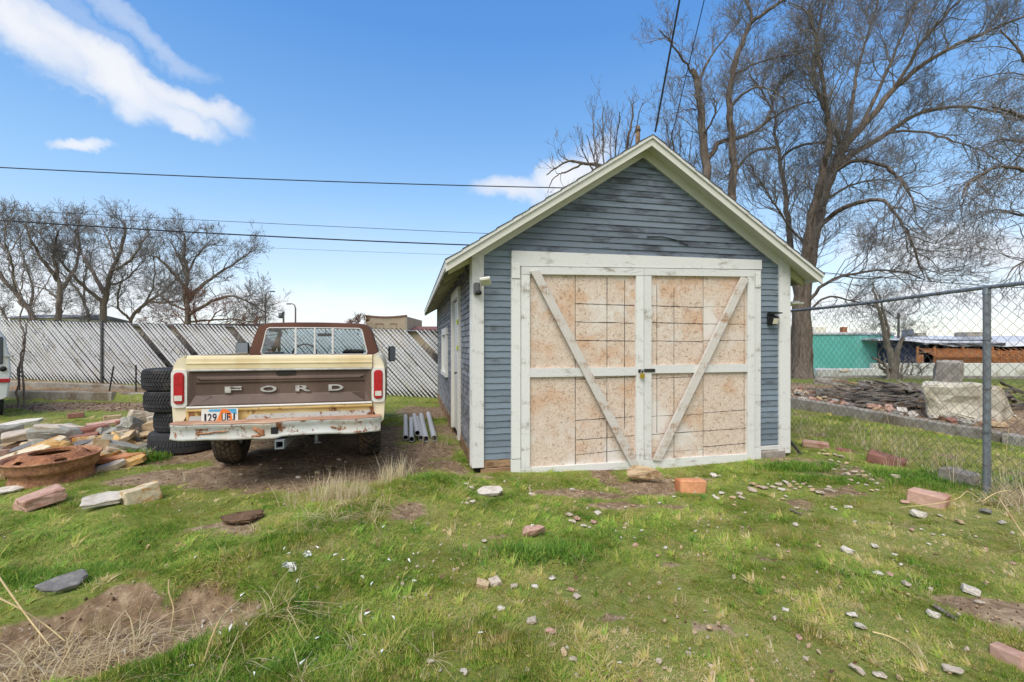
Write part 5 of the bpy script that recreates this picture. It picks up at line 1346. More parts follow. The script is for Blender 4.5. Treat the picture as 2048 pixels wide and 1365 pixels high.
    left('short thick dark trunked tree behind the left end of the slat fence', (116, 700), [((117, 705), (118, 620), (120, 570), (112, 520), (108, 480), (118, 430), (.24, .04)), ((119, 575), (150, 520, .5), (160, 470, .9), (150, 430, 1), (.12, .03)), ((116, 550), (85, 500, -.6), (60, 450, -1), (50, 410, -1.2), (.12, .03)), ((118, 590), (90, 570, .6), (60, 560, 1), (.07, .02))], 23, 22)
    left('dark tree leaning far left beyond the fence corner', (75, 700), [((90, 720), (72, 650), (48, 600), (15, 555), (-25, 500), (-60, 420), (.24, .06)), ((60, 620), (65, 560, .6), (45, 490, 1), (35, 430, 1.2), (.1, .02)), ((30, 575), (25, 520, -.4), (10, 460, -.8), (10, 410, -1), (.1, .02)), ((0, 535), (-20, 460, .5), (-10, 400, .8), (.1, .02))], 24, 24)
    left('tree leaning right with low spreading boughs beyond the fence post', (250, 700), [((250, 720), (262, 640), (295, 600), (330, 572), (358, 535), (375, 500), (.17, .03)), ((275, 625), (300, 580, .5), (310, 530, .9), (305, 490, 1.1), (.09, .02)), ((300, 598), (340, 600, -.4), (380, 590, -.6), (.08, .02)), ((262, 640), (235, 610, -.5), (240, 560, -.8), (255, 520, -1), (.09, .02))], 25, 25, bark='barkgrey')
    left('slim grey trunk tree with high twigs behind the fence post', (182, 700), [((182, 705), (178, 640), (165, 590), (140, 550), (110, 520), (85, 500), (.16, .03)), ((170, 605), (168, 550, .4), (180, 500, .8), (195, 440, 1), (.08, .02))], 26, 27)
    left('reddish brown thicket of twigs low beyond the fence, left of the truck', (390, 690), [((390, 700), (370, 650), (345, 620), (.08, .02)), ((400, 700), (420, 645), (440, 615), (.08, .02)), ((395, 700), (392, 640), (385, 600), (.08, .02)), ((385, 700), (350, 660), (320, 640), (.07, .02)), ((400, 700), (440, 660), (470, 640), (.07, .02)), ((410, 700), (470, 670), (515, 650), (.07, .02))], 27, 19.5, twig='twigr', bark='twigr', dens=(6, 6, 4, 1.5), lens=(.8, .5, .3, .2), up=.15)
    left('small tan crowned tree beside the tan brick building', (716, 690), [((716, 700), (716, 660), (715, 640), (.15, .05)), ((716, 665), (702, 648), (.08, .03)), ((716, 665), (730, 646), (.08, .03))], 28, 44, twig='twigr', dens=(5, 5, 4, 1), lens=(.7, .45, .3, .2), rmin=.014)
    left('dense hedge like bare bush behind the fence at far left', (20, 690), [((20, 700), (15, 640), (0, 610), (.1, .03)), ((25, 700), (45, 650), (70, 630), (.08, .02)), ((15, 700), (-10, 650), (-30, 630), (.08, .02)), ((100, 700), (105, 660), (120, 635), (.08, .02)), ((150, 700), (160, 655), (170, 640), (.08, .02))], 29, 20, dens=(6, 6, 4, 1.5), lens=(.7, .5, .3, .2), up=.15)
    # sapling in front of the fence, beside the van
    Y = 11
    b = p3(36, 790, Y); b.z = gz(b.x, Y) - .05
    grow_tree('sapling', 'thin forked grey sapling by the van in front of the slat fence', [G_(Y, (34, 790), (38, 730), (45, 700), (50, 670), (60, 625), (95, 560), (100, 535), r=(.026, .008)), G_(Y, (48, 690), (42, 650), (40, 600), (22, 540), (8, 490), (20, 440), (34, 400), r=(.024, .007)),
              G_(Y, (40, 610), (46, 560), (44, 500), r=(.02, .008)), G_(Y, (10, 500), (-5, 470), (2, 430), r=(.02, .008)), G_(Y, (14, 520), (40, 470), (60, 430), r=(.018, .007)), G_(Y, (66, 610), (50, 580), r=(.015, .007))],
              tuple(b), cat='sapling', minz=.9, dens=(1.1, 1.6, .8), lens=(.45, .22, .12), rad=.008, rmin=.004, seed=31, bark='barkgrey', up=.5)
    # dead stump with two thin stems
    Y = 15.6
    b = p3(1786, 752, Y); b.z = gz(b.x, Y) - .1
    T = grow_tree('dead_tree', 'silvery dead tree stump with two thin stems before the dark blue wall', [G_(Y, (1786, 760), (1786, 730), (1778, 700), (1770, 670), (1764, 640), (1752, 600), (1746, 570), r=(.15, .02)), G_(Y, (1790, 755), (1794, 725), (1797, 700), (1806, 676), r=(.13, .06)),
              G_(Y, (1780, 690), (1776, 660), (1765, 620), (1758, 590), r=(.07, .02)), G_(Y, (1782, 745), (1766, 728, -.3), (1745, 716, -.6), r=(.07, .03)), G_(Y, (1778, 750), (1762, 735), (1758, 712), r=(.09, .02)), G_(Y, (1776, 745, -.4), (1770, 722, -.4), (1766, 706, -.4), r=(.06, .015)),
              G_(Y, (1800, 752, -.3), (1806, 730, -.3), (1812, 712, -.3), r=(.05, .01)), G_(Y, (1806, 752, -.3), (1815, 735, -.3), (1820, 722, -.3), r=(.04, .01))],
              tuple(b), cat='dead tree', minz=.5, dens=(.9, 1.5, .5), lens=(.5, .3, .2), rad=.02, rmin=.008, seed=33, bark='deadwood', twig='deadwood', start=.05)
    Y = 22
    b = p3(1850, 745, Y); b.z = gz(b.x, Y)
    grow_tree('bare_shrub', 'low dark bare shrub against the white wall at right', [G_(Y, (1822, 748), (1826, 735), (1824, 722), r=(.04, .015)), G_(Y, (1838, 748), (1850, 735), (1862, 726), r=(.04, .015)), G_(Y, (1842, 748), (1836, 734), (1828, 730), r=(.03, .012))], (b.x, b.y, b.z), cat='shrub', minz=-1, dens=(4, 3, 1), lens=(.5, .3, .2), rad=.016, rmin=.008, seed=35, up=.1)
trees()


def undergrowth():
    rs = np.random.RandomState(5); polys = []
    for i in range(3800):
        x = -19 + rs.rand() * 21; y = float(fence_y(x)) + .5 + rs.rand() * 1.6; h = float(fence_z(x)) + (.75 + 1.0 * rs.rand() * (.75 + .5 * float(vnoise(x, 0, .8, 3)))) * (1 if x < -5.5 else .82)
        z = float(fence_z(x)) - .1; p = [(x, y, z)]; dx, dy = rs.randn() * .18, rs.randn() * .12
        for k in range(1, 5): p.append((x + dx * k + rs.randn() * .05, y + dy * k + rs.randn() * .05, z + (h - z) * k / 4))
        polys.append((p, [.011, .01, .009, .007, .005]))
        for q in range(2):
            a = p[2 + q]; polys.append(([a, (a[0] + rs.randn() * .15, a[1] + rs.randn() * .1, a[2] + .15 + rs.rand() * .15), (a[0] + rs.randn() * .25, a[1] + rs.randn() * .15, a[2] + .3 + rs.rand() * .15)], [.006, .005, .004]))
    V, F = tubes_np(polys, 3); tag(link('undergrowth', np_mesh('undergrowth', V, F, MT['twig'])), kind='stuff')
undergrowth()


# ------------------------------------------------------------------ buildings, poles and cables in the distance
def far():
    def bld(name, lab, cat='building', loc=(0, 0, 0)): return thing(name, lab, cat, loc)
    def X(px, Y): return (px - CX) / FP * Y
    def Z(py, Y): return EYE + (HZ - py) / FP * Y
    Y = 32
    t = bld('teal_building', 'low teal painted building behind the chain link fence', loc=(X(1670, Y), Y, -.8)); o = t.location
    def bx(name, m, x0, x1, y0, y1, z0, z1, p=t, b=.02): 
        q = p if p is not None else None
        base = Vector(q.location) if q is not None and q.parent is None else Vector(t.location)
        return M().box(x0 - base.x, x1 - base.x, y0 - base.y, y1 - base.y, z0 - base.z, z1 - base.z, b).build(name, MT[m], q)
    bx('wall', 'teal', X(1500, Y), X(1788, Y), Y, Y + 8, -.45, Z(670, Y)); bx('wall_base', 'wallwhite', X(1500, Y), X(1788, Y), Y - .05, Y + 8, -1, -.452)
    bx('roof_edge', 'roofpale', X(1500, Y) - .1, X(1788, Y) + .1, Y - .08, Y + 8, Z(670, Y) + .002, Z(665, Y))
    bx('roof_cooler', 'lampwhite', X(1666, Y), X(1692, Y), Y + 2, Y + 3, Z(664, Y), Z(652, Y)); bx('roof_vent', 'rust', X(1728, Y), X(1737, Y), Y + 2, Y + 2.4, Z(664, Y), Z(652, Y)); bx('roof_vent', 'concrete', X(1616, Y), X(1624, Y), Y + 2, Y + 2.4, Z(664, Y), Z(652, Y))
    Y = 31
    t = bld('shed_building', 'dark blue building with pale sagging roof at right', loc=(X(1900, Y), Y, -.8))
    bx('wall', 'navy', X(1778, Y), X(1850, Y), Y, Y + 7, -1, Z(682, Y), t); bx('wall', 'dark', X(1850.5, Y), X(2250, Y), Y + 2, Y + 7, -1, Z(684, Y), t)
    rf = M(); rg = random.Random(6); r0 = Vector(t.location)
    xs = np.linspace(X(1745, Y), X(2260, Y), 26)
    rings = [[(x - r0.x, -.6 + rg.uniform(-.1, .1), Z(681 + 12 * min(1, max(0, (x - X(1800, Y)) / 3)) + rg.uniform(-1, 1.5), Y) - r0.z), (x - r0.x, -.4, Z(678 + 6 * min(1, max(0, (x - X(1800, Y)) / 3)), Y) - r0.z), (x - r0.x, 7, Z(668, Y) - r0.z), (x - r0.x, 7, Z(672, Y) - r0.z)] for x in xs]
    rf.loft(rings, True, False).build('roof', MT['roofpale'], t)
    rings = [[(x - r0.x, -.75 + rg.uniform(-.1, .1), Z(690 + rg.uniform(-3, 2), Y) - r0.z), (x - r0.x, -.7, Z(687, Y) - r0.z), (x - r0.x, .8, Z(679, Y) - r0.z), (x - r0.x, .8, Z(682, Y) - r0.z)] for x in np.linspace(X(1828, Y), X(1990, Y), 14)]
    M().loft(rings, True, False).build('roof_patch', MT['roofdark'], t)
    for a, b_, h, m in ((1846, 1856, 662, 'rust'), (1915, 1932, 664, 'concrete'), (2022, 2060, 662, 'concrete'), (1903, 1906, 656, 'steel')):
        bx('roof_vent', m, X(a, Y), X(b_, Y), Y + 3, Y + 4, Z(672, Y), Z(h, Y), t)
    for a in (1888, 1960): bx('post', 'fencebrown', X(a, Y), X(a + 3, Y), Y - .3, Y - .2, -1, Z(686, Y), t)
    Y = 30
    t = bld('board_fence', 'stained brown board fence under a sagging lattice at right', 'fence', (X(1950, Y), Y, -.8)); r0 = Vector(t.location)
    bd = M(); rg = random.Random(8)
    for i in range(90):
        x = X(1833, Y) + i * .155
        if 3 <= i <= 6: continue
        h = rg.uniform(-.06, .04); bd.box(x - r0.x, x + .145 - r0.x, rg.uniform(-.01, .01), .03, -.3, Z(701 if i > 8 else 708, Y) + h - r0.z, .006)
    tag(bd.build('board', MT['fencebrown'], t), kind='stuff')
    lt = M()
    for i in range(70):
        x = X(1866, Y) + i * .13
        if x > X(1985, Y) and i % 3: continue
        lt.bar((x - r0.x, -.35, Z(715, Y) - r0.z), (x - .45 - r0.x, .55, Z(697, Y) - r0.z), .07, .03, .004)
    tag(lt.build('lattice_strip', MT['fencebrown'], t), kind='stuff')
    for x in (1834, 1868, 1925, 1984): bx('post', 'fencebrown', X(x, Y), X(x, Y) + .12, Y - .02, Y + .1, -1, Z(694, Y), t)
    bx('rail', 'rawwood', X(1836, Y), X(1870, Y), Y - .03, Y, Z(706, Y), Z(704, Y), t)
    Y = 27
    t = M().box(X(1745, Y), X(2300, Y), Y, Y + .25, -1.2, Z(727, Y), .02).build('low_wall', MT['wallwhite']); tag(t, 'long low whitewashed wall in front of the brown board fence', 'wall')
    t = M().box(X(1635, 25), X(1752, 25), 25, 25.3, -1.2, Z(738, 25), .05, jit=.03).build('low_wall', MT['wallwhite']); tag(t, 'short pale wall foot below the teal building', 'wall')
    rk = M(); 
    # left side: tan brick building, red roof, house
    Y = 45
    t = bld('brick_building', 'tan brick building with two blind windows and sagging parapet', loc=(X(771, Y), Y, -.5)); r0 = Vector(t.location)
    xa, xb = X(731, Y) - r0.x, X(812, Y) - r0.x
    top = lambda f: Z(633 + 3.0 * math.sin(PI * f), Y) - r0.z
    fs = np.linspace(0, 1, 9)
    M().prism([(xa, 0)] + [(xb, 0)] + [(xa + (xb - xa) * f, top(f)) for f in fs[::-1]], 0, 8).build('wall', MT['tanbrick'], t)
    M().loft([[(xa - .05 + (xb - xa + .1) * f, yy, top(f) + zz) for yy, zz in ((-.08, .002), (-.08, .14), (.3, .14), (.3, .002))] for f in fs], True, False).build('parapet', MT['roofred'], t)
    for a, b_ in ((752, 766), (781, 793)):
        w = M().box(X(a, Y) - r0.x, X(b_, Y) - r0.x, -.03, -.005, Z(662, Y) - r0.z, Z(649, Y) - r0.z, .005).build('window', MT['tanbrick'], t)
        M().box(X(a, Y) - r0.x - .06, X(b_, Y) - r0.x + .06, -.06, -.031, Z(649, Y) - r0.z, Z(647.6, Y) - r0.z, .005).build('lintel', MT['roofred'], w)
        for e in (a, b_ - 1): M().box(X(e, Y) - r0.x, X(e + 1, Y) - r0.x, -.045, -.031, Z(662, Y) - r0.z, Z(649.2, Y) - r0.z, .005).build('frame', MT['concrete'], w)
    M().box(xb + .01, xb + .12, -.02, .1, 1, top(1), .02).build('drainpipe', MT['concrete'], t)
    Y = 46
    t = bld('long_building', 'long low building with red brown roof beside the tan building', loc=(X(850, Y), Y, -.5)); r0 = Vector(t.location)
    bx('wall', 'tanbrick', X(812, Y) + .3, X(1000, Y), Y, Y + 6, -.5, Z(664, Y), t)
    M().loft([[(x - r0.x, yy - Y, zz - r0.z) for yy, zz in ((Y - .3, Z(664, Y) + .01), (Y + 3, Z(651, Y)), (Y + 6.3, Z(664, Y) + .01))] for x in (X(812, Y) + .25, X(1005, Y))], True, False).build('roof', MT['roofred'], t)
    Y = 38
    t = bld('small_house', 'small pale yellow house with grey roof behind the left trees', loc=(X(60, Y), Y, -.5)); r0 = Vector(t.location)
    bx('wall', 'lampwhite', X(20, Y), X(135, Y), Y, Y + 6, -.5, Z(637, Y), t)
    M().loft([[(x - r0.x, yy - Y, zz - r0.z) for yy, zz in ((Y - .4, Z(637, Y) + .01), (Y + 3, Z(625, Y)), (Y + 6.4, Z(637, Y) + .01))] for x in (X(0, Y), X(140, Y))], True, False).build('roof', MT['roofdark'], t)
    bx('window', 'winblue', X(80, Y), X(92, Y), Y - .03, Y - .002, Z(650, Y), Z(640, Y), t)
    t = bld('long_shed', 'long low grey roofed shed beyond the middle trees', loc=(X(350, 40), 40, -.5)); r0 = Vector(t.location); Y = 40
    bx('wall', 'concrete', X(230, Y), X(520, Y), Y, Y + 5, -.5, Z(654, Y), t); bx('roof', 'roofdark', X(225, Y), X(525, Y), Y - .3, Y + 5.3, Z(654, Y) + .002, Z(648, Y), t)
    # street lamps and poles
    def lamp(px, top, side, Y, lab):
        t = thing('street_lamp', lab, 'street lamp', (X(px, Y), Y, -.5), 0, 'street lamps beyond the fence'); h = Z(top, Y) + .5
        M().tube([(0, 0, 0), (0, 0, h - .5), (side * .1, 0, h - .15), (side * .35, 0, h), (side * .6, 0, h)], [.1, .08, .06, .05, .05], 8).build('pole', MT['wire'], t)
        M().box(min(side * .5, side * .95), max(side * .5, side * .95), -.1, .1, h - .08, h + .05, .03).build('lamp_head', MT['lampgrey'], t)
    lamp(591, 608, -1, 50, 'street lamp with arm to the left, right of the far trees'); lamp(531, 583, 1, 48, 'street lamp partly behind twigs with its arm to the right')
    def pole(px, top, Y, r, lab, m='rawwood', arm=True, base=-.8):
        t = thing('utility_pole', lab, 'utility pole', (X(px, Y), Y, base)); h = Z(top, Y) - base
        M().tube([(0, 0, 0), (0, 0, h)], [r * 1.3, r], 12).build('pole', MT[m], t)
        M().box(-r * 1.1, r * 1.1, -r * 1.1, r * 1.1, h - .25, h - .12, .02).build('cap_band', MT['darkmetal'], t)
        if arm: M().box(-.5, .5, -.06, .06, h - .9, h - .78, .01).build('crossarm', MT[m], t)
    pole(567, 623, 60, .11, 'small distant utility pole with transformer beside the street lamp', 'wire', False)
    tr = [o for o in bpy.data.objects if o.name == 'utility_pole'][0]
    M().lathe([(.001, 0), (.25, 0), (.25, .7), (.001, .7)], 12, Matrix.Translation((-.38, 0, Z(637, 60) + .8))).build('transformer', MT['lampgrey'], tr)
    pole(1275.5, 254, 21, .1, 'weathered wooden pole top rising behind the garage ridge', 'rawwood', False)
    pole(1797, 626, 34, .07, 'thin dark pole on the roofs behind the dead stump', 'wire', False)
    # overhead cables, each its own thing
    def cable(lab, a, b, r, sag=.15, n=40):
        a, b = Vector(a), Vector(b); pts = []
        for i in range(n + 1):
            f = i / n; p = a.lerp(b, f); p.z -= sag * 4 * f * (1 - f); pts.append(p)
        tag(M().tube(pts, r, 6).build('overhead_cable', MT['cable']), lab, 'cable', 'overhead cables')
    cable('thick upper cable crossing the blue sky towards the garage roof', p3(-420, 312, 19), p3(1275, 379, 21), .022, .2)
    cable('thick lower cable crossing the left tree tops to the garage eave', p3(-420, 410, 17), p3(1275, 500, 21), .026, .25)
    cable('thin middle cable just above the thick lower cable', p3(-420, 395, 22), p3(1275, 480, 21), .011, .1)
    cable('faintest cable below the thick lower cable left of the garage', p3(200, 480, 24), p3(1275, 520, 21), .006, .1)
    GT = GO + Vector((math.sin(GA) * .2, -math.cos(GA) * .2, 0))
    w = lambda s, y, z: GO + Vector((math.cos(GA) * s - math.sin(GA) * y, math.sin(GA) * s + math.cos(GA) * y, z))
    cable('black service cable rising steeply from the garage roof peak', w(.02, -.28, 4.06), p3(1420, -330, 4.6), .011, .0)
    cable('thin cable parallel to the service cable, passing behind the roof', p3(1330, 330, 16), p3(1480, -300, 9), .011, .0)
    cable('cable running low over the fence rail at the right', p3(1640, 545, 26), p3(2300, 590, 24), .02, .1)
    cable('thin cable high at the right edge in front of the white cloud', p3(1640, 460, 28), p3(2300, 548, 28), .012, .1)
    cable('thinner cable just above the low right hand cable', p3(1640, 548, 30), p3(2300, 572, 30), .008, .1)
far()


# ------------------------------------------------------------------ stones, bricks, rubble
def rock_mesh(seed, kind='rock', dims=(1, 1, 1), m='st_pale'):
    """unit sized broken stone scaled to dims; kind rock, slab, block, wedge or cobble"""
    rg = random.Random(seed); bm = bmesh.new()
    if kind == 'slab':
        n = rg.choice([5, 6, 7]); ang = sorted((i + rg.uniform(-.32, .32)) * 2 * PI / n for i in range(n)); P = []
        for a in ang:
            q = max(abs(math.cos(a)), abs(math.sin(a))); s = .5 / q ** .75 * rg.uniform(.88, 1.04); P.append((math.cos(a) * s, math.sin(a) * s))
        for x, y in P:
            e = rg.uniform(.88, 1.0); bm.verts.new((x, y, .5 + rg.uniform(-.12, .05))); bm.verts.new((x * e, y * e, -.5 + rg.uniform(-.05, .12)))
    elif kind == 'block':
        for x in (-.5, .5):
            for y in (-.5, .5):
                for z in (-.5, .5): bm.verts.new((x + rg.uniform(-.12, .1), y + rg.uniform(-.12, .1), z + rg.uniform(-.1, .07)))
        for _ in range(2): bm.verts.new((rg.uniform(-.5, .5), rg.choice([-.52, .52]), rg.uniform(-.3, .3)))
    else:
        k = 15 if kind == 'rock' else 26; e = .7 if kind == 'rock' else .95
        for i in range(k):
            v = Vector((rg.gauss(0, 1), rg.gauss(0, 1), rg.gauss(0, 1))).normalized()
            v = Vector([math.copysign(abs(c) ** e, c) for c in v]); q = max(abs(c) for c in v) if kind == 'rock' else 1
            v = v / (q ** .6) * .5 * (rg.uniform(.85, 1.05)); bm.verts.new(v)
    bmesh.ops.convex_hull(bm, input=bm.verts)
    bmesh.ops.delete(bm, geom=[v for v in bm.verts if not v.link_faces], context='VERTS')
    bmesh.ops.dissolve_limit(bm, angle_limit=R(9), verts=bm.verts, edges=bm.edges)
    for v in bm.verts: v.co = Vector((v.co.x * dims[0], v.co.y * dims[1], v.co.z * dims[2]))
    off = min(dims) * (.09 if kind != 'cobble' else .16)
    bmesh.ops.bevel(bm, geom=list(bm.edges), offset=off, segments=2 if kind != 'cobble' else 2, affect='EDGES', profile=.6, clamp_overlap=True)
    if max(dims) > .22:
        bmesh.ops.triangulate(bm, faces=bm.faces)
        bmesh.ops.subdivide_edges(bm, edges=[e for e in bm.edges if e.calc_length() > max(dims) * .2], cuts=2, use_grid_fill=True)
        co = np.array([v.co for v in bm.verts]); s = 6 / max(dims) * .35
        dn = (fbm(co[:, 0] + co[:, 2] * .7, co[:, 1] + co[:, 2] * 1.3, s * 2.4, seed % 50, 3) - .5) * min(dims) * .28
        bm.normal_update()
        for v, d in zip(bm.verts, dn): v.co += v.normal * float(d)
    me = bpy.data.meshes.new('stone'); bm.to_mesh(me); bm.free()
    if kind == 'cobble': me.polygons.foreach_set('use_smooth', [True] * len(me.polygons))
    me.materials.append(MT[m]); me.update(); return me


PROTO = {}
def small(kind, i):
    if (kind, i) not in PROTO: PROTO[(kind, i)] = rock_mesh(100 + i * 7 + len(kind), kind, (1, .8, .55))
    return PROTO[(kind, i)]
def recolour(o, m):
    o.material_slots[0].link = 'OBJECT'; o.material_slots[0].material = MT[m]


STN = []
def area(px, py):
    if px < 700: return 'on the bare earth behind the truck' if py < 1000 else 'in the grass right of the dug hollow'
    if px < 1060 and py < 1060: return 'near the left front corner of the garage'
    if px < 1240 and py < 1070: return 'round the bare earth patch before the doors'
    if py < 1035: return 'between the orange brick and the loose stone heap' if px < 1540 else 'on the lawn below the loose stone heap'
    if py < 1160: return 'in the middle of the centre lawn' if px < 1420 else 'on the right lawn below the pink brick'
    return 'in the left half of the front grass' if px < 1000 else 'in the middle of the front grass' if px < 1500 else 'in the right front grass'
CN = dict(pale='cream', white='white', tan='tan', pink='pinkish', grey='grey', ochre='ochre', red='dull red', brown='brown', mottled='ochre streaked', slate='slate grey')
def lawn_stones():
    rg = random.Random(17)
    G1 = 'pale stones scattered over the lawn'
    def st(px, py, w, c='pale', lab=None, kind=None, grp=G1, hgt=None, name='stone', cat='stone'):
        x, y, z = spot(px, py + 2); W = w * y / FP
        kd = kind or rg.choice(['rock', 'rock', 'cobble'])
        o = link(name, small(kd, rg.randrange(6))); recolour(o, 'st_' + c)
        W *= .94; o.scale = (W, W * rg.uniform(.7, 1), W * (hgt or rg.uniform(.5, .85)))
        o.rotation_euler = (rg.uniform(-.25, .25), rg.uniform(-.25, .25), rg.uniform(-.4, .4) - math.atan2(x, y) if w > 24 else rg.uniform(0, 6.3))
        o.location = (x, y + W * .3, z + W * .2 + .004); STN.append((x, y + W * .25, W * .48))
        tag(o, lab, cat, grp); return o
    # stones that stand out
    for px, py, w, c, lab, kd in (
        (1297, 970, 84, 'tan', 'flat tan sandstone lying against the foot of the garage doors', 'rock'), (978, 994, 56, 'white', 'pale flat slab sunk in the grass left of the garage doors', 'slab'),
        (1069, 1078, 54, 'pink', 'half buried peach stone with a tuft of long grass before it', 'rock'), (1951, 1190, 28, 'white', 'cube like white stone above a sliver of pink stone at right', 'block'),
        (1700, 1108, 27, 'white', 'chalky white stone alone in the middle of the right lawn', 'rock'), (1711, 1238, 25, 'white', 'upper of two long white cobbles in the right foreground', 'cobble'), (1726, 1261, 27, 'white', 'lower of two long white stones in the right foreground', 'cobble'),
        (1874, 1238, 27, 'white', 'white stone lying beside the peeled stick', 'rock'), (1722, 1352, 34, 'pale', 'long cream stone at the bottom edge, right of centre', 'cobble'), (1768, 1362, 30, 'pale', 'cream stone cut by the bottom edge right of the long cream one', 'cobble'),
        (1920, 1358, 44, 'pale', 'big cream stone at bottom edge near right corner', 'rock'), (1760, 1153, 22, 'white', 'narrow white stone left of a round beige one', 'cobble'), (1785, 1154, 17, 'pink', 'round beige stone right of a narrow white one', 'cobble'),
        (1430, 955, 21, 'white', 'smooth white oval stone right behind the orange brick', 'cobble'), (966, 1177, 27, 'tan', 'left half of a split cream stone pair in the centre lawn', 'block'), (989, 1171, 25, 'pale', 'right half of a split cream stone pair in the centre lawn', 'block'),
        (1001, 1224, 23, 'white', 'upright oval white stone in the centre foreground', 'cobble'), (1064, 1248, 20, 'pale', 'cube shaped pinkish white stone in the centre foreground', 'block'), (1103, 1270, 26, 'pink', 'flat pinkish stone with a brown back edge in the centre foreground', 'rock'),
        (1155, 1199, 21, 'pale', 'pale stone touching a smaller one above it, centre lawn', 'rock'), (1128, 1313, 24, 'tan', 'tan oval stone left of a paler one at the bottom', 'cobble'), (1147, 1327, 21, 'pale', 'pale oval stone right of the tan one at the bottom', 'cobble'),
        (1979, 1029, 26, 'slate', 'dark topped lens shaped stone before the straw heap', 'cobble'), (2008, 1049, 20, 'white', 'small white stone just below the lens shaped stone', 'rock'), (1827, 1063, 15, 'pink', 'round pinkish pebble with a dark hollow behind it', 'cobble'),
        (596, 958, 18, 'white', 'white stone on the bare earth behind the truck', 'rock'), (208, 1333, 32, 'tan', 'smooth tan stone at the edge of the dug hollow', 'cobble'), (272, 1006, 62, 'mottled', 'large ochre and cream rock in the grass right of the rusty rim', 'block'),
        (190, 1020, 88, 'white', 'pale rounded slab half sunk in grass, left of the ochre rock', 'slab'), (59, 1018, 76, 'pink', 'pinkish worn block in the grass below the rusty rim', 'block'), (8, 988, 46, 'white', 'pale slab end at the left edge beside the rusty rim', 'slab'),
        (104, 1190, 84, 'slate', 'dark slate half buried in long grass above the dug hollow', 'slab'), (1197, 1030, 18, 'white', 'three cornered white stone before the bare earth patch', 'rock'), (470, 1052, 84, 'brown', 'flat brown stone level with the turf behind the truck', 'slab')):
        o = st(px, py, w, c, lab, kd, None); x_, y_ = o.location.x, o.location.y
        if kd == 'slab': o.scale.z = o.scale.x * .22; o.scale.y = o.scale.x * .75
        if px in (1297,): o.scale.y *= .62; o.scale.z = o.scale.x * .66; o.rotation_euler = (.1, 0, .05 - math.atan2(x_, y_)); o.location.z += .02
        if px in (190, 8, 104, 978, 470): o.rotation_euler = (R(14) if px != 470 else R(3), rg.uniform(-.05, .05), rg.uniform(-.2, .2) - math.atan2(x_, y_)); o.location.z += -.012 if px != 470 else -.03
        if px == 272: o.rotation_euler = (0, R(-9), .15 - math.atan2(x_, y_)); o.scale.y *= .75; o.scale.z = o.scale.x * 1.05; o.location.z += .01
        if px == 59: o.rotation_euler = (0, R(-10), .3 - math.atan2(x_, y_)); o.scale.z = o.scale.x * .55
    many = [(1597, 1019, 12), (1666, 1018, 11), (1673, 1021, 10), (1701, 1018, 15), (1594, 1053, 13), (1755, 1097, 16), (1792, 1112, 10), (1805, 1132, 11), (1965, 1211, 18), (1600, 1282, 20), (1574, 1224, 12), (1818, 1175, 19), (1844, 1036, 26), (1925, 1049, 18), (1813, 1008, 16), (1712, 1046, 9),
            (1064, 992, 12), (1145, 982, 12), (1139, 1034, 17), (1155, 1042, 17), (1145, 1048, 14), (1168, 1055, 13), (1179, 1057, 8), (1189, 1049, 15), (968, 1086, 15), (970, 1097, 9), (1027, 1179, 18), (1106, 1162, 17), (1070, 1178, 15), (1143, 1184, 14), (990, 1239, 13), (1135, 1299, 9), (1108, 1295, 12), (927, 1350, 18), (1154, 1358, 15),
            (1273, 1094, 14), (1316, 1114, 11), (1332, 1099, 13), (1391, 1270, 14), (1421, 1263, 18), (1350, 964, 10), (1394, 959, 11), (1435, 999, 13), (1428, 993, 8), (1467, 998, 12), (1481, 990, 12), (1486, 1000, 15), (1445, 989, 11), (1507, 972, 15), (1518, 975, 10), (1530, 979, 17), (1506, 984, 18), (1470, 1012, 8),
            (933, 970, 11), (943, 980, 15), (937, 999, 9), (944, 1006, 12), (934, 1008, 8), (1165, 985, 8), (1150, 1005, 8), (1175, 1018, 7), (1218, 1015, 8), (1252, 1016, 8), (1268, 1013, 8), (1320, 1008, 10), (1349, 995, 8), (634, 947, 12), (560, 938, 8), (520, 930, 7), (690, 925, 8), (676, 922, 10), (480, 950, 7),
            (1250, 1058, 7), (1284, 1063, 8), (1232, 1063, 6), (1243, 1077, 7), (1270, 1078, 7), (1492, 1027, 7), (1530, 1140, 7), (1558, 1093, 9), (1578, 1105, 8), (1440, 953, 8), (1390, 985, 7), (1882, 1033, 9), (1868, 1071, 9), (1890, 1072, 8), (1925, 1063, 8), (1975, 1100, 9), (2030, 1130, 12), (1990, 1148, 9), (1955, 1075, 8),
            (1640, 1095, 8), (1655, 1105, 7), (1845, 1060, 7), (1860, 1090, 8), (1412, 1225, 8), (1360, 1180, 7), (1640, 1310, 14), (1240, 1330, 9), (860, 1328, 16), (880, 1345, 10), (745, 1240, 9), (700, 1300, 9), (630, 1325, 9), (1330, 1340, 9), (1380, 1300, 8)]
    for px, py, w in many:
        w *= 1.18
        c = rg.choice(['pale', 'white', 'white', 'tan', 'pale', 'pink']); st(px, py, w, c, '%s %s stone %s' % ('tiny' if w < 10 else 'small', CN[c], area(px, py)), None, 'small stones ' + area(px, py))
    G2 = 'pale stones in the loose heap right of the doors'
    for px, py, w in ((1560, 972, 18), (1572, 967, 15), (1582, 974, 17), (1592, 979, 9), (1602, 977, 12), (1597, 971, 12), (1628, 984, 17), (1645, 989, 20), (1664, 986, 21), (1660, 977, 13), (1573, 994, 10), (1567, 1000, 11), (1615, 970, 13), (1548, 976, 12), (1566, 982, 15), (1578, 983, 13), (1608, 970, 10), (1622, 975, 10), (1590, 966, 11)):
        c = rg.choice(['pale', 'tan', 'white', 'pale']); st(px, py, w, c, '%s %s stone in the loose heap before the long grass tuft right of the doors' % ('tiny' if w < 12 else 'small', CN[c]), None, G2)
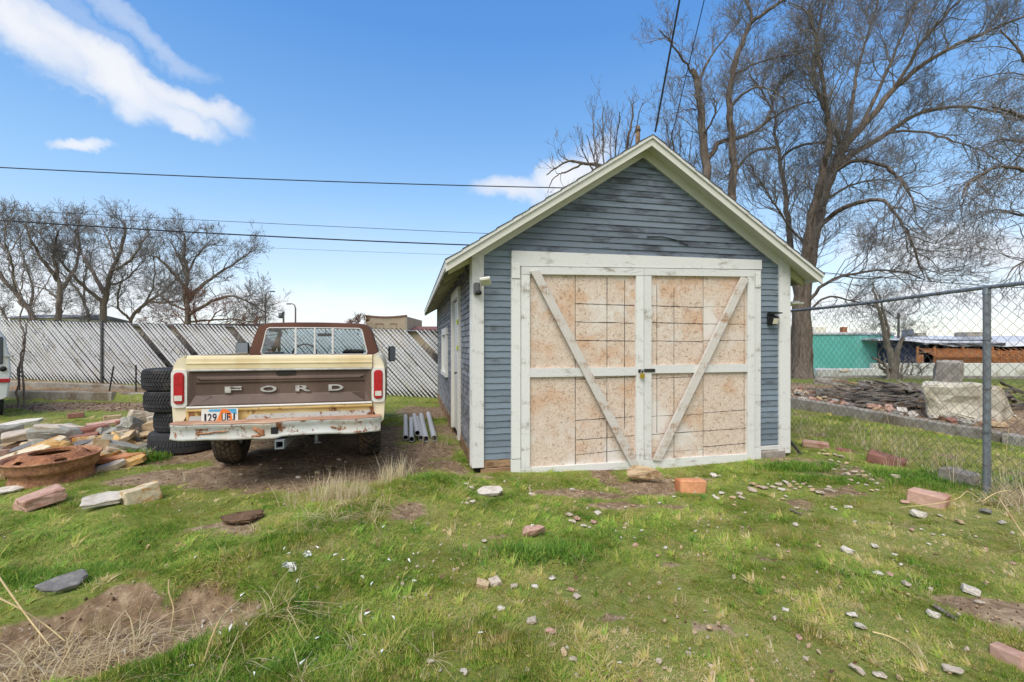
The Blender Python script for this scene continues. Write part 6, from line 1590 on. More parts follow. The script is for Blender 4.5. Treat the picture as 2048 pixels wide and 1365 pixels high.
    G3 = 'pale stones spread over the earth at the fence end'
    for px, py, w in ((1700, 951, 17), (1712, 945, 13), (1722, 953, 15), (1736, 956, 17), (1748, 963, 13), (1690, 941, 11), (1655, 912, 15), (1672, 911, 13), (1685, 916, 15), (1695, 928, 11), (1756, 981, 9), (1746, 983, 11), (1795, 958, 21), (1728, 945, 12), (1705, 962, 10), (1718, 968, 9), (1735, 972, 10), (1680, 925, 9), (1664, 922, 10), (1648, 903, 12), (1640, 908, 9), (1712, 935, 9), (1742, 950, 9), (1757, 969, 12), (1768, 976, 9), (1688, 950, 9), (1670, 940, 8), (1630, 892, 9)):
        c = rg.choice(['pale', 'tan', 'white', 'pale']); st(px, py, w, c, '%s %s stone on the bare earth between garage corner and fence' % ('tiny' if w < 11 else 'small', CN[c]), None, G3)
    # bricks
    def brick(px, py, w, c, yaw, lab, dims=(.2, .1, .075), tilt=0, sink=.0, name='brick', cat='brick'):
        x, y, z = spot(px, py); k = w * y / FP / dims[0]
        L, D, H = [q * k for q in dims]
        rr = random.Random(px); b = M().box(-L / 2, L / 2, -D / 2, D / 2, 0, H, .008 * k, jit=.006 * k, rnd=rr)
        o = b.build(name, MT['st_' + c] if ('st_' + c) in MT else MT[c]); o.location = (x, y + D * .4, z - sink); STN.append((x, y + D * .4, L * .42)); o.rotation_euler = (R(tilt * .3), R(tilt), R(yaw) - math.atan2(x, y)); return tag(o, lab, cat)
    brick(1386, 986, 54, 'orange', 24, 'orange brick standing in the grass before the doors', (.2, .1, .1), 0, .015)
    brick(1866, 1013, 60, 'pink', -14, 'pale pink brick in the lawn left of the fence post', (.2, .11, .1), 3, .02)
    brick(1932, 972, 54, 'concrete', -30, 'grey concrete block at the foot of the fence post', (.2, .14, .12), 4, .03, 'concrete_block', 'block')
    brick(1778, 930, 60, 'red', -14, 'dull red brick piece tilted in the grass near the fence', (.2, .08, .07), 8, .02)
    brick(1637, 897, 46, 'pink', -4, 'flat pinkish brick lying in the grass behind the fence corner', (.2, .1, .05), 2, .0)
    brick(1692, 905, 26, 'red', -10, 'small red brick bit behind the pale stones', (.2, .1, .06), 2, .01)
    brick(2032, 1330, 52, 'pink', -20, 'worn pinkish brick at the right bottom corner', (.2, .12, .12), 0, .02)
    brick(147, 837, 25, 'red', 4, 'red brick alone in the grass behind the rubble pile', (.2, .1, .08), 0, .0)
    brick(220, 844, 28, 'tan', 3, 'tan block pair at the back of the rubble pile', (.2, .1, .09), 0, .0)
    # sticks
    def stick(name, lab, pts, r, m='deadwood', cat='stick', lift=.02):
        P = []
        for q in pts:
            x, y, z = spot(q[0], q[1], q[2] if len(q) > 2 else 0); P.append((x, y, z + lift + (q[2] if len(q) > 2 else 0)))
        k = len(P) * 4; S = spline(P, k); rr = [r * (1.15 - .5 * i / k) for i in range(k)]
        return tag(M().tube(S, rr, 7).build(name, MT[m]), lab, cat)
    stick('stick', 'short peeled stick lying in the grass beside a white stone', [(1868, 1218), (1890, 1232), (1914, 1247)], .011)
    stick('stick', 'thin short stick in the lawn right of the loose stone heap', [(1581, 1024), (1604, 1034)], .009)
    stick('dry_stem', 'long curved straw stem in the right foreground', [(1745, 1272), (1780, 1282), (1812, 1300), (1833, 1323)], .0035, 'straw', 'straw stem')
    stick('dry_stem', 'bent straw stem lying across the pale pink brick', [(1800, 1020, .02), (1870, 1013, .12), (1915, 1002, .12), (1936, 988, .1), (1965, 1008, .03)], .004, 'straw', 'straw stem')
    stick('dry_stem', 'arched straw stem left of the straw heap', [(1965, 1008, .03), (1985, 994, .1), (2012, 986, .14), (2030, 990, .1)], .004, 'straw', 'straw stem')
    stick('dry_stem', 'thick straw stem sticking out of the straw heap to the right', [(1998, 1002, .16), (2020, 1035, .12), (2046, 1075, .05), (2070, 1110, .03)], .006, 'straw', 'straw stem')
    stick('branch', 'thin bare branch lying between the rubble pile and tyres', [(278, 926), (296, 912, .08), (312, 897, .18)], .008)
    for pts, lab in (([(-10, 1150, .32), (50, 1235, .2), (100, 1300, .04)], 'longest straw stem rising at the left edge of the hollow'), ([(-10, 1200, .2), (40, 1225, .2), (90, 1255, .1), (130, 1290, .03)], 'branched straw stem crossing the longest one at the hollow'),
                     ([(338, 1165, .12), (338, 1190, .08), (347, 1225, .03), (340, 1275, .02)], 'white wavy root hanging over the back rim of the hollow'), ([(408, 1332, .02), (440, 1248, .2), (480, 1215, .12)], 'forked straw stem right of the hollow')):
        stick('dry_stem', lab, pts, .0045, 'straw', 'straw stem')
    # white scraps
    for px, py, w, lab in ((580, 1147, 34, 'white crumpled scrap on the grass below the straw tuft'), (616, 1120, 20, 'smaller torn white scrap beside a brown leaf in the grass')):
        x, y, z = spot(px, py); W = w * y / FP; rr = random.Random(px); me = M()
        for i in range(9):
            c = Vector((rr.uniform(-.4, .4) * W, rr.uniform(-.3, .3) * W, rr.uniform(0, .25) * W)); e = [Vector((rr.gauss(0, 1), rr.gauss(0, 1), rr.gauss(0, .6))).normalized() * W * .28 for _ in range(3)]
            me.add([c + e[0], c + e[1], c + e[2], c - e[0] * .6 + Vector((0, 0, .1 * W))], [(0, 1, 2), (0, 2, 3)])
        tag(me.build('paper_scrap', MT['white_litter'], None, (x, y, z + .03)), lab, 'scrap')
lawn_stones()


def rubble_left():
    """pile of broken slabs left of the truck, each stone its own thing: px, py centre, width, height, style, colour, roll, yaw, lift, label"""
    rg = random.Random(23)
    S = [(33, 849, 72, 14, 'slab', 'white', -6, 10, .12, 'long white marble slab at the back left of the rubble pile'),
         (14, 872, 40, 36, 'block', 'grey', 0, 20, .06, 'grey block under the white marble slab at left'),
         (38, 872, 52, 22, 'slab', 'pale', -8, 10, .16, 'grey tan slab over a dark brown rock at left of the pile'),
         (26, 894, 46, 18, 'rock', 'brown', -8, 0, .05, 'dark brown rock wedged beneath the grey tan slab'),
         (112, 870, 84, 32, 'rock', 'grey', 6, -10, .1, 'biggest grey slab in the middle of the rubble pile'),
         (118, 856, 70, 16, 'slab', 'pale', 8, -14, .2, 'pale slab resting on top of the biggest grey slab'),
         (55, 912, 118, 26, 'slab', 'mottled', -22, 10, .07, 'long ochre streaked slab slanting down to the rusty rim'),
         (118, 896, 46, 26, 'rock', 'ochre', -6, 0, .08, 'rough ochre chunk right of the long slanting slab'),
         (186, 858, 42, 13, 'block', 'red', -6, 4, .12, 'upper red brick row fragment in the rubble pile'),
         (171, 875, 38, 14, 'block', 'red', -4, 4, .06, 'lower red brick fragment in the rubble pile'),
         (210, 848, 50, 12, 'slab', 'pink', -4, 8, .08, 'flat pink slab behind the red brick fragments'),
         (243, 846, 18, 11, 'rock', 'red', 0, 0, .08, 'small orange red rock behind the grey boulder'),
         (268, 858, 52, 40, 'rock', 'grey', 4, 12, .02, 'big square grey boulder beside the tyre stack'),
         (282, 833, 32, 20, 'block', 'pale', 16, 15, .06, 'pale tilted block on top behind the grey boulder'),
         (301, 858, 32, 26, 'block', 'tan', -16, -8, .02, 'tan broken block leaning at the tyre stack'),
         (225, 861, 36, 24, 'rock', 'grey', 0, 0, .06, 'grey chunk between red bricks and grey boulder'),
         (213, 875, 44, 9, 'slab', 'ochre', 2, 0, .1, 'thin ochre slab over the grey flat stones'),
         (246, 877, 40, 18, 'slab', 'tan', -22, 0, .08, 'cream slab tilted up to the right before the grey boulder'),
         (167, 889, 52, 18, 'slab', 'slate', -10, 0, .07, 'flat grey stone in the middle front of the pile'),
         (203, 891, 24, 22, 'block', 'tan', 10, 0, .07, 'small tan block standing among the flat slabs'),
         (238, 892, 66, 18, 'slab', 'grey', 18, 0, .05, 'long grey slab slanting down to the right'),
         (234, 899, 46, 12, 'slab', 'pale', 18, 0, .03, 'thin cream slab just below the long grey one'),
         (182, 901, 27, 10, 'cobble', 'slate', 0, 0, .04, 'bluish flat cobble in front of the flat grey stone'),
         (153, 903, 9, 8, 'cobble', 'white', 0, 0, .05, 'tiny white pebble between the slabs'),
         (195, 907, 66, 7, 'slab', 'tan', 1, 0, .03, 'thin flat tan slab behind the rusty rim'),
         (240, 916, 78, 16, 'slab', 'orange', -4, -12, .04, 'large salmon coloured paving tile, upper one right of the rim'),
         (258, 926, 56, 18, 'slab', 'ochre', -18, -14, .0, 'ochre paving tile under the salmon one'),
         (222, 934, 46, 18, 'slab', 'pale', -16, -14, .0, 'pinkish white tile leaning against the rusty rim'),
         (136, 903, 34, 14, 'slab', 'grey', -14, 0, .05, 'three cornered grey slab behind the rusty rim'),
         (7, 909, 22, 18, 'rock', 'pink', 0, 0, .04, 'pinkish rock at the left edge of the pile'),
         (24, 906, 18, 9, 'rock', 'orange', 0, 0, .06, 'small orange stone under the slanting slab'),
         (52, 896, 42, 16, 'slab', 'slate', -18, 0, .1, 'purplish grey slab tucked above the slanting slab'),
         (6, 950, 22, 26, 'rock', 'tan', 0, 0, 0, 'tan stone at the left edge behind the rim'),
         (303, 826, 24, 10, 'slab', 'white', 4, 0, .04, 'pale slab bit against the second tyre'),
         (308, 842, 16, 18, 'block', 'pale', -14, 0, .05, 'narrow pale block squeezed behind the tyres'),
         (255, 884, 40, 9, 'slab', 'grey', -4, 0, .0, 'flat grey piece before the square boulder'),
         (88, 884, 40, 14, 'slab', 'pale', 10, 0, .08, 'pale flat piece under the biggest grey slab'),
         (265, 896, 24, 12, 'slab', 'tan', 16, 0, .02, 'small tan tile at the right tip of the pile'),
         (10, 926, 30, 16, 'slab', 'grey', -14, 0, .03, 'grey slab end below the slanting slab at left')]
    for px, py, w, h, kd, c, roll, yaw, lift, lab in S:
        x, y, z = spot(px, py + h * .5, lift); W = 1.14 * w * y / FP; H = 1.2 * h * y / FP
        if kd == 'slab':
            th = max(.03, min(.09, H * .5)); d = min(.7, max(.14, (H - th * .8) / .36)); dims = (W, d, th)
        elif kd == 'block': dims = (W, W * .7, H * .9)
        else: dims = (W, W * .8, H)
        o = link('rubble_stone', rock_mesh(px * 3 + py, kd, dims, 'st_' + c))
        o.location = (x + (px - CX) / FP * dims[1] * .4, y + dims[1] * .4, EYE + (HZ - py) / FP * (y + dims[1] * .3)); o.rotation_euler = (R(8) if kd == 'slab' else rg.uniform(-.08, .08), R(roll), R(yaw) - math.atan2(x, y))
        tag(o, lab, 'stone', 'broken stones in the rubble pile left of the truck')
    # small fill between them
    for i in range(120):
        a = rg.uniform(0, 2 * PI); q = math.sqrt(rg.random()); x = -5.75 + 1.15 * q * math.cos(a); y = 6.3 + .8 * q * math.sin(a); s = rg.uniform(.06, .24) * (1 if i % 3 else .6)
        o = link('stone_chip', small(rg.choice(['rock', 'slab', 'block']), rg.randrange(6))); c = rg.choice(['pale', 'tan', 'grey', 'ochre', 'pale', 'grey', 'tan', 'mottled', 'brown']); recolour(o, 'st_' + c)
        o.location = (x, y, gz(x, y) + s * .15); o.scale = (s, s, s * .8); o.rotation_euler = (rg.uniform(-.4, .4), rg.uniform(-.4, .4), rg.uniform(0, 6))
        tag(o, '%s %s stone bit filling the gaps %s' % ('large' if s > .15 else 'small', CN[c], 'behind the rusty rim' if x < -5.9 else 'of the rubble pile near the tyres'), 'stone', 'stone chips in the left rubble pile')
    for i in range(46):                                     # further slabs thrown on the heap at every angle
        a = rg.uniform(0, 2 * PI); q = math.sqrt(rg.random()); x = -5.75 + 1.2 * q * math.cos(a); y = 6.35 + .8 * q * math.sin(a); s = rg.uniform(.2, .42)
        if x > -4.95 and y < 6.6: continue
        o = link('rubble_stone', rock_mesh(900 + i, rg.choice(['slab', 'slab', 'rock', 'block']), (s, s * rg.uniform(.5, .9), s * rg.uniform(.18, .4)), 'st_' + rg.choice(['grey', 'pale', 'tan', 'grey', 'ochre', 'mottled'])))
        c = o.data.materials[0].name.split()[0]
        o.location = (x, y, gz(x, y) + .05 + .1 * rg.random() * (1 - q)); o.rotation_euler = (rg.uniform(-.5, .2), rg.uniform(-.45, .45), rg.uniform(0, 6.28))
        tag(o, '%s %s stone tossed among the named slabs %s' % ('broad' if s > .3 else 'smaller', CN[c], 'behind the rusty rim' if x < -5.9 else 'of the heap near the tyres'), 'stone', 'broken stones in the rubble pile left of the truck')
rubble_left()


def rubble_right():
    rg = random.Random(29)
    # charred boards heaped behind the curb
    G1 = 'charred boards heaped behind the curb'
    protos = []
    for i in range(8):
        L = rg.uniform(.9, 1.7); b = M(); rings = []; w = rg.uniform(.05, .1); th = rg.uniform(.015, .04)
        for k in range(9):
            t = k / 8; x = (t - .5) * L; ww = w * rg.uniform(.7, 1.05) * (1 if 0 < k < 8 else rg.uniform(.2, .8)); z = .05 * math.sin(t * 3 + i) * rg.uniform(.5, 1) + rg.uniform(-.008, .008)
            rings.append([(x, -ww / 2, z), (x, ww / 2, z + rg.uniform(-.01, .01)), (x, ww / 2, z + th), (x, -ww / 2, z + th * rg.uniform(.6, 1.2))])
        b.loft(rings, True, False); protos.append(b.mesh('charred_board', MT['char']))
    for i in range(110):
        a = rg.gauss(0, .5); x = 8.75 + rg.gauss(0, .75); y = 10.6 + rg.gauss(0, .85)
        if x < float(curb_x(y)) + .35: continue
        hgt = .3 * math.exp(-((x - 8.8) / .9) ** 2 - ((y - 10.7) / 1.0) ** 2)
        o = link('charred_board', protos[i % 8]); o.location = (x, y, gz(x, y) + .02 + hgt * rg.random()); o.rotation_euler = (rg.uniform(-.3, .3), rg.gauss(0, .14), rg.gauss(-.12, .45))
        o.scale = (rg.uniform(.6, 1.05), rg.uniform(.7, 1.2), 1)
        if rg.random() < .2: recolour(o, rg.choice(['deadwood', 'rawwood', 'ink']))
        tag(o, 'charred splintered board in the heap behind the curb and fence', 'board', G1)
    for i in range(26):
        x = 10.4 + rg.gauss(0, .5); y = 9.0 + rg.gauss(0, .5)
        o = link('charred_board', protos[i % 8]); o.location = (x, y, gz(x, y) + .03 + .2 * rg.random()); o.rotation_euler = (rg.uniform(-.3, .3), rg.gauss(.2, .2), rg.gauss(.5, .5)); o.scale = (.7, 1, 1)
        tag(o, 'splintered board in the smaller heap right of the concrete boulder', 'board', 'splintered boards right of the boulder')
    G2 = 'brick rubble along the curb'
    cols = ['red', 'pink', 'pale', 'tan', 'grey', 'brown', 'grey', 'white', 'red', 'tan', 'pink']
    for i in range(150):
        y = rg.uniform(7.6, 13.2); x = float(curb_x(y)) + .22 + abs(rg.gauss(0, .55))
        if rg.random() < .3: y = rg.uniform(10.5, 13.5); x = float(curb_x(y)) + rg.uniform(.3, 2)
        s = rg.uniform(.06, .2)
        o = link('brick_fragment', small(rg.choice(['block', 'rock', 'block', 'slab']), rg.randrange(6))); c = rg.choice(cols); recolour(o, 'st_' + c)
        o.location = (x, y, gz(x, y) + s * .2); o.scale = (s, s, s * .8); o.rotation_euler = (rg.uniform(-.5, .5), rg.uniform(-.5, .5), rg.uniform(0, 6))
        tag(o, '%s %s rubble piece %s beyond the fence' % ('big' if s > .14 else 'small', CN[c], 'behind the far end of the curb' if y > 10.4 else 'behind the near end of the curb'), 'rubble', G2)
    def big(px, py, w, h, Yd, c, lab, kd='rock', seed=1, name='boulder', cat='boulder', d=.8):
        W = w * Yd / FP; H = h * Yd / FP; x = (px - CX) / FP * (Yd + W * .4)
        o = link(name, rock_mesh(seed, kd, (W, W * d, H * 1.12), c)); o.rotation_euler.z = -math.atan2(x, Yd); o.location = (x, Yd + W * .4, EYE + (HZ - py) / FP * (Yd + W * .3)); return tag(o, lab, cat)
    big(1934, 808, 122, 68, 8.0, 'boulder', 'big pale concrete boulder sitting on the curb by the fence post', 'block', 27)
    big(1895, 750, 40, 50, 10.4, 'concrete', 'upright broken concrete piece behind the big boulder', 'block', 9).rotation_euler = (0, .05, -.75)
    big(1665, 771, 62, 24, 13.2, 'concrete', 'long low concrete block behind the brick rubble', 'block', 11, 'concrete_block', 'block', .5)
    big(1640, 787, 18, 18, 11.6, 'st_slate', 'bluish grey stone standing in the brick rubble', 'rock', 12)
    big(1860, 786, 26, 22, 9.4, 'st_slate', 'flat grey cap leaning on the charred boards by the boulder', 'slab', 14).rotation_euler = (.6, -.5, -.6)
    # cinder block with two openings
    x, y = p3(1732, 0, 12.6).x, 12.6; z = EYE + (HZ - 770) / FP * y
    b = M(); L, D, H, t = .5, .22, .2, .035
    for x0, x1, y0, y1 in ((-L / 2, L / 2, -D / 2, -D / 2 + t), (-L / 2, L / 2, D / 2 - t, D / 2), (-L / 2, -L / 2 + t, -D / 2 + t, D / 2 - t), (L / 2 - t, L / 2, -D / 2 + t, D / 2 - t), (-t / 2, t / 2, -D / 2 + t, D / 2 - t)): b.box(x0, x1, y0, y1, 0, H, .004)
    o = b.build('cinder_block', MT['concrete'], None, (x, y, z - .08), (R(60), R(10), .2)); tag(o, 'hollow cinder block lying on the rubble, openings towards the camera', 'block')
    o = big(1688, 742, 18, 8, 15, 'st_pale', 'low pale stone at the elm foot', 'rock', 15)
    # leaning iron bar and pipe by the right garage corner
    tag(M().bar((3.95, 6.35, gz(3.95, 6.35)), (3.72, 6.62, .42), .03, .03, .004).build('iron_bar', MT['darkmetal']), 'dark bar leaning against the right front corner of the garage', 'bar')
    tag(M().tube([(3.7, 6.6, 2.02), (3.95, 6.62, 2.08), (4.1, 6.66, 2.1)], [.03, .035, .03], 10).box(3.95, 4.12, 6.55, 6.72, 2.07, 2.1, .008).build('wall_lamp', MT['lampwhite']), 'small white lamp arm sticking out beyond the right garage wall', 'wall lamp')
rubble_right()


# ------------------------------------------------------------------ grass, straw, litter
def tuft(name, n, h, rad, lean, w, m, seed, segs=3, flat=False, curl=.5):
    rs = np.random.RandomState(seed); V = []; F = []; A = []
    for i in range(n):
        a = rs.rand() * 2 * PI; r = rad * math.sqrt(rs.rand()); bx, by = r * math.cos(a), r * math.sin(a)
        d = rs.rand() * 2 * PI if rs.rand() < .4 else a + rs.randn() * .6; hh = h * (.45 + .75 * rs.rand()); ln = lean * (.3 + rs.rand())
        dx, dy = math.cos(d), math.sin(d); px, py = -dy, dx; ww = w * (.6 + .7 * rs.rand()); tone = rs.rand(); o = len(V)
        for s in range(segs + 1):
            t = s / segs; up = hh * (t - curl * ln * t * t * .6); out = hh * ln * t ** 1.6
            wd = ww * (1 - t) ** .6 * .5 if s < segs else 0
            c = (bx + dx * out, by + dy * out, max(up, .002) if not flat else .01 + .05 * rs.rand())
            if s < segs: V += [(c[0] - px * wd, c[1] - py * wd, c[2]), (c[0] + px * wd, c[1] + py * wd, c[2])]; A += [tone, tone]
            else: V.append(c); A.append(tone)
        for s in range(segs - 1): F.append((o + 2 * s, o + 2 * s + 1, o + 2 * s + 3, o + 2 * s + 2))
        F.append((o + 2 * segs - 2, o + 2 * segs - 1, o + 2 * segs))
    me = bpy.data.meshes.new(name); me.from_pydata(V, [], F); me.materials.append(MT[m])
    at = me.attributes.new('blade', 'FLOAT', 'POINT'); at.data.foreach_set('value', np.array(A, np.float32)); me.update()
    return bpy.data.objects.new(name, me)


def scatter(name, protos, P, rot, scl, tone, idx):
    """one object: points carrying tufts through geometry nodes"""
    pc = bpy.data.collections.new(name + '_kinds')
    for o in protos: pc.objects.link(o)
    me = bpy.data.meshes.new(name); me.vertices.add(len(P)); me.vertices.foreach_set('co', np.ascontiguousarray(P, np.float32).ravel())
    for nm, typ, arr in (('scl', 'FLOAT', scl), ('tone', 'FLOAT', tone), ('idx', 'INT', idx)):
        a = me.attributes.new(nm, typ, 'POINT'); a.data.foreach_set('value', np.ascontiguousarray(arr, np.int32 if typ == 'INT' else np.float32))
    a = me.attributes.new('rot', 'FLOAT_VECTOR', 'POINT'); a.data.foreach_set('vector', np.ascontiguousarray(rot, np.float32).ravel()); me.update()
    ob = link(name, me); tag(ob, kind='stuff')
    ng = bpy.data.node_groups.new(name, 'GeometryNodeTree')
    ng.interface.new_socket('Geometry', in_out='INPUT', socket_type='NodeSocketGeometry'); ng.interface.new_socket('Geometry', in_out='OUTPUT', socket_type='NodeSocketGeometry')
    n, l = ng.nodes, ng.links
    gi, go = n.new('NodeGroupInput'), n.new('NodeGroupOutput'); ip = n.new('GeometryNodeInstanceOnPoints'); ci = n.new('GeometryNodeCollectionInfo')
    ci.inputs['Collection'].default_value = pc; ci.inputs['Separate Children'].default_value = True; ci.inputs['Reset Children'].default_value = True
    ip.inputs['Pick Instance'].default_value = True
    def na(nm, t):
        x = n.new('GeometryNodeInputNamedAttribute'); x.data_type = t; x.inputs['Name'].default_value = nm
        return [s for s in x.outputs if s.enabled and s.name == 'Attribute'][0]
    e2r = n.new('FunctionNodeEulerToRotation'); l.new(na('rot', 'FLOAT_VECTOR'), e2r.inputs[0])
    l.new(gi.outputs[0], ip.inputs['Points']); l.new(ci.outputs[0], ip.inputs['Instance']); l.new(na('idx', 'INT'), ip.inputs['Instance Index'])
    l.new(e2r.outputs[0], ip.inputs['Rotation']); l.new(na('scl', 'FLOAT'), ip.inputs['Scale']); l.new(ip.outputs[0], go.inputs[0])
    ob.modifiers.new('scatter', 'NODES').node_group = ng
    return ob


def in_building(x, y):
    s, v = to_local(x, y, GO.x, GO.y, GA); a = (np.abs(s) < 2.13) & (v > -.06) & (v < 7.5)
    a |= (np.abs(s) < 1.72) & (v > -.13) & (v < 0)
    return a


def grass():
    rs = np.random.RandomState(77)
    def wedge(n, y0, y1, p=.5, xl=None, xr=None, m=2.2):
        u = rs.rand(n); y = (y0 ** p + u * (y1 ** p - y0 ** p)) ** (1 / p); X = 1.13 * y + m
        x = (rs.rand(n) * 2 - 1) * X
        k = np.ones(n, bool)
        if xl is not None: k &= x > xl
        if xr is not None: k &= x < xr
        return x[k], y[k]
    x, y = wedge(165000, 1.2, 9.5, .6)
    x2, y2 = wedge(26000, 8.5, 20, .6); k = (x2 > 3.3) | (x2 < -1.2); x2, y2 = x2[k], y2[k]
    x = np.concatenate([x, x2]); y = np.concatenate([y, y2])
    d = dirt_mask(x, y); keep = (rs.rand(len(x)) > sst(.28, .72, d + (rs.rand(len(x)) - .5) * .25) * .985) & ~in_building(x, y)
    fl = y - fence_y(x); keep &= ~((fl > -1.45) & (fl < -1.25) & (x < -8.3)) & ~((fl > -.42) & (fl < -.2) & (x < -9)) & (fl < 3)
    bx = x - curb_x(y); keep &= ~((np.abs(bx) < .16) & (y < 14) & (x > 4))
    keep &= ~((x > 3) & (y > 15.5) & (y < 16.6) & (x > 6) & (rs.rand(len(x)) < .4))
    sx, sy, sr = np.array(STN).T
    near = np.full(len(x), 9.0)
    for a_, b_, r_ in STN:                                  # nothing grows through a stone, and it stays short round it
        m_ = (np.abs(x - a_) < .4) & (np.abs(y - b_) < .4); near[m_] = np.minimum(near[m_], np.hypot(x[m_] - a_, y[m_] - b_) - r_)
    keep &= near > .0
    x, y, d, near = x[keep], y[keep], d[keep], near[keep]; z = g(x, y)
    # long grass: along the low ridge, round stones, at the fence, bottom strip
    def bump(cx, cy, rx, ry, rot=0): return np.exp(-ell(x, y, cx, cy, rx, ry, rot) ** 2)
    lush = sst(.55, .72, fbm(x, y, 2.6, 91)) * .45
    lush += .9 * np.exp(-((x + 1.75 - (y - 3.1) * .45) / .32) ** 2) * sst(2.6, 3.2, y) * sst(6, 5, y)
    for a in ((.22, 3.5, .22, .18), (.75, 3.55, .3, .15), (4.35, 5.0, .5, .35), (4.1, 4.55, .5, .25), (-.9, 2.15, .8, .25), (.1, 2.05, .35, .2), (-1.35, 2.3, .3, .4), (-2.75, 3.05, .7, .22), (3.5, 5.5, .35, .2), (-.65, 4.5, .5, .3), (-4.15, 5.75, .25, .25), (-.75, 5.6, .3, .5), (-9.5, 12.1, 2.2, .22), (.95, 2.15, .2, .15), (2.9, 2.35, .5, .2), (-.1, 4.55, .3, .2), (3.45, 5.75, .3, .25), (-1.4, 8.6, .6, 1.5)):
        lush += bump(*a) * .75
    lush = np.clip(lush * (.45 + .9 * sst(.35, .65, fbm(x, y, 5, 97))), 0, 1.1)
    dryf = sst(.5, .68, fbm(x, y, .9, 33)) * .6 + sst(.5, .75, fbm(x, y, 4.5, 35)) * .55
    dryf += .35 * sst(2.4, 4, x) * sst(2.4, 3.4, y) * (y < 5)
    dryf += .5 * bump(-1.35, 4.3, .5, .5) + .45 * bump(-2.1, 3.0, .7, .2, 24)
    tone = np.clip(.42 + .44 * dryf - .2 * np.clip(lush, 0, 1) + rs.randn(len(x)) * .17 + .12 * sst(.2, .5, d), 0, .97)
    tone = np.where(rs.rand(len(x)) < .05 + .16 * sst(.55, .7, fbm(x, y, 6, 43)), np.clip(tone + .3, .6, .95), tone)
    far = sst(7, 12, y)
    tone = np.clip(tone + .08 * far, 0, .95)
    idx = np.where(rs.rand(len(x)) < np.clip(lush, 0, .8), rs.randint(4, 7, len(x)), rs.randint(0, 4, len(x)))
    idx = np.where((rs.rand(len(x)) < .04) & (lush < .4), 7, idx)
    scl = (.45 + .55 * rs.rand(len(x))) * (1 + .35 * lush) * (1 - .35 * dryf * (lush < .4)) * (1 + .6 * far) * np.where(d > .25, .7, 1) * np.where(near < .05, .65, 1)
    comb = R(35)
    rot = np.stack([rs.randn(len(x)) * .14 + (fbm(x, y, 3.2, 61, 3) - .5) * 3.0, rs.randn(len(x)) * .14 + (fbm(x, y, 3.2, 67, 3) - .5) * 3.0, np.zeros(len(x))], 1)
    for px, py, rx, ry, nn, sc_ in ((290, 918, .13, .07, 70, 2.7), (1600, 938, .25, .1, 120, 2.0), (1652, 962, .2, .08, 70, 1.6), (1070, 1112, .2, .07, 100, 1.9), (1900, 968, .32, .13, 170, 2.0), (1850, 955, .28, .12, 110, 2.0), (60, 1165, .3, .05, 110, 1.4), (200, 1150, .3, .05, 90, 1.3), (860, 960, .25, .1, 80, 1.6), (420, 1290, .12, .1, 60, 1.4)):
        q = spot(px, py); ex, ey = q[0] + rs.randn(nn) * rx, q[1] + rs.randn(nn) * ry; kk = ~in_building(ex, ey); ex, ey = ex[kk], ey[kk]; nn = len(ex)
        x = np.concatenate([x, ex]); y = np.concatenate([y, ey]); z = np.concatenate([z, g(ex, ey)]); scl = np.concatenate([scl, sc_ * (.6 + .5 * rs.rand(nn))]); idx = np.concatenate([idx, rs.randint(4, 7, nn)])
        tone = np.concatenate([tone, np.clip(.2 + rs.randn(nn) * .12, 0, .6)]); rot = np.concatenate([rot, np.stack([rs.randn(nn) * .15, rs.randn(nn) * .15, rs.rand(nn) * 6.28], 1)])
    protos = [tuft('tuft_a%d' % i, 30, .022, .062, 1.5, .0042, 'g_lawn', i) for i in range(4)] + [tuft('tuft_b%d' % i, 20, .046, .05, 1.05, .0042, 'g_lawn', 20 + i) for i in range(3)]
    wd = tuft('tuft_c0', 9, .05, .012, 1.6, .02, 'g_lawn', 50); protos.append(wd)
    scatter('grass', protos, np.stack([x, y, z - .004], 1), rot, scl, tone, idx)
    # dry straw: standing clumps, fence line, heaps in the hollow
    P = []; S = []; I = []; T = []
    def clump(n, cx, cy, rx, ry, rot, kinds, s0, s1, t0=.3, t1=.9):
        c, s = math.cos(R(rot)), math.sin(R(rot))
        for _ in range(n):
            a, b = rs.randn() * rx, rs.randn() * ry; X, Yy = cx + a * c - b * s, cy + a * s + b * c
            if in_building(np.array([X]), np.array([Yy]))[0]: continue
            P.append((X, Yy, gz(X, Yy))); S.append(s0 + rs.rand() * (s1 - s0)); I.append(kinds[rs.randint(len(kinds))]); T.append(t0 + rs.rand() * (t1 - t0))
    q = spot(650, 1005); clump(40, q[0], q[1], .13, .08, 15, [0, 1], .65, 1.05, .55, 1)
    q = spot(705, 1000); clump(14, q[0], q[1], .08, .06, 15, [0, 1], .5, .9, .5, 1)
    q = spot(790, 960); clump(24, q[0], q[1], .09, .08, 40, [0, 1], .55, 1.0, .5, 1); q = spot(765, 975); clump(4, q[0], q[1], .04, .04, 40, [0, 1], .9, 1.2)
    q = spot(720, 1020); clump(34, q[0], q[1], .5, .16, 35, [2, 3], .6, 1.1, .1, .7)
    q = spot(880, 935); clump(10, q[0], q[1], .3, .15, 35, [2], .5, .9, .2, .7)
    q = spot(1905, 950)
    for i in range(75):
        yy = 4.2 + rs.rand() ** 1.1 * 4.2; xx = 4.75 + rs.randn() * .22 + (.1 if i % 3 else .5)
        P.append((xx, yy, gz(xx, yy))); S.append(.5 + rs.rand() * .75); I.append([0, 1, 4, 4][rs.randint(4)]); T.append(.3 + rs.rand() * .6)
    clump(34, 5.6, 6.2, .5, .9, 0, [0, 1, 4], .4, .8); clump(16, 5.25, 4.6, .3, .4, 0, [4, 0], .6, 1.1)
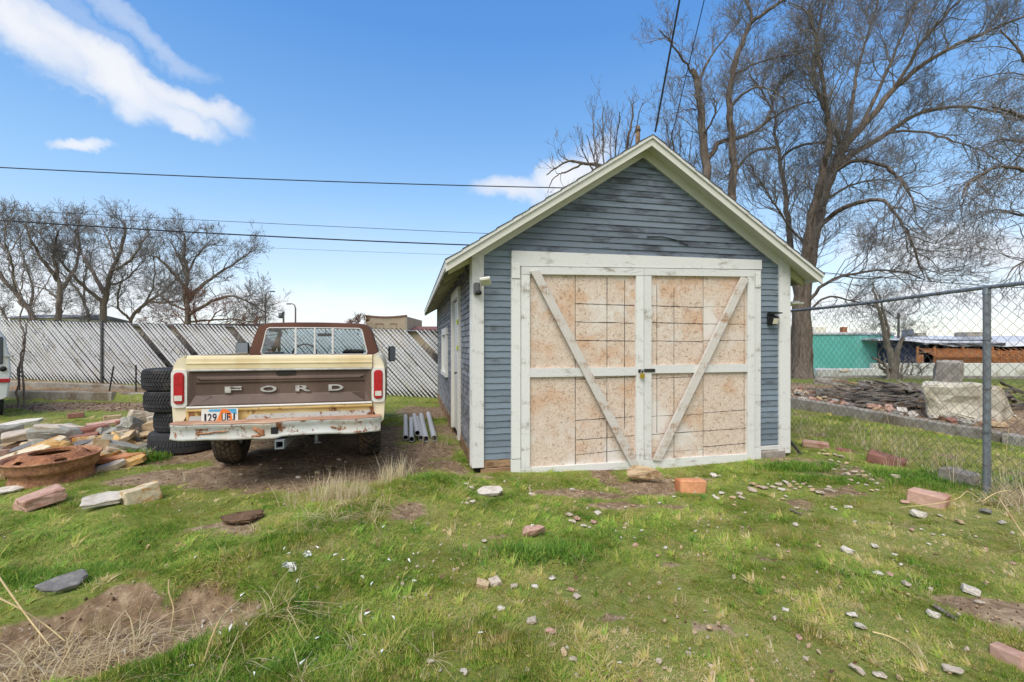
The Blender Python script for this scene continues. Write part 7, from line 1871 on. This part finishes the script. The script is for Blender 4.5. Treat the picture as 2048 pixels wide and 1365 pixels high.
    q = spot(2035, 1015); clump(60, q[0] + .12, q[1], .2, .14, 0, [2, 3], .8, 1.4, .2, .9)
    clump(70, HOL[0] + .08, HOL[1] - .2, .42, .07, 18, [2, 3], .7, 1.3, .05, .6); clump(24, HOL[0] - .3, HOL[1] - .12, .4, .07, 14, [3], 1, 1.6, .2, .7)
    clump(50, HOL[0] + .1, HOL[1] + .36, .6, .05, 26, [2, 0], .25, .6, .1, .6); clump(30, HOL[0] + .85, HOL[1] + .1, .12, .3, 0, [2, 0], .3, .6, .1, .7)
    clump(26, -.95, 2.1, .5, .2, 0, [2], .4, .8, .1, .7); clump(12, -9.0, 12.2, .5, .08, 0, [0, 1], .7, 1.1); clump(3, -3.3, 5.0, .2, .08, 0, [0], .4, .7)
    clump(90, .5, 3.6, 2.4, 1.0, 0, [2], .25, .6, .1, .6); clump(60, 2.6, 3.4, 1.2, .8, 0, [2], .25, .55, .1, .6)
    clump(16, -1.05, 6.6, .1, .3, 0, [0], .4, .7)
    sp = [tuft('straw_a0', 12, .34, .05, .35, .0045, 'g_straw', 61, 4), tuft('straw_a1', 9, .28, .06, .5, .004, 'g_straw', 62, 4), tuft('straw_b0', 12, .2, .06, 1.7, .004, 'g_straw', 63, 4, False, 1.1), tuft('straw_b1', 14, .34, .1, 2.2, .0045, 'g_straw', 64, 4, False, 1.3), tuft('straw_c0', 5, .6, .05, .3, .0055, 'g_straw', 65, 5)]
    P = np.array(P); n = len(P); rot = np.stack([rs.randn(n) * .1, rs.randn(n) * .1, rs.rand(n) * 6.283], 1)
    scatter('dry_grass', sp, P, rot, np.array(S), np.array(T), np.array(I))
    # gravel chips and crumbs of earth on bare ground
    x, y = wedge(30000, 1.8, 9, .6); dm = dirt_mask(x, y); k = (rs.rand(len(x)) < sst(.3, .8, dm)) & ~in_building(x, y); x, y = x[k][:9000], y[k][:9000]
    gp = []
    for i, c in enumerate(('st_brown', 'st_brown', 'st_pale', 'st_tan', 'soilcrumb')):
        me = rock_mesh(300 + i, 'rock', (1, .8, .6), c if c in MT else 'st_brown'); gp.append(bpy.data.objects.new('chip_%d' % i, me))
    n = len(x); s = .006 + .016 * rs.rand(n) ** 3; idx = rs.choice(5, n, p=[.33, .3, .09, .08, .2])
    idx = np.where((fbm(x, y, 2.5, 71) > .56) & (rs.rand(n) < .4), 2, idx)
    xf, yf = wedge(5200, 2.0, 7.5, .6); kf = ~in_building(xf, yf) & (rs.rand(len(xf)) < .12 + .88 * sst(.5, .7, fbm(xf, yf, 1.1, 83))) & ((xf > -1.2) | (rs.rand(len(xf)) < .25)); xf, yf = xf[kf], yf[kf]
    x = np.concatenate([x, xf]); y = np.concatenate([y, yf]); s = np.concatenate([s, +.01 + .026 * rs.rand(len(xf)) ** 3]); idx = np.concatenate([idx, rs.choice([2, 2, 3], len(xf))]); lift = np.concatenate([np.full(n, .003), np.full(len(xf), .014)]); n = len(x)
    scatter('gravel', gp, np.stack([x, y, g(x, y) + lift], 1), rs.rand(n, 3) * 6.28, s, rs.rand(n), idx)
    # dead leaves
    lf = []
    for i in range(3):
        V = [(-.5, 0, 0), (-.2, .26, .06 * i), (.2, .24, -.05), (.5, 0, .12), (.2, -.24, .05), (-.2, -.26, .1)]; me = bpy.data.meshes.new('leaf'); me.from_pydata(V, [], [(0, 1, 5), (1, 2, 4, 5), (2, 3, 4)]); me.materials.append(MT['leafbrown']); me.update(); lf.append(bpy.data.objects.new('leaf_%d' % i, me))
    me = bpy.data.meshes.new('leaf'); me.from_pydata([(-.6, 0, 0), (-.1, .2, .1), (.5, .1, 0), (.2, -.2, .15)], [], [(0, 1, 2, 3)]); me.materials.append(MT['white_litter']); me.update(); lf.append(bpy.data.objects.new('leaf_3', me))
    x, y = wedge(130, 1.9, 6, .6); x3, y3 = np.concatenate([rs.uniform(-12.5, -6.5, 700), -1.2 + rs.randn(60) * .5]), np.concatenate([rs.uniform(10.3, 12.0, 700), 2.75 + rs.randn(60) * .35]); x = np.concatenate([x, x3]); y = np.concatenate([y, y3]); k = ~in_building(x, y); x, y = x[k], y[k]; n = len(x)
    scatter('fallen_leaves', lf, np.stack([x, y, g(x, y) + .03 * (y < 8) + .01], 1), np.stack([rs.randn(n) * .5, rs.randn(n) * .5, rs.rand(n) * 6.3], 1), .02 + .022 * rs.rand(n) + .02 * (y > 8), rs.rand(n), np.where((x > -2.2) & (x < .2) & (y < 4.5) & (rs.rand(n) < .8), 3, rs.randint(0, 3, n)))
grass()
